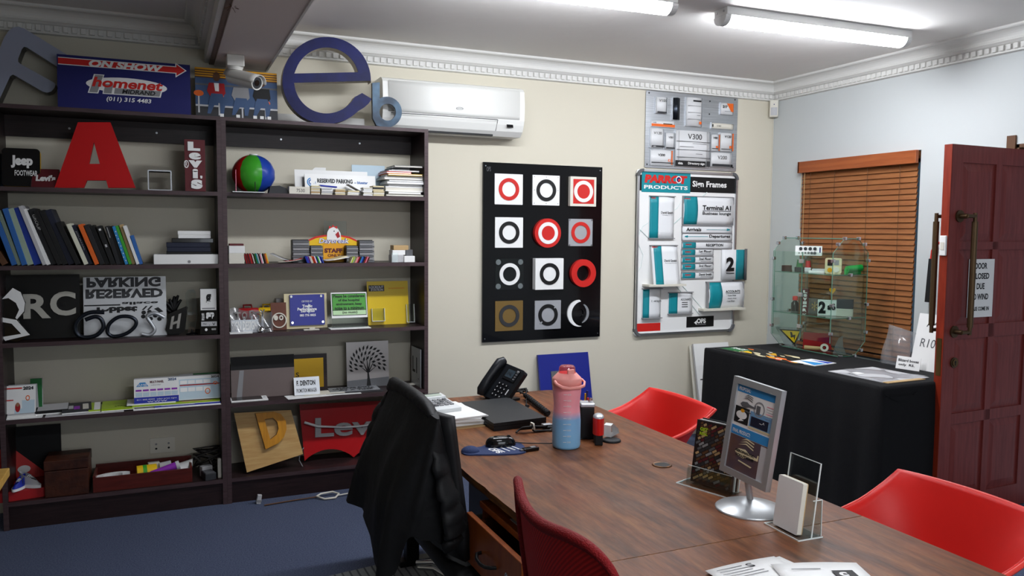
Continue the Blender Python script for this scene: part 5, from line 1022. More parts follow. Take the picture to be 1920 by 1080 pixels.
# motion sensor in the corner with its cable
t = thing('motion_sensor', 'small white motion sensor in the corner under the cornice', 'sensor', (XR-.04, YW-.045, 2.45), (0, 0, D(-38)))
MB().box(-.032, -.02, 0, .032, .03, .13, 'offwhite', .006).build('casing', t); MB().grid(lambda u, v: (-.024+.048*u, -.021-.006*math.sin(PI*u), .012+.06*v), 6, 2, 'lightgrey').build('lens', t); MB().face(-.0205, .0, .095).disc(0, 0, .004, 'navy', 0, .001, n=10).build('led', t)
MB().tube([(0, 0, 0), (.002, .0, -.4), (0, 0, -1.0), (.002, 0, -1.7)], .003, 'offwhite', 6).build('sensor_cable', None, (XR-.006, YW-.006, 2.45), label='thin white cable running down the corner under the sensor', cat='cable')
# panels standing on the floor against the back wall
def leaner(x0, y0, x1, y1, mat, th, Yb, Yt, name, label, draw, edge=None, shift=0):
    a = U(x0, y0, 'y', Yt); b = U(x1, y1, 'y', Yt); w_ = b.x-a.x; H_ = math.hypot((a.z+b.z)/2, Yt-Yb); ang = math.atan2(Yt-Yb, (a.z+b.z)/2)
    m = MB().face(-th); m.prism([(-w_/2, 0), (w_/2, 0), (w_/2, H_), (-w_/2, H_)], -th, 0, mat, side=edge); draw(m, w_, H_)
    return m.build(name, None, ((a.x+b.x)/2+shift, Yb, 0), (-ang, D(0), 0), label, 'sign')
P('panelblue', '#1c2680', .35)
leaner(1006, 665, 1100, 661, 'panelblue', .02, 4.80, 4.955, 'letter_sign', 'dark blue panel with letter F leaning behind the desk', lambda m, w_, H_: (m.text('F', -.11, H_-.30, .02, H_-.12, 'midgrey', 0, .006, bold=.04), m.rect(-.09, H_-.27, -.07, H_-.16, 'silver', .0065, .002)))
def target(m, w_, H_):
    cx, cz, r_ = -.02, H_-.27, .085
    for a0, c_ in ((0, 'pink2'), (90, 'sky'), (180, 'yellow'), (270, 'black')): m.prism([(cx, cz)]+arc(cx, cz, r_, a0, a0+90, 10), 0, .0006, c_)
    m.disc(cx, cz, r_+.006, 'ink', .0004, .0006, hole=r_-.003); m.rect(cx-.115, cz-.004, cx+.115, cz+.004, 'ink', .0006, .0006); m.rect(cx-.004, cz-.115, cx+.004, cz+.115, 'ink', .0006, .0006)
    m.rect(-w_*.36, cz-.30, w_*.45, cz-.125, 'lightgrey', 0, .0006); m.text('signs', -.02, cz-.24, w_*.4, cz-.16, 'ink', .0008); m.rect(-w_*.25, cz-.6, w_*.45, cz-.31, 'soft_black', 0, .0006)
P('pink2', '#c2348a', .5)
leaner(1297, 646, 1362, 641, 'gloss_white', .02, 4.77, 4.93, 'target_panel', 'white panel with a four-colour target leaning in the corner', target, 'lightgrey')
MB().face(0).rect(-.17, 0, .17, .705, 'offwhite', 0, .01).build('spare_panel', None, (3.80, 4.82, 0), (-D(11), 0, 0), 'pale panel standing just behind the four-colour target panel', 'panel')

# ================================================================== RIGHT WALL
P('blindwood', '#85502b', .45, var=('#986137', 5, (14, 1, 14), 3)); P('valance', '#8d4722', .38, var=('#a3582d', 4, (10, .6, 10), 3))
t = thing('wooden_blind', 'closed brown wooden venetian blind over the window', 'blind', (XR, (WY0+WY1)/2, WZ1))
hw = (WY1-WY0)/2
mb = MB().box(-.045, -hw-.0, -.085, -.02, hw+.0, -.002, 'valance', .003); mb.box(-.045, hw-.012, -.085, .02, hw, -.002, 'valance'); mb.build('valance', t)
MB().box(-.018, -hw+.02, -.05, .03, hw-.02, -.004, 'blindwood').build('head_rail', t)
sl = MB(); npit = 34; pit = (WZ1-.10-.74)/npit; aa = D(74)
for i in range(npit):
    z = -.105-pit*i; T_ = Matrix.Translation((-.0, 0, z)) @ Matrix.Rotation(-aa, 4, 'Y')
    sl.T = T_; sl.box(-.0245, -hw+.018, -.0014, .0245, hw-.012, .0014, 'blindwood')
sl.build('slats', t)
for q in (-.38, -.12, .17, .40): MB().cyl((-.024, q, -.06), (-.024, q, -.105-pit*npit), .0016, 'brown', n=5).build('ladder_cord', t)
MB().cyl((-.03, hw-.06, -.08), (-.03, hw-.06, -.75), .0022, 'tan', n=6).cyl((-.03, hw-.03, -.08), (-.03, hw-.03, -.5), .0022, 'tan', n=6).build('pull_cord', t)
MB().box(-.02, -hw+.02, -.105-pit*npit-.02, .02, hw-.012, -.105-pit*npit, 'blindwood', .003).build('bottom_rail', t)

# table under a black cloth
TX0, TX1, TY0, TY1, TZ = 3.365, 4.035, 2.945, 4.415, .765
P('cloth', '#040407', .9, bump=(300, .25))
mb = MB(); per = []
def lp(x0, y0, x1, y1, n): return [(x0+(x1-x0)*i/n, y0+(y1-y0)*i/n) for i in range(n)]
ring = lp(TX0, TY1, TX0, TY0, 60)+lp(TX0, TY0, TX1, TY0, 24)+lp(TX1, TY0, TX1, TY1, 60)+lp(TX1, TY1, TX0, TY1, 24)
N = len(ring); rows = [(0, TZ, -.012), (.0, TZ-.004, -.003), (.03, TZ-.02, 0), (.3, .55, .006), (.6, .3, .012), (.85, .12, .02), (1, .006, .03)]
vs = []; cxT, cyT = (TX0+TX1)/2, (TY0+TY1)/2; rg = random.Random(4)
for v, z, o in rows:
    for i, (x, y) in enumerate(ring):
        nx = -1 if i < 60 else 0 if i < 84 else 1 if i < 144 else 0; ny = 0 if i < 60 else -1 if i < 84 else 0 if i < 144 else 1
        rip = v*(.012*math.sin(i*.55)+.010*math.sin(i*.23+1)+(.012 if nx == -1 else .0)*math.sin(i*.9))
        if nx > 0 or ny < 0: rip = 0; o = min(o, .006)
        vs.append((x+nx*(o+rip), y+ny*(o+rip), z+(.006+.006*math.sin(i*.31) if v == 1 else 0)*(1 if nx < 1 else 0)))
fs = [(j*N+i, (j+1)*N+i, (j+1)*N+(i+1) % N, j*N+(i+1) % N) for j in range(len(rows)-1) for i in range(N)]
mb.add(vs, fs, 'cloth', True); mb.add(vs[:N], [tuple(range(N))[::-1] if False else tuple(range(N))], 'cloth')
mb.grid(lambda u, v: (TX0+.012+.25*u, TY0-.003-.006*math.sin(PI*u), TZ-.035-.05*math.sin(PI*u)*(1-v)-.02*v), 10, 2, 'cloth')
mb.build('tablecloth', None, label='black floor-length cloth covering the table by the window', cat='tablecloth')
# prints lying on it
mb = MB(); mb.box(-.13, -.36, 0, .13, .36, .003, 'black'); rg = random.Random(9)
for i in range(46):
    y = rg.uniform(-.33, .2); x = rg.uniform(-.11, .10); L_ = rg.uniform(.05, .16); c_ = rg.choice(['orange', 'amber', 'yellow', 'red', 'cream', 'tan', 'offwhite'])
    if x < -.02 or rg.random() < .5: mb.prism([(x, y), (x+L_*.3, y+L_*.35), (x+L_*.25, y+L_), (x-.006, y+L_*.4)], .003+i*1e-5, .0034+i*1e-5, c_) if x+L_*.3 < .128 and y+L_ < .35 else None
mb.rect(-.10, .17, .03, .34, 'darkgreen', .0036, .0003); mb.T = Matrix.Translation((0, .26, .0042)) @ Matrix.Rotation(-PI/2, 4, 'Z'); mb.text('RACE', -.06, -.03, .06, .02, 'white', 0, .0003, bold=.04)
mb.build('flame_print', None, (3.555, 4.00, TZ), (0, 0, D(3)), 'black print with orange flames lying on the black cloth', 'print')
mb = MB(); mb.box(-.10, -.09, 0, .10, .09, .004, 'white'); mb.prism([(-.09, -.08), (.02, -.08), (-.02, .08)], .004, .0046, 'sky'); mb.prism([(.03, -.08), (.095, -.07), (.06, .06)], .004, .0046, 'blue'); mb.build('triangle_print', None, (3.60, 3.66, TZ), (0, 0, D(8)), 'small print with blue triangles near the glass cabinet', 'print')
mb = MB(); mb.grid(lambda u, v: (-.19+.36*u, -.16+.36*v, .005+.006*math.sin(u*9+v*4)+.004*math.sin(v*11)), 14, 14, 'bagplastic'); mb.box(-.19, -.17, 0, .17, .20, .003, 'lightgrey'); mb.box(-.19, -.20, .001, .10, -.165, .004, 'tan'); mb.box(-.12, .05, .004, -.07, .1, .0055, 'white')
mb.build('plastic_sleeve', None, (3.65, 3.20, TZ), (0, 0, D(2)), 'flat plastic sleeve with tan edge at the near end of the cloth', 'sleeve')
def side_T(y, x, z): return (y, x, z)
WB = D(-90)
mb = MB().face(-.006); mb.rect(-.16, 0, .16, .33, 'gloss_white', -.006, .006); mb.text('A4', -.10, .255, -.02, .30, 'midgrey', .0002, .0006); mb.text('R100.00', -.12, .135, .09, .185, 'midgrey', .0002, .0006, shear=.1)
mb.build('price_board', None, (4.0, 3.145, TZ+.0), (-D(12), 0, WB), 'white board with handwritten price R100.00 behind the door', 'price board')
mb = MB(); mb.T = face_T(0)
def bagf(u, v): return (-.10+.20*u, .004-.0*v, 0)
mb = MB(); mb.grid(lambda u, v: (-.105+.19*u+.012*v, -.008*math.sin(u*8+v*6)-.025*math.sin(PI*u)*math.sin(PI*v), .002+.24*v*(1-.12*u)), 12, 12, 'bagplastic'); mb.grid(lambda u, v: (-.105+.19*u+.012*v, .012+.006*math.sin(u*7), .002+.24*v*(1-.12*u)), 8, 8, 'bagplastic')
mb.build('clear_bag', None, (3.985, 3.40, TZ), (-D(10), 0, WB), 'clear plastic bag standing between blind and white price board', 'bag')
mb = MB().face(-.002); mb.rect(-.07, 0, .07, .075, 'white', -.002, .002); mb.text('Blizard boxes', -.06, .044, .06, .06, 'ink', .0002, .0004, bold=.03); mb.text('only  R5.', -.055, .016, .04, .034, 'ink', .0002, .0004, bold=.03)
mb.build('price_card', None, (3.93, 3.265, TZ+.001), (-D(14), 0, D(-78)), 'small white handwritten price card in front of the clear bag', 'price card')

# glass cabinet
P('clip', '#c9cbce', .2, 1)
CX0, CX1, CY0, CY1, CZ0, CZ1, CH = 3.828, 4.125, 3.752, 4.285, TZ+.004, 1.52, .09
t = thing('glass_cabinet', 'clear glass display cabinet with clipped corners on the black cloth', 'display cabinet', (CX0, CY0, CZ0))
wC, dC, hC = CX1-CX0, CY1-CY0, CZ1-CZ0
octo = [(CH, 0), (wC-CH, 0), (wC, CH), (wC, hC-CH), (wC-CH, hC), (CH, hC), (0, hC-CH), (0, CH)]
for y in (0, dC):
    m = MB(); m.T = face_T(y); m.prism(octo, -.005, 0, 'glass', side='glass_edge'); m.build('end_pane', t)
for x, lb in ((0, 'hinged'), (wC, None)):
    n_ = 2 if x == 0 else 1
    for k in range(n_):
        m = MB(); y0 = .006+k*(dC-.012)/n_; y1 = .006+(k+1)*(dC-.012)/n_-.002; m.box(x, y0, CH, x+.004, y1, hC-CH, 'glass'); 
        for a_, b_ in ((y0, y0+.0015), (y1-.0015, y1)): m.box(x-.0003, a_, CH, x+.0043, b_, hC-CH, 'glass_edge')
        m.build('glass_door' if x == 0 else 'back_pane', t)
for z, a_, b_ in ((0, CH, wC-CH), (hC, CH, wC-CH), (1.015-CZ0, .006, wC-.004), (1.29-CZ0, .006, wC-.004)):
    m = MB().box(a_, .006, z-.003, b_, dC-.006, z+.002, 'glass'); m.box(a_-.0005, .006, z-.0032, a_+.0015, dC-.006, z+.0022, 'glass_edge').box(a_, .0055, z-.0032, b_, .0075, z+.0022, 'glass_edge'); m.build('glass_shelf' if 0 < z < hC else ('base_pane' if z == 0 else 'top_pane'), t)
def clip(x, y, z): MB().box(x-.011, y-.011, z-.011, x+.011, y+.011, z+.011, 'clip', .004).build('clip', t)
for y in (0, dC):
    for a_, b_ in ((CH, 0), (wC-CH, 0), (CH, hC), (wC-CH, hC), (0, hC-CH-.05), (0, .33), (wC, hC-CH-.05), (wC, .33), (wC, .15), (0, .15), (CH*.4, hC-CH*.4), (wC-CH*.4, hC-CH*.4), (wC-CH*.4, CH*.4), (wC/2, 1.29-CZ0), (wC/2, 1.015-CZ0)): clip(a_, y, b_)
for zz in (.17, .38, .60): MB().box(-.012, dC*.5-.02, zz-.014, .008, dC*.5+.02, zz+.014, 'clip', .004).build('hinge', t)
# contents
def inside(px, py, X=3.96): return U(px, py, 'x', X)
def put(mb, name, px, zs, label, cat, X=3.96, rz=-50, lean=0, group=None):
    p = U(px, 560, 'x', X); return mb.build(name, None, (X, max(CY0+.05, min(CY1-.05, p.y)), zs), (-D(lean), 0, D(rz)), label, cat, group)
SA, SB, SC_ = 1.2925, 1.0175, CZ0+.0025
mb = MB().face(0); mb.rect(-.085, 0, .085, .065, 'white', -.003, .003)
for i in range(4): mb.disc(-.05+.03*i, .046, .011, 'darkgrey', 0, .004, n=16)
for i in range(6): mb.disc(-.06+.02*i, .018, .004+.0012*i, 'midgrey', 0, .004, n=14)
mb.rect(.068, .02, .076, .055, 'navy', 0, .0006)
mb.box(-.02, -.12, .005, .02, 0, .01, 'acrylic'); mb.T = I4.copy(); mb.box(-.03, 0, -.11, .03, .02, -.108, 'acrylic').box(-.028, .002, -.11, .028, .005, 0, 'acrylic'); o = put(mb, 'button_card', 1513, SA+.11, 'white card of round dark buttons in the glass cabinet', 'card', rz=-50)
mb = MB(); mb.box(-.03, -.02, 0, .03, .02, .03, 'charcoal', .003).cyl((0, 0, .03), (0, 0, .08), .022, 'darkgreen', .016); put(mb, 'rubber_stamp', 1497, SA, 'green-topped stamp on the upper cabinet shelf', 'stamp')
mb = MB(); mb.box(-.02, -.02, 0, .02, .02, .03, 'lightgrey', .003).cyl((0, 0, .03), (0, 0, .075), .02, 'crimson', .015); put(mb, 'rubber_stamp', 1513, SA, 'red-topped stamp on the upper cabinet shelf', 'stamp')
mb = MB().box(-.05, -.03, 0, .05, .03, .012, 'white').box(-.03, -.02, .012, .05, .03, .025, 'lightgrey'); put(mb, 'label_pack', 1530, SA, 'small white packs beside the stamps in the cabinet', 'pack')
mb = MB().box(-.03, -.03, 0, .03, .03, .04, 'leather', .002); put(mb, 'brown_box', 1458, SA, 'small brown box at the left of the upper cabinet shelf', 'box', X=3.90)
mb = MB(); mb.face(0); mb.rect(-.05, 0, .05, .10, 'cream', -.02, .02, .01); mb.rect(-.035, .05, .0, .09, 'ink', .0005, .0005); mb.rect(.005, .055, .035, .088, 'grey', .0005, .0005); mb.disc(-.02, .022, .015, 'amber', .0005, .003, n=16); mb.disc(.02, .025, .018, 'offwhite', .0005, .003, n=16); put(mb, 'clock_plate', 1560, SA, 'cream plate with dark squares in the upper cabinet', 'plate', X=3.97)
mb = MB(); mb.T = Matrix.Translation((0, 0, 0)); mb.prism([(-.05, 0), (.06, 0), (.06, .03), (.0, .035), (-.05, .02)], 0, .03, 'green_c' if 'green_c' in MT else P('green_c', '#16b04a', .25)); mb.T = Matrix.Rotation(PI/2, 4, 'X'); mb.cyl((-.045, .03, 0), (.06, .04, 0), .022, 'green_c', n=14); put(mb, 'green_stapler', 1603, SA+.0, 'bright green translucent box on the upper cabinet shelf', 'box', X=4.05, rz=-10)
mb = MB(); mb.lathe([(.026, 0), (.026, .055), (.012, .07), (.012, .075)], 'gloss_black', 18).lathe([(.018, .075), (.018, .1), (.01, .104)], 'red', 18); put(mb, 'small_bottle', 1491, SB, 'small black bottle with red cap on the lower cabinet shelf', 'bottle')
mb = MB().face(0); mb.rect(-.026, 0, .026, .16, 'maroon', -.02, .02)
for c, z0 in (('L', .13), ('e', .105), ('v', .08), ('i', .055), ("s", .03), ('R', .006)): mb.text(c, -.012, z0, .014, z0+.02, 'white', .0006, .001, bold=.06)
put(mb, 'sign_box', 1509, SB, 'mini maroon sign box with white letters inside the cabinet', 'sign')
mb = MB().face(0); mb.rect(-.04, 0, .04, .10, 'bagplastic', -.02, .02); mb.text('*', -.02, .02, .02, .08, 'tan', .0005, .001); put(mb, 'clear_block', 1528, SB, 'clear square block on the lower cabinet shelf', 'block')
mb = MB().face(0); mb.rect(-.06, 0, .06, .10, 'white', -.02, .02); mb.text('2', -.055, .01, -.01, .09, 'ink', .0005, .001, bold=.06); mb.text('a6', .0, .035, .05, .08, 'ink', .0005, .001, bold=.05); put(mb, 'number_plate', 1552, SB, 'white plate with black figures on the lower cabinet shelf', 'plate')
mb = MB().box(-.05, -.03, 0, .05, .03, .05, 'offwhite', .002).box(-.05, -.03, .05, .05, .03, .11, 'darkgrey', .002); put(mb, 'dark_box', 1585, SB, 'dark box over a cream one at the right of the lower shelf', 'box', X=4.03)
mb = MB(); mb.tube([(0, 0, .0), (0, 0, .04)], .003, 'tan'); mb.face(0); mb.prism([(0, .04), (-.02, .065), (-.018, .078), (-.008, .08), (0, .07), (.008, .08), (.018, .078), (.02, .065)], -.01, 0, 'amber'); put(mb, 'heart_pin', 1560, SB+.1, 'small amber heart on a pin above the figures plate', 'pin', X=3.97)
mb = MB().face(-.004); mb.prism([(-.10, .13), (.09, .13), (.02, .0), (-.03, 0)], -.004, 0, 'bagplastic'); mb.prism([(-.075, .115), (.07, .115), (.03, .01)], 0, .001, 'ink'); mb.prism([(-.055, .107), (.062, .107), (.029, .026)], .001, .0016, 'yellow'); mb.prism([(.0, .1), (.012, .098), (.018, .078), (.035, .082), (.03, .04), (.024, .066), (.006, .06)], .0016, .0022, 'ink'); put(mb, 'hazard_sign', 1482, SC_, 'yellow lightning hazard triangle standing upside down in the cabinet', 'sign', rz=-50, X=3.95)
mb = MB(); mb.cyl((-.07, 0, .016), (.05, 0, .016), .015, 'tan', .012, 14); put(mb, 'wooden_grip', 1532, SC_, 'tan wooden grip on the cabinet floor', 'handle')
mb = MB(); mb.box(-.09, 0, 0, .09, .006, .11, 'crimson'); put(mb, 'red_folder', 1535, SC_, 'dark red folder at the back of the cabinet floor', 'folder', X=4.02)
mb = MB().face(0); mb.disc(0, .03, .026, 'offwhite', -.006, .006, hole=.012, n=24); mb.disc(0, .03, .013, 'ink', -.005, .004, hole=.008, n=20); put(mb, 'ring_tag', 1549, SC_, 'small white ring tag on the cabinet floor', 'tag')
mb = MB().face(0); mb.prism([(-.04, 0), (.04, 0), (.02, .05), (.015, .12), (-.01, .10), (-.03, .05)], -.01, 0, 'bagplastic'); put(mb, 'clear_award', 1578, SC_, 'pale clear award at the right of the cabinet floor', 'award', X=4.0)

# door, standing open into the room
P('doorwood', '#702c29', .42, var=('#823a35', 4, (14, 14, 1), 4), bump=(30, .06)); P('dooredge', '#8a2c14', .45, var=('#78200e', 5, (8, 8, 1), 3)); P('bronze', '#5d4a34', .42, .75)
DW, DT, DH, DB = .772, .046, 2.022, .006
dr = bpy.data.objects.new('door_1', None); COL.objects.link(dr); dr.location = (3.763, 2.912, 0); dr.rotation_euler = (0, 0, D(1.5)); dr['kind'] = 'structure'
m = MB(); st = .091; mu = .048; pw = (DW-2*st-mu)/2
xs = [(st, st+pw), (st+pw+mu, DW-st)]; zs_ = [(.13, .53), (.588, .993), (1.067, 1.472), (1.514, 1.93)]
m.box(0.003, .010, DB, DW, DT-.010, DH, 'doorwood')
def rail(x0, z0, x1, z1): m.box(x0, 0, z0, x1, DT, z1, 'doorwood')
rail(.003, DB, st, DH); rail(DW-st, DB, DW, DH); rail(st+pw, .13, st+pw+mu, 1.93)
for a_, b_ in ((DB, .13), (.53, .588), (.993, 1.067), (1.472, 1.514), (1.93, DH)): rail(st, a_, DW-st, b_)
for x0, x1 in xs:
    for z0, z1 in zs_:
        for yy, sg in ((.010, -1), (DT-.010, 1)):
            i_ = .045; o_ = [(x0+.006, yy, z0+.006), (x1-.006, yy, z0+.006), (x1-.006, yy, z1-.006), (x0+.006, yy, z1-.006)]; p_ = [(x0+i_, yy+sg*.007, z0+i_), (x1-i_, yy+sg*.007, z0+i_), (x1-i_, yy+sg*.007, z1-i_), (x0+i_, yy+sg*.007, z1-i_)]
            fs = [(0, 1, 5, 4), (1, 2, 6, 5), (2, 3, 7, 6), (3, 0, 4, 7), (4, 5, 6, 7)]
            m.add(o_+p_, fs if sg < 0 else [f[::-1] for f in fs], 'doorwood')
m.box(0, .0005, DB, .003, DT-.0005, DH, 'dooredge'); m.build('leaf', dr)
for sg in (-1, 1):
    y0 = 0 if sg < 0 else DT; h = MB()
    for z in (1.035, 1.648):
        h.cyl((.078, y0, z), (.078, y0+sg*.008, z), .032, 'bronze', n=20); h.cyl((.078, y0+sg*.008, z), (.078, y0+sg*.05, z), .013, 'bronze', n=12); h.cyl((.07, y0+sg*.05, z), (.135 if sg < 0 else .09, y0+sg*.05, z), .010, 'bronze', n=10)
    xb = .135 if sg < 0 else .03
    if sg > 0:
        for z in (1.035, 1.648): h.cyl((.078, y0+.05, z), (xb, y0+.05, z), .010, 'bronze', n=10)
    h.cyl((xb, y0+sg*.05, 1.02), (xb, y0+sg*.05, 1.665), .010, 'bronze', n=12); h.cyl((xb, y0+sg*.05, 1.06), (xb, y0+sg*.05, 1.62), .0155, 'bronze', n=16); h.build('pull_handle', dr)
k = MB(); k.cyl((.088, 0, .868), (.088, -.008, .868), .028, 'bronze', n=20).cyl((.088, -.008, .868), (.088, -.012, .868), .02, 'brass', n=16); k.face(-.012, .088, .868).rect(-.003, -.014, .003, .004, 'black', .0, .001); k.face(-.012, .088, .872).disc(0, 0, .006, 'black', 0, .001, n=10); k.build('keyhole_plate', dr)
MB().box(-.002, .008, .80, 0, .036, 1.0, 'brass').build('lock_plate', dr); MB().box(-.014, .004, 1.44, .0, .040, 1.545, 'gloss_white', .003).box(-.016, .012, 1.47, -.013, .032, 1.51, 'offwhite').build('door_contact', dr)
t1 = MB().face(0); t1.rect(-.105, 0, .105, .315, 'paper', 0, .001); 
for st_, z0, x0, x1 in (('DOOR', .262, -.055, .045), ('CLOSED', .207, -.075, .065), ('DUE', .152, -.035, .03), ('TO WIND', .095, -.08, .065), ('PLEASE COME IN', .035, -.09, .075)): t1.text(st_, x0, z0, x1, z0+(.033 if z0 > .05 else .022), 'ink', .0012, .0004, bold=.035)
nx = .278; t1.build('paper_notice', None, (3.763+nx*math.cos(D(1.5)), 2.912+nx*math.sin(D(1.5))-.0005, 1.105), (0, 0, D(1.5)), 'white door closed due to wind notice on the open door', 'notice')
tr5 = struct('trim_5', MB().box(XR-.012, DY1-.005, 0, XR, DY1+.045, DZ+.05, 'brown').box(XR, DY1-.022, 0, XR+.12, DY1, DZ, 'brown').box(XR, DY0, DZ-.02, XR+.12, DY1, DZ, 'brown'))
# red hose hanging on the wall behind the door
t = thing('extinguisher_hose', 'red hose with black nozzle hanging behind the door', 'hose', (XR-.03, 3.455, 1.42))
mb = MB(); mb.tube([(0, -.10, .04), (0, -.05, .085), (0, -.005, .075), (0, .022, .03), (0, .026, -.02)], .010, 'gloss_red', 10); mb.build('hose', t); MB().cyl((0, .026, -.02), (0, .03, -.29), .017, 'rubber', .026, 16).build('nozzle', t)
MB().box(0, -.14, -.02, .03, -.06, .06, 'crimson', .004).build('wall_bracket', t)

# ================================================================== DESKS AND CHAIRS
def wood_desk():
    mt = bpy.data.materials.new('desk_wood'); mt.use_nodes = True; nt = mt.node_tree; b = nt.nodes['Principled BSDF']; L = nt.links.new
    tc = nd(nt, 'ShaderNodeTexCoord')
    def noise(scale, st, det, ro=.6):
        mp = nd(nt, 'ShaderNodeMapping'); mp.inputs['Scale'].default_value = st; n = nd(nt, 'ShaderNodeTexNoise'); n.inputs['Scale'].default_value = scale; n.inputs['Detail'].default_value = det; n.inputs['Roughness'].default_value = ro
        L(tc.outputs['Object'], mp.inputs[0]); L(mp.outputs[0], n.inputs['Vector']); return n
    def ramp(n, stops):
        r = nd(nt, 'ShaderNodeValToRGB'); e = r.color_ramp.elements
        while len(e) < len(stops): e.new(.5)
        for q, (p, c) in zip(e, stops): q.position = p; q.color = lin(c)
        L(n.outputs[0], r.inputs[0]); return r
    def mix(a, c, f, t='MIX'):
        m = nd(nt, 'ShaderNodeMixRGB', blend_type=t)
        if isinstance(f, float): m.inputs[0].default_value = f
        else: L(f.outputs[0], m.inputs[0])
        L(a.outputs[0], m.inputs[1]); L(c.outputs[0], m.inputs[2]); return m
    grain = ramp(noise(3.2, (7, .9, 1), 8, .7), [(.28, '#3c220f'), (.43, '#663b1f'), (.57, '#83512d'), (.75, '#98683c')])
    fine = ramp(noise(16, (9, .8, 1), 6, .7), [(.3, '#8c8078'), (.7, '#ffffff')])
    wear = ramp(noise(2.6, (1.2, .8, 1), 4), [(.52, '#000000'), (.7, '#787878')])
    grey = ramp(noise(9, (3, 1, 1), 6), [(.3, '#655049'), (.7, '#92807a')])
    red = ramp(noise(3.5, (1.5, 1, 1), 3), [(.48, '#000000'), (.7, '#b0b0b0')])
    rc = ramp(noise(7, (6, 1, 1), 5), [(.3, '#6b2b14'), (.7, '#a0592f')])
    spots = ramp(noise(5.5, (1, 1, 1), 2), [(.66, '#000000'), (.76, '#888888')])
    dk = ramp(noise(30, (1, 1, 1), 2), [(.3, '#2c2a2c'), (.7, '#3b3836')])
    m = mix(mix(mix(mix(grain, grey, wear), rc, red), dk, spots), fine, .55, 'MULTIPLY'); L(m.outputs[0], b.inputs['Base Color'])
    rr = nd(nt, 'ShaderNodeMapRange'); rr.inputs[3].default_value = .3; rr.inputs[4].default_value = .55; L(noise(12, (4, 1, 1), 4).outputs[0], rr.inputs[0]); L(rr.outputs[0], b.inputs['Roughness'])
    b.inputs['Specular IOR Level'].default_value = .3; MT['desk_wood'] = mt
wood_desk(); P('desk_edge', '#4f3019', .5, var=('#96632e', 9, (6, .8, 6), 4)); P('black_metal', '#0d0d0f', .45)
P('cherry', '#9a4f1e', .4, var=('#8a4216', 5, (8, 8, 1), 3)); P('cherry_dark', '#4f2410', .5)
DX0, DX1, DYS, DYB, DZ0 = .895, 1.800, 1.625, 3.565, .75
def desk(y0, y1, label, back_round):
    t = thing('desk', label, 'desk', ((DX0+DX1)/2, (y0+y1)/2, 0)); w_ = (DX1-DX0)/2; h_ = (y1-y0)/2; rg = random.Random(8)
    pts = [(-w_, -h_), (w_, -h_)]
    if back_round: pts += arc(w_-.06, h_-.06, .06, 0, 90, 8)+arc(-w_+.04, h_-.04, .04, 90, 180, 6)
    else: pts += [(w_, h_), (-w_, h_)]
    n = 36; pts += [(-w_+rg.uniform(0, .004), h_-.05-(2*h_-.06)*i/n) for i in range(1, n)]
    MB().prism(pts, .726, DZ0, 'desk_wood', side='desk_edge').build('desktop', t)
    for yy in ((-h_+.06, h_-.09) if back_round else (-h_+.2, h_-.12)):
        for xx in (-w_+.12, w_-.12): MB().box(xx-.03, yy-.03, .03, xx+.03, yy+.03, .722, 'black_metal', .004).build('leg', t)
        MB().box(-w_+.06, yy-.03, 0, w_-.06, yy+.03, .03, 'black_metal', .004).build('foot', t)
    MB().box(-w_+.14, -h_+.1, .64, -w_+.17, h_-.1, .72, 'black_metal').build('cross_rail', t)
    MB().box(-w_+.40, -.26 if back_round else -h_+.1, .06, -w_+.42, h_-.1, .72, 'black_metal').build('modesty_panel', t)
    return t
dk1 = desk(DYS, DYB, 'worn dark brown desk carrying the laptop and the pink and blue bottle', True)
desk(.45, DYS-.003, 'worn dark brown desk in the foreground carrying the loose printed papers', False)
g_ = MB(); cx_, cy_ = 1.551-(DX0+DX1)/2, 2.253-(DYS+DYB)/2
g_.lathe([(.031, 0), (.034, .002), (.029, .004), (.027, .001), (.026, .001)], 'desk_edge', 28, cx_, cy_); g_.lathe([(.0001, .0008), (.027, .0012)], 'black', 28, cx_, cy_); g_.T = I4; o_ = g_.build('cable_grommet', dk1, (0, 0, DZ0))
MB().tube([U(783, 1055, 'z', .05), U(815, 1054, 'z', .075), U(850, 1075, 'z', .05), Vector((1.17, 3.12, .03))], .014, 'chrome', 10).build('chrome_tube', None, label='chrome tube foot on the striped carpet under the desk', cat='metal tube')
MB().tube([U(786, 1064, 'z', .03), U(815, 1066, 'z', .05), U(846, 1085, 'z', .03)], .012, 'chrome', 10).build('chrome_tube', None, label='second chrome tube foot just below the other one', cat='metal tube')

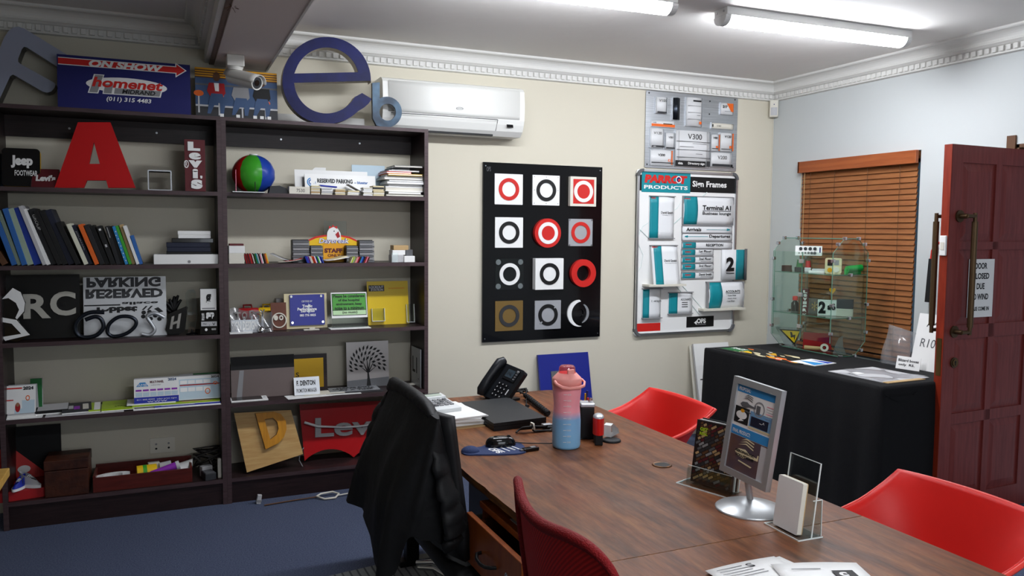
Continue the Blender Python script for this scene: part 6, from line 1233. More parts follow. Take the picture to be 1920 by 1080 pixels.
# pedestal with an open top drawer
t = thing('drawer_pedestal', 'orange-brown drawer pedestal with its top drawer open', 'pedestal', (1.16, 2.095, 0))
pw, pd = .215, .25
MB().box(-pd-.01, -pw, .672, pd, pw, .692, 'cherry', .002).build('top_panel', t)
for sg in (-1, 1): MB().box(-pd, min(sg*pw, sg*(pw-.016)), .03, pd, max(sg*pw, sg*(pw-.016)), .672, 'cherry').build('side_panel', t)
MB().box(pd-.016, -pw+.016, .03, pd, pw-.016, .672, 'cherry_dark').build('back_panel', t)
def drawer(x, z0, z1, filled):
    m = MB().box(x, -pw+.002, z0, x+.018, pw-.002, z1, 'cherry', .0025); d = m.build('drawer', t)
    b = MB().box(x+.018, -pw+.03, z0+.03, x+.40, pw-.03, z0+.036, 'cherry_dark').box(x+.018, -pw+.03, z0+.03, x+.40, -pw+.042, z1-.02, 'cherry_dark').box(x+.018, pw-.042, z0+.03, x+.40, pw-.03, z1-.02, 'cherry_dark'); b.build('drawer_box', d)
    zz = (z0+z1)/2-.005; MB().tube([(x+.001, .085, zz), (x-.016, .08, zz), (x-.026, .055, zz-.004), (x-.028, .02, zz-.006), (x-.024, -.01, zz-.004), (x-.014, -.03, zz), (x+.001, -.034, zz)], .0055, 'black_metal', 8).build('handle', d)
    if filled: MB().cyl((x, -.115, zz+.01), (x-.003, -.115, zz+.01), .009, 'chrome', n=16).cyl((x-.003, -.115, zz+.01), (x-.006, -.115, zz+.01), .006, 'steel', n=12).build('lock', d)
drawer(.855-1.16, .505, .662, True); drawer(-pd-.016, .345, .50, False); drawer(-pd-.016, .05, .34, False)
MB().box(-pd-.002, -.085, .0, pd*.2-.15, .10, .0015, 'lightgrey').build('grey_card', None, (1.175, 2.02, .6925), label='grey card lying on top of the drawer pedestal under the desk edge', cat='card')
for i, (px, py, c, lb, s_) in enumerate(((960, 1027, 'white', 'small white box inside the open drawer', .02), (975, 1040, 'lightgrey', 'pale grey tin inside the open drawer', .022), (945, 1008, 'red', 'small red item inside the open drawer', .014))):
    MB().box(-s_, -s_, 0, s_, s_, s_*2, c, .003).build('drawer_item', None, (.905, (1.97, 1.945, 2.02)[i], .5415), (0, 0, D(20*i)), lb, 'small box')

# pine desk corner at the far left
P('pine', '#c9a355', .45, var=('#b98d3f', 4, (1, 9, 1), 4))
t = thing('pine_desk', 'pale pine desk with only its corner showing at the left edge', 'desk', (-.9, 2.45, 0))
MB().box(-.38, -.62, .712, .40, .635, .74, 'pine', .003).build('desktop', t)
for x, y in ((-.34, -.56), (.34, -.56), (-.34, .56), (.34, .56)): MB().box(x-.02, y-.02, 0, x+.02, y+.02, .712, 'black_metal').build('leg', t)

# office chair under a black jacket
t = thing('office_chair', 'black office chair pushed to the desk with a jacket on its back', 'chair', (1.0, 2.5, 0))
P('jacket', '#0b0b0d', .62, bump=(14, .45)); P('jacket_trim', '#14161a', .4)
MB().box(-.20, -.24, .42, .26, .24, .49, 'soft_black', .03, 3).build('seat', t)
MB().grid(lambda u, v: (-.245+.06*(1-v)+.05*(2*u-1)**2, -.22+.44*u, .52+.46*v), 8, 8, 'soft_black', .03).build('backrest', t)
MB().cyl((.03, .03, .11), (.03, .03, .42), .025, 'black_metal').build('column', t)
MB().box(-.17, -.02, .46, -.13, .02, .6, 'black_metal').build('back_bracket', t)
for k in range(5):
    a = D(72*k+90); d_ = Vector((math.cos(a), math.sin(a), 0)); m = MB(); m.tube([Vector((.03, .03, .12)), Vector((.03, .03, .10))+d_*.12, Vector((.03, .03, .075))+d_*.23], .018, 'chrome', 8, rr=[.024, .018, .012]); ar = m.build('base_arm', t)
    p_ = Vector((.03, .03, .027))+d_*.23; MB().cyl(p_+Vector((-.014, 0, 0)), p_+Vector((.014, 0, 0)), .027, 'rubber').build('caster', ar)
# the jacket: a sagging shell round the backrest with two hanging sleeves
jr = random.Random(12)
def jk(u, v):
    a = 2*PI*u; c, s_ = math.cos(a), math.sin(a)
    yh = .275+.05*v-.02*v*v; xb = .022+.085*math.sin(min(1, v*1.25)*PI/2); z = 1.0-.42*v
    yc = 2.535+.06*v
    sh = abs(s_)**.7*(1 if s_ >= 0 else -1)
    fold = v*(.020*math.sin(a*5+1.5)+.013*math.sin(a*11+v*4)+.006*math.sin(a*17))
    hem = (.022*math.sin(a*3+.6)+.02*math.sin(a*2))*v**4-.13*math.exp(-((a-PI*1.0-.62)/.48)**4)*v**4
    sag = -.020*abs(sh)**3*(1-v)**2
    return (.745-.05*v*(1 if c < 0 else .2)+(xb+fold)*c*1.0, yc+(yh+fold*.4)*sh, z+hem+sag)
jt = thing('jacket', 'black jacket draped over the back of the office chair', 'jacket', (.745, 2.535, 0))
loc = lambda f: (lambda u, v: Vector(f(u, v))-Vector((.745, 2.535, 0)))
m = MB(); m.grid(loc(jk), 72, 26, 'jacket'); top = [Vector(loc(jk)(i/72, 0)) for i in range(72)]
m.add(top, [tuple(range(72))], 'jacket'); m.build('body', jt)
def sleeve(pts, rr, fl): 
    q = [Vector(p)-Vector((.745, 2.535, 0)) for p in pts]; o = []; r_ = []
    for i in range(len(q)-1):
        for k in range(6): o.append(q[i].lerp(q[i+1], k/6)+Vector((.004*math.sin(i*6+k*2.3), .006*math.sin(k*1.9+i), 0))); r_.append(rr[i]+(rr[i+1]-rr[i])*k/6+.004*math.sin((i*6+k)*1.7))
    o.append(q[-1]); r_.append(rr[-1]); MB().tube(o, .05, 'jacket', 14, rr=r_, flat=fl).build('sleeve', jt)
sleeve([(.735, 2.76, .96), (.71, 2.81, .87), (.68, 2.83, .74), (.655, 2.81, .62), (.645, 2.80, .57)], [.035, .058, .066, .062, .05], .6)
sleeve([(.745, 2.34, .955), (.755, 2.285, .87), (.775, 2.26, .75), (.80, 2.26, .64), (.80, 2.28, .575)], [.028, .04, .044, .046, .042], .45)
cl = MB(); cl.tube([(-.005, -.235, .975), (-.004, -.18, .994), (0, -.06, 1.0), (0, .08, 1.002), (-.004, .19, 1.0), (-.01, .245, .978)], .02, 'jacket', 12, rr=[.012, .022, .024, .024, .026, .014], flat=1.3); cl.build('collar', jt)
MB().cyl((-.12, -.15, .462), (-.12, -.15, .43), .005, 'chrome', n=8).build('zip_pull', jt)

# red mesh office chair
def mesh_mat():
    mt = bpy.data.materials.new('red_mesh'); mt.use_nodes = True; nt = mt.node_tree; b = nt.nodes['Principled BSDF']; L = nt.links.new
    tc = nd(nt, 'ShaderNodeTexCoord'); wv = nd(nt, 'ShaderNodeTexWave', bands_direction='DIAGONAL'); wv.inputs['Scale'].default_value = 70
    cr = nd(nt, 'ShaderNodeValToRGB'); e = cr.color_ramp.elements; e[0].color = lin('#9a1316'); e[1].color = lin('#c4201f'); e[0].position = .2; e[1].position = .8
    L(tc.outputs['Object'], wv.inputs['Vector']); L(wv.outputs[0], cr.inputs[0]); L(cr.outputs[0], b.inputs[0]); b.inputs['Roughness'].default_value = .55; b.inputs['Specular IOR Level'].default_value = .2
    bp = nd(nt, 'ShaderNodeBump'); bp.inputs['Strength'].default_value = .3; bp.inputs['Distance'].default_value = .002; L(wv.outputs[0], bp.inputs['Height']); L(bp.outputs[0], b.inputs['Normal']); MT['red_mesh'] = mt
mesh_mat(); P('mesh_trim', '#7d1216', .6, bump=(350, .5), spec=.2)
t = thing('mesh_chair', 'red mesh-backed office chair at the near left corner of the desk', 'chair', (.9, 1.27, 0))
def outl(u):      # outline in (y, z) of the back, from the far bottom up, over the top, down the near side
    P_ = [(1.40, .52), (1.455, .66), (1.485, .82), (1.505, .97), (1.50, 1.015), (1.48, 1.03), (1.40, 1.012), (1.30, 1.008), (1.20, 1.018), (1.14, 1.012), (1.10, .985), (1.085, .93), (1.085, .80), (1.11, .66), (1.15, .52)]
    f = u*(len(P_)-1); i = min(int(f), len(P_)-2); k = f-i; p0, p1, p2, p3 = P_[max(i-1, 0)], P_[i], P_[i+1], P_[min(i+2, len(P_)-1)]
    return [.5*((2*b)+(c-a)*k+(2*a-5*b+4*c-d)*k*k+(3*b-a-3*c+d)*k**3) for a, b, c, d in zip(p0, p1, p2, p3)]
def bx_(y, z): return .675+.20*max(0, 1.0-z)**1.25-.045*(1-((y-1.295)/.21)**2)+.0
def back(u, v):       # u across from far to near, v up
    half = .5; a = outl(.36*v); b = outl(1-.36*v) if 0 else outl(1-.36*v)
    a = outl(.333*v); b = outl(1-.30*v); tp = outl(.333+.367*u); y = a[0]+(b[0]-a[0])*u; z = a[1]+(b[1]-a[1])*u
    k = v**3; y = y*(1-k)+tp[0]*k; z = z*(1-k)+tp[1]*k
    return (bx_(y, z)-.9, y-1.27, z)
MB().grid(back, 18, 24, 'red_mesh', .006).build('backrest', t)
pts = []
for i in range(61):
    y, z = outl(i/60); pts.append((bx_(y, z)-.9-.003, y-1.27, z))
MB().tube(pts, .013, 'mesh_trim', 10, rr=[.007+.005*math.sin(PI*min(1, max(0, (i/60-.25)/.5))) for i in range(61)]).build('frame', t)
MB().box(-.05, -.23, .43, .40, .23, .49, 'red_mesh', .025, 3).build('seat', t); MB().cyl((.17, 0, .1), (.17, 0, .43), .025, 'black_metal').build('column', t)
MB().tube([(-.05, 0, .52), (-.06, 0, .46), (.05, 0, .42)], .02, 'black_metal').build('back_bracket', t)
for k in range(5):
    a = D(72*k); d_ = Vector((math.cos(a), math.sin(a), 0)); m = MB(); m.tube([Vector((.17, 0, .10)), Vector((.17, 0, .07))+d_*.28], .018, 'black_metal', 8); ar = m.build('base_arm', t); p_ = Vector((.17, 0, .027))+d_*.28; MB().cyl(p_+Vector((-.014, 0, 0)), p_+Vector((.014, 0, 0)), .027, 'rubber').build('caster', ar)

# red plastic shell chairs
P('shell_red', '#c8160f', .5, spec=.3); P('shell_edge', '#d63c33', .4)  # rim red is lighter: light caught on the edge put into its colour
def sm(P_, f):
    f = f*(len(P_)-1); i = min(int(f), len(P_)-2); k = f-i; p0, p1, p2, p3 = P_[max(i-1, 0)], P_[i], P_[i+1], P_[min(i+2, len(P_)-1)]
    return [.5*((2*b)+(c-a)*k+(2*a-5*b+4*c-d)*k*k+(3*b-a-3*c+d)*k**3) for a, b, c, d in zip(p0, p1, p2, p3)]
def shell_chair(yc, label, xb=2.06, wd=.24, rz=0):
    t = thing('shell_chair', label, 'chair', (xb, yc, 0), (0, 0, rz), 'red plastic chairs along the right side of the desk')
    ctr = [(0, .822), (-.02, .74), (-.05, .64), (-.09, .54), (-.15, .47), (-.25, .445), (-.36, .455), (-.43, .44)]
    edg = [(.0, .822), (-.06, .785), (-.145, .745), (-.25, .715), (-.33, .67), (-.37, .57), (-.41, .49), (-.43, .45)]
    def f(u, v):
        c = sm(ctr, v); e = sm(edg, v); s_ = 2*u-1; k = abs(s_)**2.4
        y = wd*s_*(1+.06*math.sin(PI*v)); 
        return (c[0]+(e[0]-c[0])*k+.018*(1-s_*s_)*(1-v)**3, y, c[1]+(e[1]-c[1])*k+.006*(1-s_*s_)*(1-v)**6)
    MB().grid(f, 30, 34, 'shell_red', -.010).build('shell', t)
    rim = [f(0, 1-i/24) for i in range(25)]+[f(i/16, 0) for i in range(1, 17)]+[f(1, i/24) for i in range(1, 25)]
    MB().tube(rim, .0065, 'shell_edge', 8).build('rim', t)
    for x, y in ((-.08, -.17), (-.08, .17), (-.38, -.17), (-.38, .17)): MB().cyl((x*.9-.02, y*.8, .45), (x+(.05 if x > -.2 else -.03), y*1.15, 0), .012, 'chrome', n=10).build('leg', t)
    MB().box(-.34, -.14, .425, -.10, .14, .443, 'black_metal', .003).build('seat_frame', t)
    return t
shell_chair(2.86, 'red plastic shell chair at the far right side of the desk, near the black cloth')
shell_chair(1.485, 'red plastic shell chair at the near right corner, in front of the door')

# ================================================================== ON THE DESK
P('phone', '#15181d', .4); P('phonekey', '#0c0e11', .45); P('laptop', '#26282a', .5); P('lapdark', '#101113', .45)
t = thing('desk_phone', 'black desk phone tilted up on its stand at the back of the desk', 'phone', (1.405, 3.43, DZ0), (0, 0, D(-72))); t.scale = (.92, .92, .92)
MB().prism([(-.07, 0), (.08, 0), (.08, .11), (-.06, .11)], 0, .012, 'phonekey').tf(Matrix.Rotation(0, 4, 'X')).build('stand_foot', t)
TB = Matrix.Translation((0, -.02, .012)) @ Matrix.Rotation(D(52-90), 4, 'X') @ Matrix.Rotation(D(8), 4, 'Y') @ face_T(0)
m = MB(); m.tf(TB).prism(rrect(-.105, 0, .105, .205, .012), -.028, 0, 'phone'); bd = m.build('body', t)
m = MB(); m.tf(TB); m.prism(rrect(-.02, .125, .085, .195, .006), 0, .006, 'phonekey'); m.rect(-.005, .138, .055, .182, P('screen', '#39444c', .2), .006, .0006); m.text('10:42', .0, .15, .04, .17, 'ink', .0068); m.text('ops', .062, .18, .08, .19, 'white', .0064); m.build('display', bd)
m = MB(); m.tf(TB); m.prism(rrect(.088, .04, .118, .19, .004), -.01, .004, 'phonekey'); 
for i in range(4): m.rect(.06+.004, .135+.014*i, .078, .143+.014*i, 'midgrey', .006, .001)
m.build('key_strip', bd)
for r in range(4):
    for c in range(3): m = MB(); m.tf(TB); x = -.02+.03*c; y = .088-.022*r; m.prism(rrect(x, y, x+.022, y+.014, .003), 0, .004, 'phonekey'); m.rect(x+.008, y+.004, x+.014, y+.010, 'lightgrey', .004, .0005); m.build('key', bd)
m = MB(); m.tf(TB); m.disc(.082, .066, .02, 'phonekey', 0, .003); m.rect(.078, .05, .086, .082, 'lightgrey', .003, .0006); m.build('navigation_key', bd)
HS = [TB @ Vector((-.072, y, c)) for y, c in ((-.005, .012), (.02, .026), (.06, .032), (.10, .034), (.15, .032), (.19, .026), (.215, .010))]
MB().tube(HS, .02, 'phone', 14, rr=[.020, .026, .023, .021, .023, .027, .020], flat=.8).build('handset', t)
MB().cyl((0, .09, 0), (.0, .075, .10), .02, 'phonekey', .015).build('stand_arm', t)
MB().tube([(-.10, -.0, .02), (-.125, .01, .01), (-.13, .03, .004), (-.11, .05, .003)], .003, 'black', 6).build('handset_cord', t)
# coiled black lead and cables
a, b = U(985, 741, 'z', .77), U(1028, 775, 'z', .765)
m = MB(); d_ = (b-a); n = 150; sd = d_.cross(Vector((0, 0, 1))).normalized()
m.tube([a+d_*(i/n)+(sd*math.cos(i*1.9)+Vector((0, 0, 1))*math.sin(i*1.9))*.011 for i in range(n+1)], .0042, 'rubber', 6); m.cyl(a, b, .0105, 'rubber', n=12)
m.build('coiled_lead', None, label='thick black coiled lead lying beside the phone', cat='cable')
a = U(975, 738, 'z', .76); m = MB(); rg = random.Random(6)
m.tube([a+Vector((.045*math.cos(i*.8)*(.6+.4*rg.random()), .04*math.sin(i*.8)*(.6+.4*rg.random()), .004+.02*rg.random())) for i in range(22)], .004, 'black', 6); e_ = U(987, 760, 'z', .756)
m.tube([a, a+Vector((.02, -.03, .02)), e_], .003, 'black', 6); m.cyl(e_, e_+Vector((0, -.02, 0)), .007, 'darkgrey', n=10); m.build('phone_cable', None, label='tangled black phone cable between phone and coiled lead', cat='cable')
# laptop
t = thing('laptop', 'closed black laptop lying on the desk', 'laptop', (1.31, 3.11, DZ0))
q = [Vector((1.187, 2.895)), Vector((1.43, 2.915)), Vector((1.44, 3.335)), Vector((1.194, 3.318))]; q = [(p.x-1.31, p.y-3.11) for p in q]
MB().prism(q, 0, .017, 'lapdark').build('base', t); lid = MB().prism(q, .0185, .032, 'laptop', side='lapdark').build('lid', t)
m = MB(); m.T = Matrix.Translation((-.118, -.10, .0322)) @ Matrix.Rotation(PI/2, 4, 'Z'); m.text('ThinkPad'[:0] or 'lenovo', .33, -.012, .36, -.006, 'grey'); m.build('badge', lid)
m = MB(); m.box(.1185, -.185, .016, .121, -.16, .02, 'grey'); m.build('hinge', t)
# stack of papers and calculator
zp = DZ0
rg = random.Random(21)
labs = ['lowest brownish sheet of the paper stack beside the jacket', 'thick middle bundle of the paper stack beside the jacket', 'upper bundle of the paper stack beside the jacket', 'loose top sheets of the paper stack under the calculator']
for i, (hh, c) in enumerate(((.005, 'tan'), (.018, 'paper'), (.014, 'white'), (.007, 'white'))):
    m = MB(); ly = max(1, int(hh/.003))
    for k in range(ly): o = rg.uniform(-.004, .004); p_ = rg.uniform(-.004, .004); m.box(-.105+o, -.148+p_, k*hh/ly, .105+o, .148+p_, (k+.9)*hh/ly, c)
    m.build('paper_stack', None, (1.072+.008*(i % 2), 3.12+.01*((i*3) % 4), zp), (0, 0, D((4, 2, -3, 7)[i])), labs[i], 'paper stack', 'papers under the calculator'); zp += hh+.0004
P('calcwhite', '#d5d8d8', .4)
t = thing('calculator', 'silver-white desk calculator on the paper stack', 'calculator', (1.043, 3.19, zp), (D(5), 0, D(8)))
MB().box(-.07, -.10, .004, .07, .10, .026, 'calcwhite', .006, 3).build('casing', t); MB().box(-.068, .045, .024, .068, .10, .034, 'calcwhite', .004).build('display_hood', t)
MB().box(-.052, .056, .0342, .052, .086, .0352, P('lcd', '#a7b3a6', .3)).box(-.058, .089, .0342, .058, .096, .035, 'darkgrey').build('display', t)
for r in range(4):
    for c in range(5): MB().box(-.058+.0235*c, .012-.024*r, .026, -.058+.0235*c+.018, .028-.024*r, .031, 'grey' if (r+c) % 4 else 'midgrey', .002).build('key', t)
# mouse, mat, dongle
P('matblue', '#27365f', .8, bump=(400, .3))
t = thing('mouse_mat', 'navy mouse mat with wrist rest and printed white lettering', 'mouse mat', (1.075, 2.635, DZ0), (0, 0, D(-12)))
o = [(-.115, -.02), (-.10, -.045), (-.06, -.052), (0, -.062), (.08, -.065), (.118, -.04), (.125, .02), (.115, .085), (.07, .10), (0, .085), (-.03, .05), (-.07, .04), (-.105, .022)]
m = MB(); m.prism([sm(o+[o[0]], i/52)[:2] for i in range(52)], 0, .005, 'matblue'); pad = m.build('pad', t)
m = MB(); m.T = Matrix.Translation((.03, .0, .0052)) @ Matrix.Rotation(D(-65), 4, 'Z')
for i in range(4): m.rect(-.03, .055-.022*i, .04, .06-.022*i, 'paper', 0, .0003)
m.text('OPS', -.03, -.04, .04, -.015, 'paper', 0, .0003, bold=.04); m.text('signs', -.02, .03, .04, .045, 'paper', 0, .0003, bold=.02); m.build('lettering', pad)
m = MB(); m.grid(lambda u, v: (-.082+.034*math.cos(2*PI*u)*math.cos(PI/2*v), -.008+.03*math.sin(2*PI*u)*math.cos(PI/2*v), .004+.02*math.sin(PI/2*v)), 24, 8, 'matblue'); m.build('wrist_rest', t)
P('mouseblack', '#0a0a0b', .12, coat=.4)
t = thing('computer_mouse', 'glossy black computer mouse on the navy mat', 'mouse', (1.125, 2.675, DZ0+.0055), (0, 0, D(-100)))
def mf(u, v):
    a = 2*PI*u; c, s_ = math.cos(a), math.sin(a); k = math.cos(PI/2*v)**.45
    return (.029*c*k*(1-.12*s_), .058*s_*k-.004*v, .034*math.sin(PI/2*v)**.9*(1-.25*s_*(1-v)*0)*(1+.0*s_))
MB().grid(mf, 32, 12, 'mouseblack').build('shell', t); MB().cyl((-.003, .03, .029), (.003, .03, .029), .009, 'rubber', n=14).build('scroll_wheel', t)
p0 = Vector((0, .055, .008)); MB().tube([p0, p0+Vector((-.0, .05, -.006)), p0+Vector((.02, .13, -.006)), p0+Vector((.01, .22, -.006)), p0+Vector((-.05, .32, -.006))], .0022, 'black', 6).build('cable', t)
m = MB(); m.box(-.032, -.012, 0, .032, .012, .013, 'gloss_black', .003); m.box(.0, -.006, .013, .02, .006, .0145, 'grey'); m.box(-.044, -.007, .003, -.032, .007, .010, 'steel'); m.build('memory_stick', None, (1.205, 2.585, DZ0), (0, 0, D(8)), 'black memory stick at the right edge of the mouse mat', 'memory stick')
a = U(998, 803, 'z', .765); m = MB(); rg = random.Random(15)
for k in range(5): m.tube([a+Vector((-.075+.004*k, -.01+.006*k, -.008)), a+Vector((-.05, .015-.008*k, .004*k-.004)), a+Vector((0, .0, .002*k)), a+Vector((.05, .012-.006*k, .003*k-.006)), a+Vector((.10, .0+.01*k, -.004)), a+Vector((.07, -.02, -.01)), a+Vector((0, -.004*k, -.008))], .0035, 'black', 6)
m.tube([a+Vector((-.0, -.02, 0)), a+Vector((0, .02, .0)), a+Vector((0, .01, .02)), a+Vector((0, -.012, .02))], .004, 'offwhite', 6, True); m.tube([a+Vector((.06, -.02, -.01)), a+Vector((.12, -.04, -.012)), a+Vector((.2, -.02, -.012))], .0035, 'black', 6); m.box(a.x+.06, a.y+.02, a.z-.012, a.x+.10, a.y+.045, a.z+.004, 'silver', .002)
m.build('power_cable', None, label='bundled black power cable tied with a white band', cat='cable')
# water bottle
def bottle_mat():
    mt = bpy.data.materials.new('bottle_plastic'); mt.use_nodes = True; nt = mt.node_tree; b = nt.nodes['Principled BSDF']; L = nt.links.new
    tc = nd(nt, 'ShaderNodeTexCoord'); sp = nd(nt, 'ShaderNodeSeparateXYZ'); cr = nd(nt, 'ShaderNodeValToRGB'); mr = nd(nt, 'ShaderNodeMapRange'); mr.inputs[2].default_value = .25
    e = cr.color_ramp.elements; e[0].position = .44; e[0].color = lin('#83b5de'); e[1].position = .56; e[1].color = lin('#f4a3b0'); e2 = e.new(.06); e2.color = lin('#8cc4ea'); e3 = e.new(.9); e3.color = lin('#f8a2ac')
    L(tc.outputs['Object'], sp.inputs[0]); L(sp.outputs['Z'], mr.inputs[0]); L(mr.outputs[0], cr.inputs[0]); L(cr.outputs[0], b.inputs[0]); b.inputs['Roughness'].default_value = .45
    b.inputs['Subsurface Weight'].default_value = .5; b.inputs['Subsurface Radius'].default_value = (.03, .02, .02); MT['bottle_plastic'] = mt
bottle_mat(); P('bottlepink', '#f2a199', .45, sub=.2); G('pinkclear', '#f0a0a4', .05, .25, '#e88a90')
t = thing('water_bottle', 'large frosted water bottle fading from pink to blue', 'bottle', (1.352, 2.585, DZ0))
MB().lathe([(.044, 0), (.050, .003), (.0525, .012), (.0525, .10), (.0515, .115), (.0485, .15), (.048, .165), (.051, .195), (.0525, .21), (.0525, .228), (.050, .238), (.045, .243)], 'bottle_plastic', 40).build('body', t)
m = MB().lathe([(.044, .232), (.0545, .234), (.0545, .258), (.052, .262), (.038, .276), (.034, .280)], 'bottlepink', 36); lid = m.build('lid', t)
MB().tube([(-.056, -.01, .252), (-.058, -.03, .245), (-.045, -.05, .236), (-.02, -.058, .232), (.02, -.058, .232), (.045, -.05, .236), (.058, -.03, .245), (.056, -.01, .252)], .006, 'bottlepink', 10, flat=.7).build('carry_loop', t)
MB().lathe([(.034, .278), (.031, .284), (.029, .30), (.024, .306), (.001, .308)], 'pinkclear', 28).build('spout_cap', t); MB().box(-.014, -.034, .276, .014, -.024, .296, 'bottlepink', .003).build('lid_button', t)
m = MB(); az = D(-115)
for i in range(9):
    z = .03+.022*i; r_ = .053-(.0035 if 4 < i < 7 else 0); aa = az; T_ = Matrix.Rotation(aa+PI/2, 4, 'Z') @ face_T(-r_-.0002, 0, z)
    m.tf(T_); m.rect(-.014, 0, -.002, .0016, 'white', 0, .0003); m.text(str(2000-200*i), .0, -.002, .014, .004, 'white', 0, .0003)
m.build('volume_marks', t)
# desk clutter right of the bottle
t = thing('pen_holder', 'tall black box holder right behind the water bottle', 'holder', (1.487, 2.675, DZ0), (0, 0, D(-20)))
MB().box(-.026, -.03, 0, .026, .03, .125, 'soft_black', .004).build('body', t); MB().box(-.028, -.032, .125, .028, .032, .14, 'silver', .004).cyl((.01, 0, .14), (.018, 0, .155), .006, 'chrome').build('silver_top', t)
for i, (c, dx, dy) in enumerate((('red', .05, .10), ('amber', .055, .12), ('navy', .06, .105))): MB().cyl((0, 0, 0), (.01, .01*i, .10+.012*i), .004, c, n=8).cyl((.01, .01*i, .10+.012*i), (.011, .01*i, .12+.012*i), .0045, c, n=8).build('pen', None, (1.487+dx, 2.675+dy, DZ0+.012), label=['red pen standing behind the black holder', 'yellow pen standing behind the black holder', 'navy pen standing behind the black holder'][i], cat='pen')
MB().lathe([(.03, 0), (.03, .06), (.027, .06), (.027, .012), (.001, .012)], 'navy', 24).build('pen_cup', None, (1.542, 2.785, DZ0), label='small navy pen cup half hidden behind the black holder', cat='cup')
t = thing('stapler', 'red and black stapler standing upright beside the bottle', 'stapler', (1.488, 2.585, DZ0), (0, 0, D(-25))); t.scale = (1.25, 1.25, 1.15)
MB().box(-.012, -.03, 0, .012, .035, .035, 'soft_black', .003).build('base', t); MB().grid(lambda u, v: (.017*math.cos(2*PI*u), -.005+.03*math.sin(2*PI*u), .034+.055*v), 20, 2, 'gloss_red').grid(lambda u, v: (.017*math.cos(2*PI*u)*math.cos(PI/2*v), -.005+.03*math.sin(2*PI*u)*math.cos(PI/2*v), .089+.012*math.sin(PI/2*v)), 20, 5, 'silver').build('cover', t)
t = thing('tape_stand', 'small clear tape dispenser on a round black base', 'tape dispenser', (1.56, 2.60, DZ0))
MB().lathe([(.036, 0), (.036, .006), (.03, .009), (.001, .009)], 'soft_black', 28, -.01, -.01).build('round_base', t); MB().tf(Matrix.Translation((.03, .03, .01)) @ Matrix.Rotation(D(35), 4, 'Z') @ face_T(0)).prism([(-.04, 0), (.04, 0), (.03, .02), (-.02, .05), (-.04, .045)], -.03, 0, 'bagplastic', side='acrylic_edge').build('clear_body', t)

# acrylic magazine holder, sign stand, note holder
RZ = D(-72)
P('mag_dark', '#241a1a', .3)
t = thing('magazine_holder', 'clear acrylic holder standing on the desk with a dark magazine', 'holder', (1.548, 1.985, DZ0), (0, 0, RZ))
MB().box(-.10, -.04, 0, .085, .045, .003, 'acrylic').box(-.10, -.041, 0, .085, -.039, .0035, 'acrylic_edge').box(-.101, -.04, 0, -.099, .045, .0035, 'acrylic_edge').build('base_plate', t)
TL = Matrix.Rotation(D(-9), 4, 'X') @ face_T(0)
m = MB().tf(Matrix.Translation((0, .035, 0)) @ TL); m.rect(-.08, 0, .08, .19, 'acrylic', 0, .003); m.rect(-.0805, 0, -.079, .19, 'acrylic_edge', -.0002, .0034); m.rect(.079, 0, .0805, .19, 'acrylic_edge', -.0002, .0034); m.build('back_sheet', t)
m = MB().tf(Matrix.Translation((0, -.012, 0)) @ TL); m.rect(-.08, .003, .08, .06, 'acrylic', 0, .003); m.rect(-.08, .0585, .08, .06, 'acrylic_edge', -.0002, .0034); m.build('front_sheet', t)
for sg in (-1, 1): MB().box(sg*.08-.0015, -.012, 0, sg*.08+.0015, .034, .05, 'acrylic').build('side_sheet', t)
m = MB().tf(Matrix.Translation((0, .016, .004)) @ TL); m.rect(-.075, 0, .073, .198, 'mag_dark', 0, .016); m.rect(-.074, .001, .0735, .197, 'paper', .0005, .0155) if 0 else None
rg = random.Random(33); i = 0
for rw in range(34):
    x = -.10+rg.uniform(-.02, 0)
    while x < .075:
        L_ = rg.uniform(.008, .024); y = .0115*rw-.13+.62*(x+.1); i += 1
        pp = [(x, y), (x+L_*.85, y+L_*.55), (x+L_*.85-.0035, y+L_*.55+.0062), (x-.0035, y+.0062)]
        if all(-.0745 < p[0] < .0725 and .001 < p[1] < .1965 for p in pp): m.prism(pp, .0161+i*1e-7, .0164+i*1e-7, rg.choice(['brown', 'maroon', 'midgrey', 'grey', 'tan', 'darkgrey', 'brown']))
        x += L_*.85+.003
m.text('GET', -.06, .165, -.03, .176, 'lime', .0170, bold=.05); m.text('REAL', -.06, .152, -.03, .162, 'lime', .0170, bold=.05)
m.build('magazine', None, (1.548, 1.985, DZ0), (0, 0, RZ), 'dark brick-patterned magazine in the clear acrylic holder', 'magazine')
for i in range(2): MB().tf(Matrix.Translation((0, .0165+.008*(i+.2), .004)) @ TL).rect(-.073+.004*i, 0, .077+.002*i, .20+.003*i, 'paper' if i == 0 else 'soft_black', 0, .006).build('booklet', None, (1.548, 1.985, DZ0), (0, 0, RZ), ['white booklet directly behind the brick-patterned magazine', 'black booklet at the back of the acrylic holder'][i], 'booklet')
t = thing('sign_stand', 'silver snap-frame sign stand on a round base on the desk', 'sign stand', (1.54, 1.79, DZ0), (0, 0, D(-88)))
MB().lathe([(.098, 0), (.099, .003), (.095, .006), (.06, .018), (.025, .027), (.012, .030), (.001, .030)], P('satin', '#b6b9bb', .35, .6), 48).build('base', t); MB().cyl((0, 0, .028), (0, -.014, .10), .0095, 'satin', n=18).build('pole', t)
TS = Matrix.Translation((-.008, -.022, .085)) @ Matrix.Rotation(D(-7), 4, 'X') @ Matrix.Rotation(D(3), 4, 'Y') @ face_T(0); wF, hF = .098, .288
m = MB().tf(TS); m.prism([(-wF, 0), (wF, 0), (wF, hF), (-wF, hF)], -.012, .006, 'satin', [[(-wF+.019, .019), (wF-.019, .019), (wF-.019, hF-.019), (-wF+.019, hF-.019)]]); m.rect(-wF, 0, wF, hF, 'lightgrey', -.012, .002); m.build('frame', t)
m = MB().tf(TS); a_, b_, c_, d_ = -wF+.019, wF-.019, .019, hF-.019
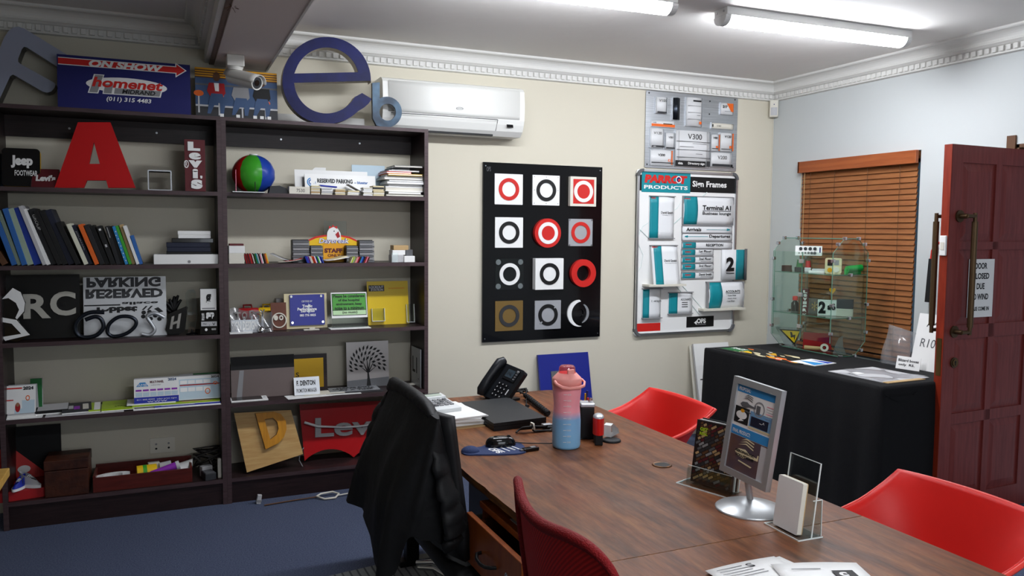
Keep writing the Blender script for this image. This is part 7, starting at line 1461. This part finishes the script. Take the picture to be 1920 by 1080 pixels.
m.rect(a_, c_, b_, d_, 'white', -.004, .004); m.rect(a_, d_-.022, b_, d_, 'sky', 0, .0004); m.text('PROPOSAL:', a_+.006, d_-.017, a_+.055, d_-.006, 'white', .0006, bold=.02)
ym = c_+.128; m.rect(a_, ym-.026, b_, ym, 'sky', 0, .0004); m.text('FINAL PRODUCT:', a_+.006, ym-.02, a_+.08, ym-.009, 'white', .0006, bold=.02)
m.rect(a_, c_, b_, ym-.027, P('sunset', '#4a4150', .4, var=('#6a4a3c', 9, (1, 1, 1), 2)), 0, .0004); m.rect(b_-.03, c_, b_, ym-.03, 'lightgrey', .0005, .0003)
def heli(cx, cz, s_, col, z):
    m.prism([(cx-.5*s_, cz), (cx-.36*s_, cz+.12*s_), (cx-.05*s_, cz+.16*s_), (cx+.12*s_, cz+.08*s_), (cx+.5*s_, cz+.03*s_), (cx+.52*s_, cz+.14*s_), (cx+.57*s_, cz+.14*s_), (cx+.56*s_, cz-.04*s_), (cx+.12*s_, cz-.06*s_), (cx-.1*s_, cz-.14*s_), (cx-.36*s_, cz-.12*s_)], z, z+.0004, col)
    for k in range(3): m.prism([(cx-.4*s_+.05*k*s_, cz+(.24+.08*k)*s_), (cx-.05*s_, cz+(.32+.08*k)*s_), (cx+.3*s_, cz+(.22+.1*k)*s_), (cx+.3*s_, cz+(.25+.1*k)*s_), (cx-.05*s_, cz+(.36+.08*k)*s_)], z, z+.0004, col)
    m.prism([(cx-.3*s_, cz-.28*s_), (cx+.3*s_, cz-.34*s_), (cx+.34*s_, cz-.3*s_), (cx-.28*s_, cz-.24*s_)], z, z+.0004, col)
heli(-.005, c_+.055, .09, 'cream', .0006); m.text('AERONAUTIC', -.05, c_+.056, .03, c_+.064, 'ink', .0012, bold=.05); m.text('SOLUTIONS', -.045, c_+.044, .03, c_+.052, 'ink', .0012, bold=.05)
heli(a_+.05, d_-.055, .06, 'midgrey', .0006); m.disc(b_-.06, d_-.055, .022, 'grey', .0004, .0004, hole=.018, n=24); m.rect(b_-.07, d_-.07, b_-.055, d_-.045, 'midgrey', .0009, .0003)
for k in range(7): m.rect(b_-.032, d_-.04-.007*k, b_-.004, d_-.038-.007*k, 'lightgrey' if k % 3 else 'pink', .0004, .0003)
m.rect(a_+.003, ym+.01, a_+.062, ym+.058, 'ink', .0004, .0003); m.disc(a_+.032, ym+.035, .022, 'white', .0008, .0003, .012); m.disc(a_+.034, ym+.048, .008, 'amber', .0010, .0003, .005); m.prism([(a_+.02, ym+.014), (a_+.045, ym+.02), (a_+.03, ym+.024)], .0008, .0011, 'white')
m.rect(a_+.066, ym+.006, b_-.004, ym+.056, P('dusk', '#6f9ac0', .5), .0004, .0003); m.rect(a_+.072, ym+.014, b_-.016, ym+.042, 'navy2', .0008, .0003); m.text('~^', b_-.05, ym+.028, b_-.03, ym+.036, 'white', .0012); m.rect(a_+.066, ym+.006, b_-.004, ym+.012, 'sand', .0009, .0003)
m.build('poster', t)
t = thing('note_holder', 'clear acrylic leaflet holder nearest the desk seam', 'holder', (1.53, 1.612, DZ0), (0, 0, D(-92)))
MB().box(-.068, -.035, 0, .068, .045, .003, 'acrylic').box(-.068, -.036, 0, .068, -.034, .0035, 'acrylic_edge').box(.067, -.035, 0, .0685, .045, .0035, 'acrylic_edge').box(-.0685, -.035, 0, -.067, .045, .0035, 'acrylic_edge').build('base_plate', t)
TN = Matrix.Rotation(D(-7), 4, 'X') @ face_T(0)
m = MB().tf(Matrix.Translation((.004, .012, 0)) @ TN); m.rect(-.055, 0, .06, .20, 'acrylic', 0, .003)
for q in ((-.0555, 0, -.054, .2), (.0585, 0, .0605, .2), (-.055, .1985, .06, .2)): m.rect(*q, 'acrylic_edge', -.0002, .0034)
m.build('back_sheet', t)
m = MB(); m.box(.06, .015, .003, .062, .045, .10, 'acrylic').box(.06, .0435, .003, .0625, .0455, .10, 'acrylic_edge').box(.06, .015, .099, .0625, .045, .1005, 'acrylic_edge').box(-.05, .043, .003, .062, .0445, .10, 'acrylic'); m.build('rear_pocket', t)
m = MB().tf(Matrix.Translation((0, -.006, .0035)) @ TN); m.prism(rrect(-.050, 0, .044, .138, .004), 0, .0145, 'white', side='offwhite'); m.prism(rrect(-.050, 0, .044, .1378, .004), -.003, -.0002, 'tan'); m.build('note_pad', None, (1.53, 1.612, DZ0), (0, 0, D(-92)), 'white note pad leaning in the small acrylic holder', 'note pad')
# printed papers in the foreground
for i, (x, y, rz, w_, h_, lb) in enumerate(((1.255, 1.335, 1, .21, .297, 'printed sheet with typed lines lying in the foreground'), (1.352, 1.262, -20, .21, .297, 'printed sheet with a black logo square in the foreground'), (1.29, 1.322, 8, .21, .297, 'plain white sheet between the two printed ones in the foreground'))):
    z = DZ0+(.004, .008, .002)[i]; m = MB(); n = 10
    m.grid(lambda u, v: (-w_/2+w_*u, -h_/2+h_*v, .003*math.sin(PI*u)+.006*v*v*(.4 if i != 1 else 1)), 8, 8, 'paper', .0008)
    m.T = Matrix.Translation((0, 0, .0095 if i == 1 else .0056))
    if i == 0:
        rg = random.Random(3)
        for k in range(7): m.rect(-.085, .13-.012*k, -.085+rg.uniform(.05, .15), .132-.012*k, 'midgrey', 0, .0002)
        m.text('S', .0, .115, .02, .135, 'darkgrey', 0, .0002)
    elif i == 1: m.rect(.02, .06, .07, .10, 'ink', 0, .0002); m.text('c', .03, .068, .05, .09, 'white', .0003, .0002, bold=.05); m.rect(-.07, .11, 0, .113, 'midgrey', 0, .0002)
    m.build('printed_sheet', None, (x, y, z), (0, 0, D(rz)), lb, 'paper', 'loose sheets on the near desk')
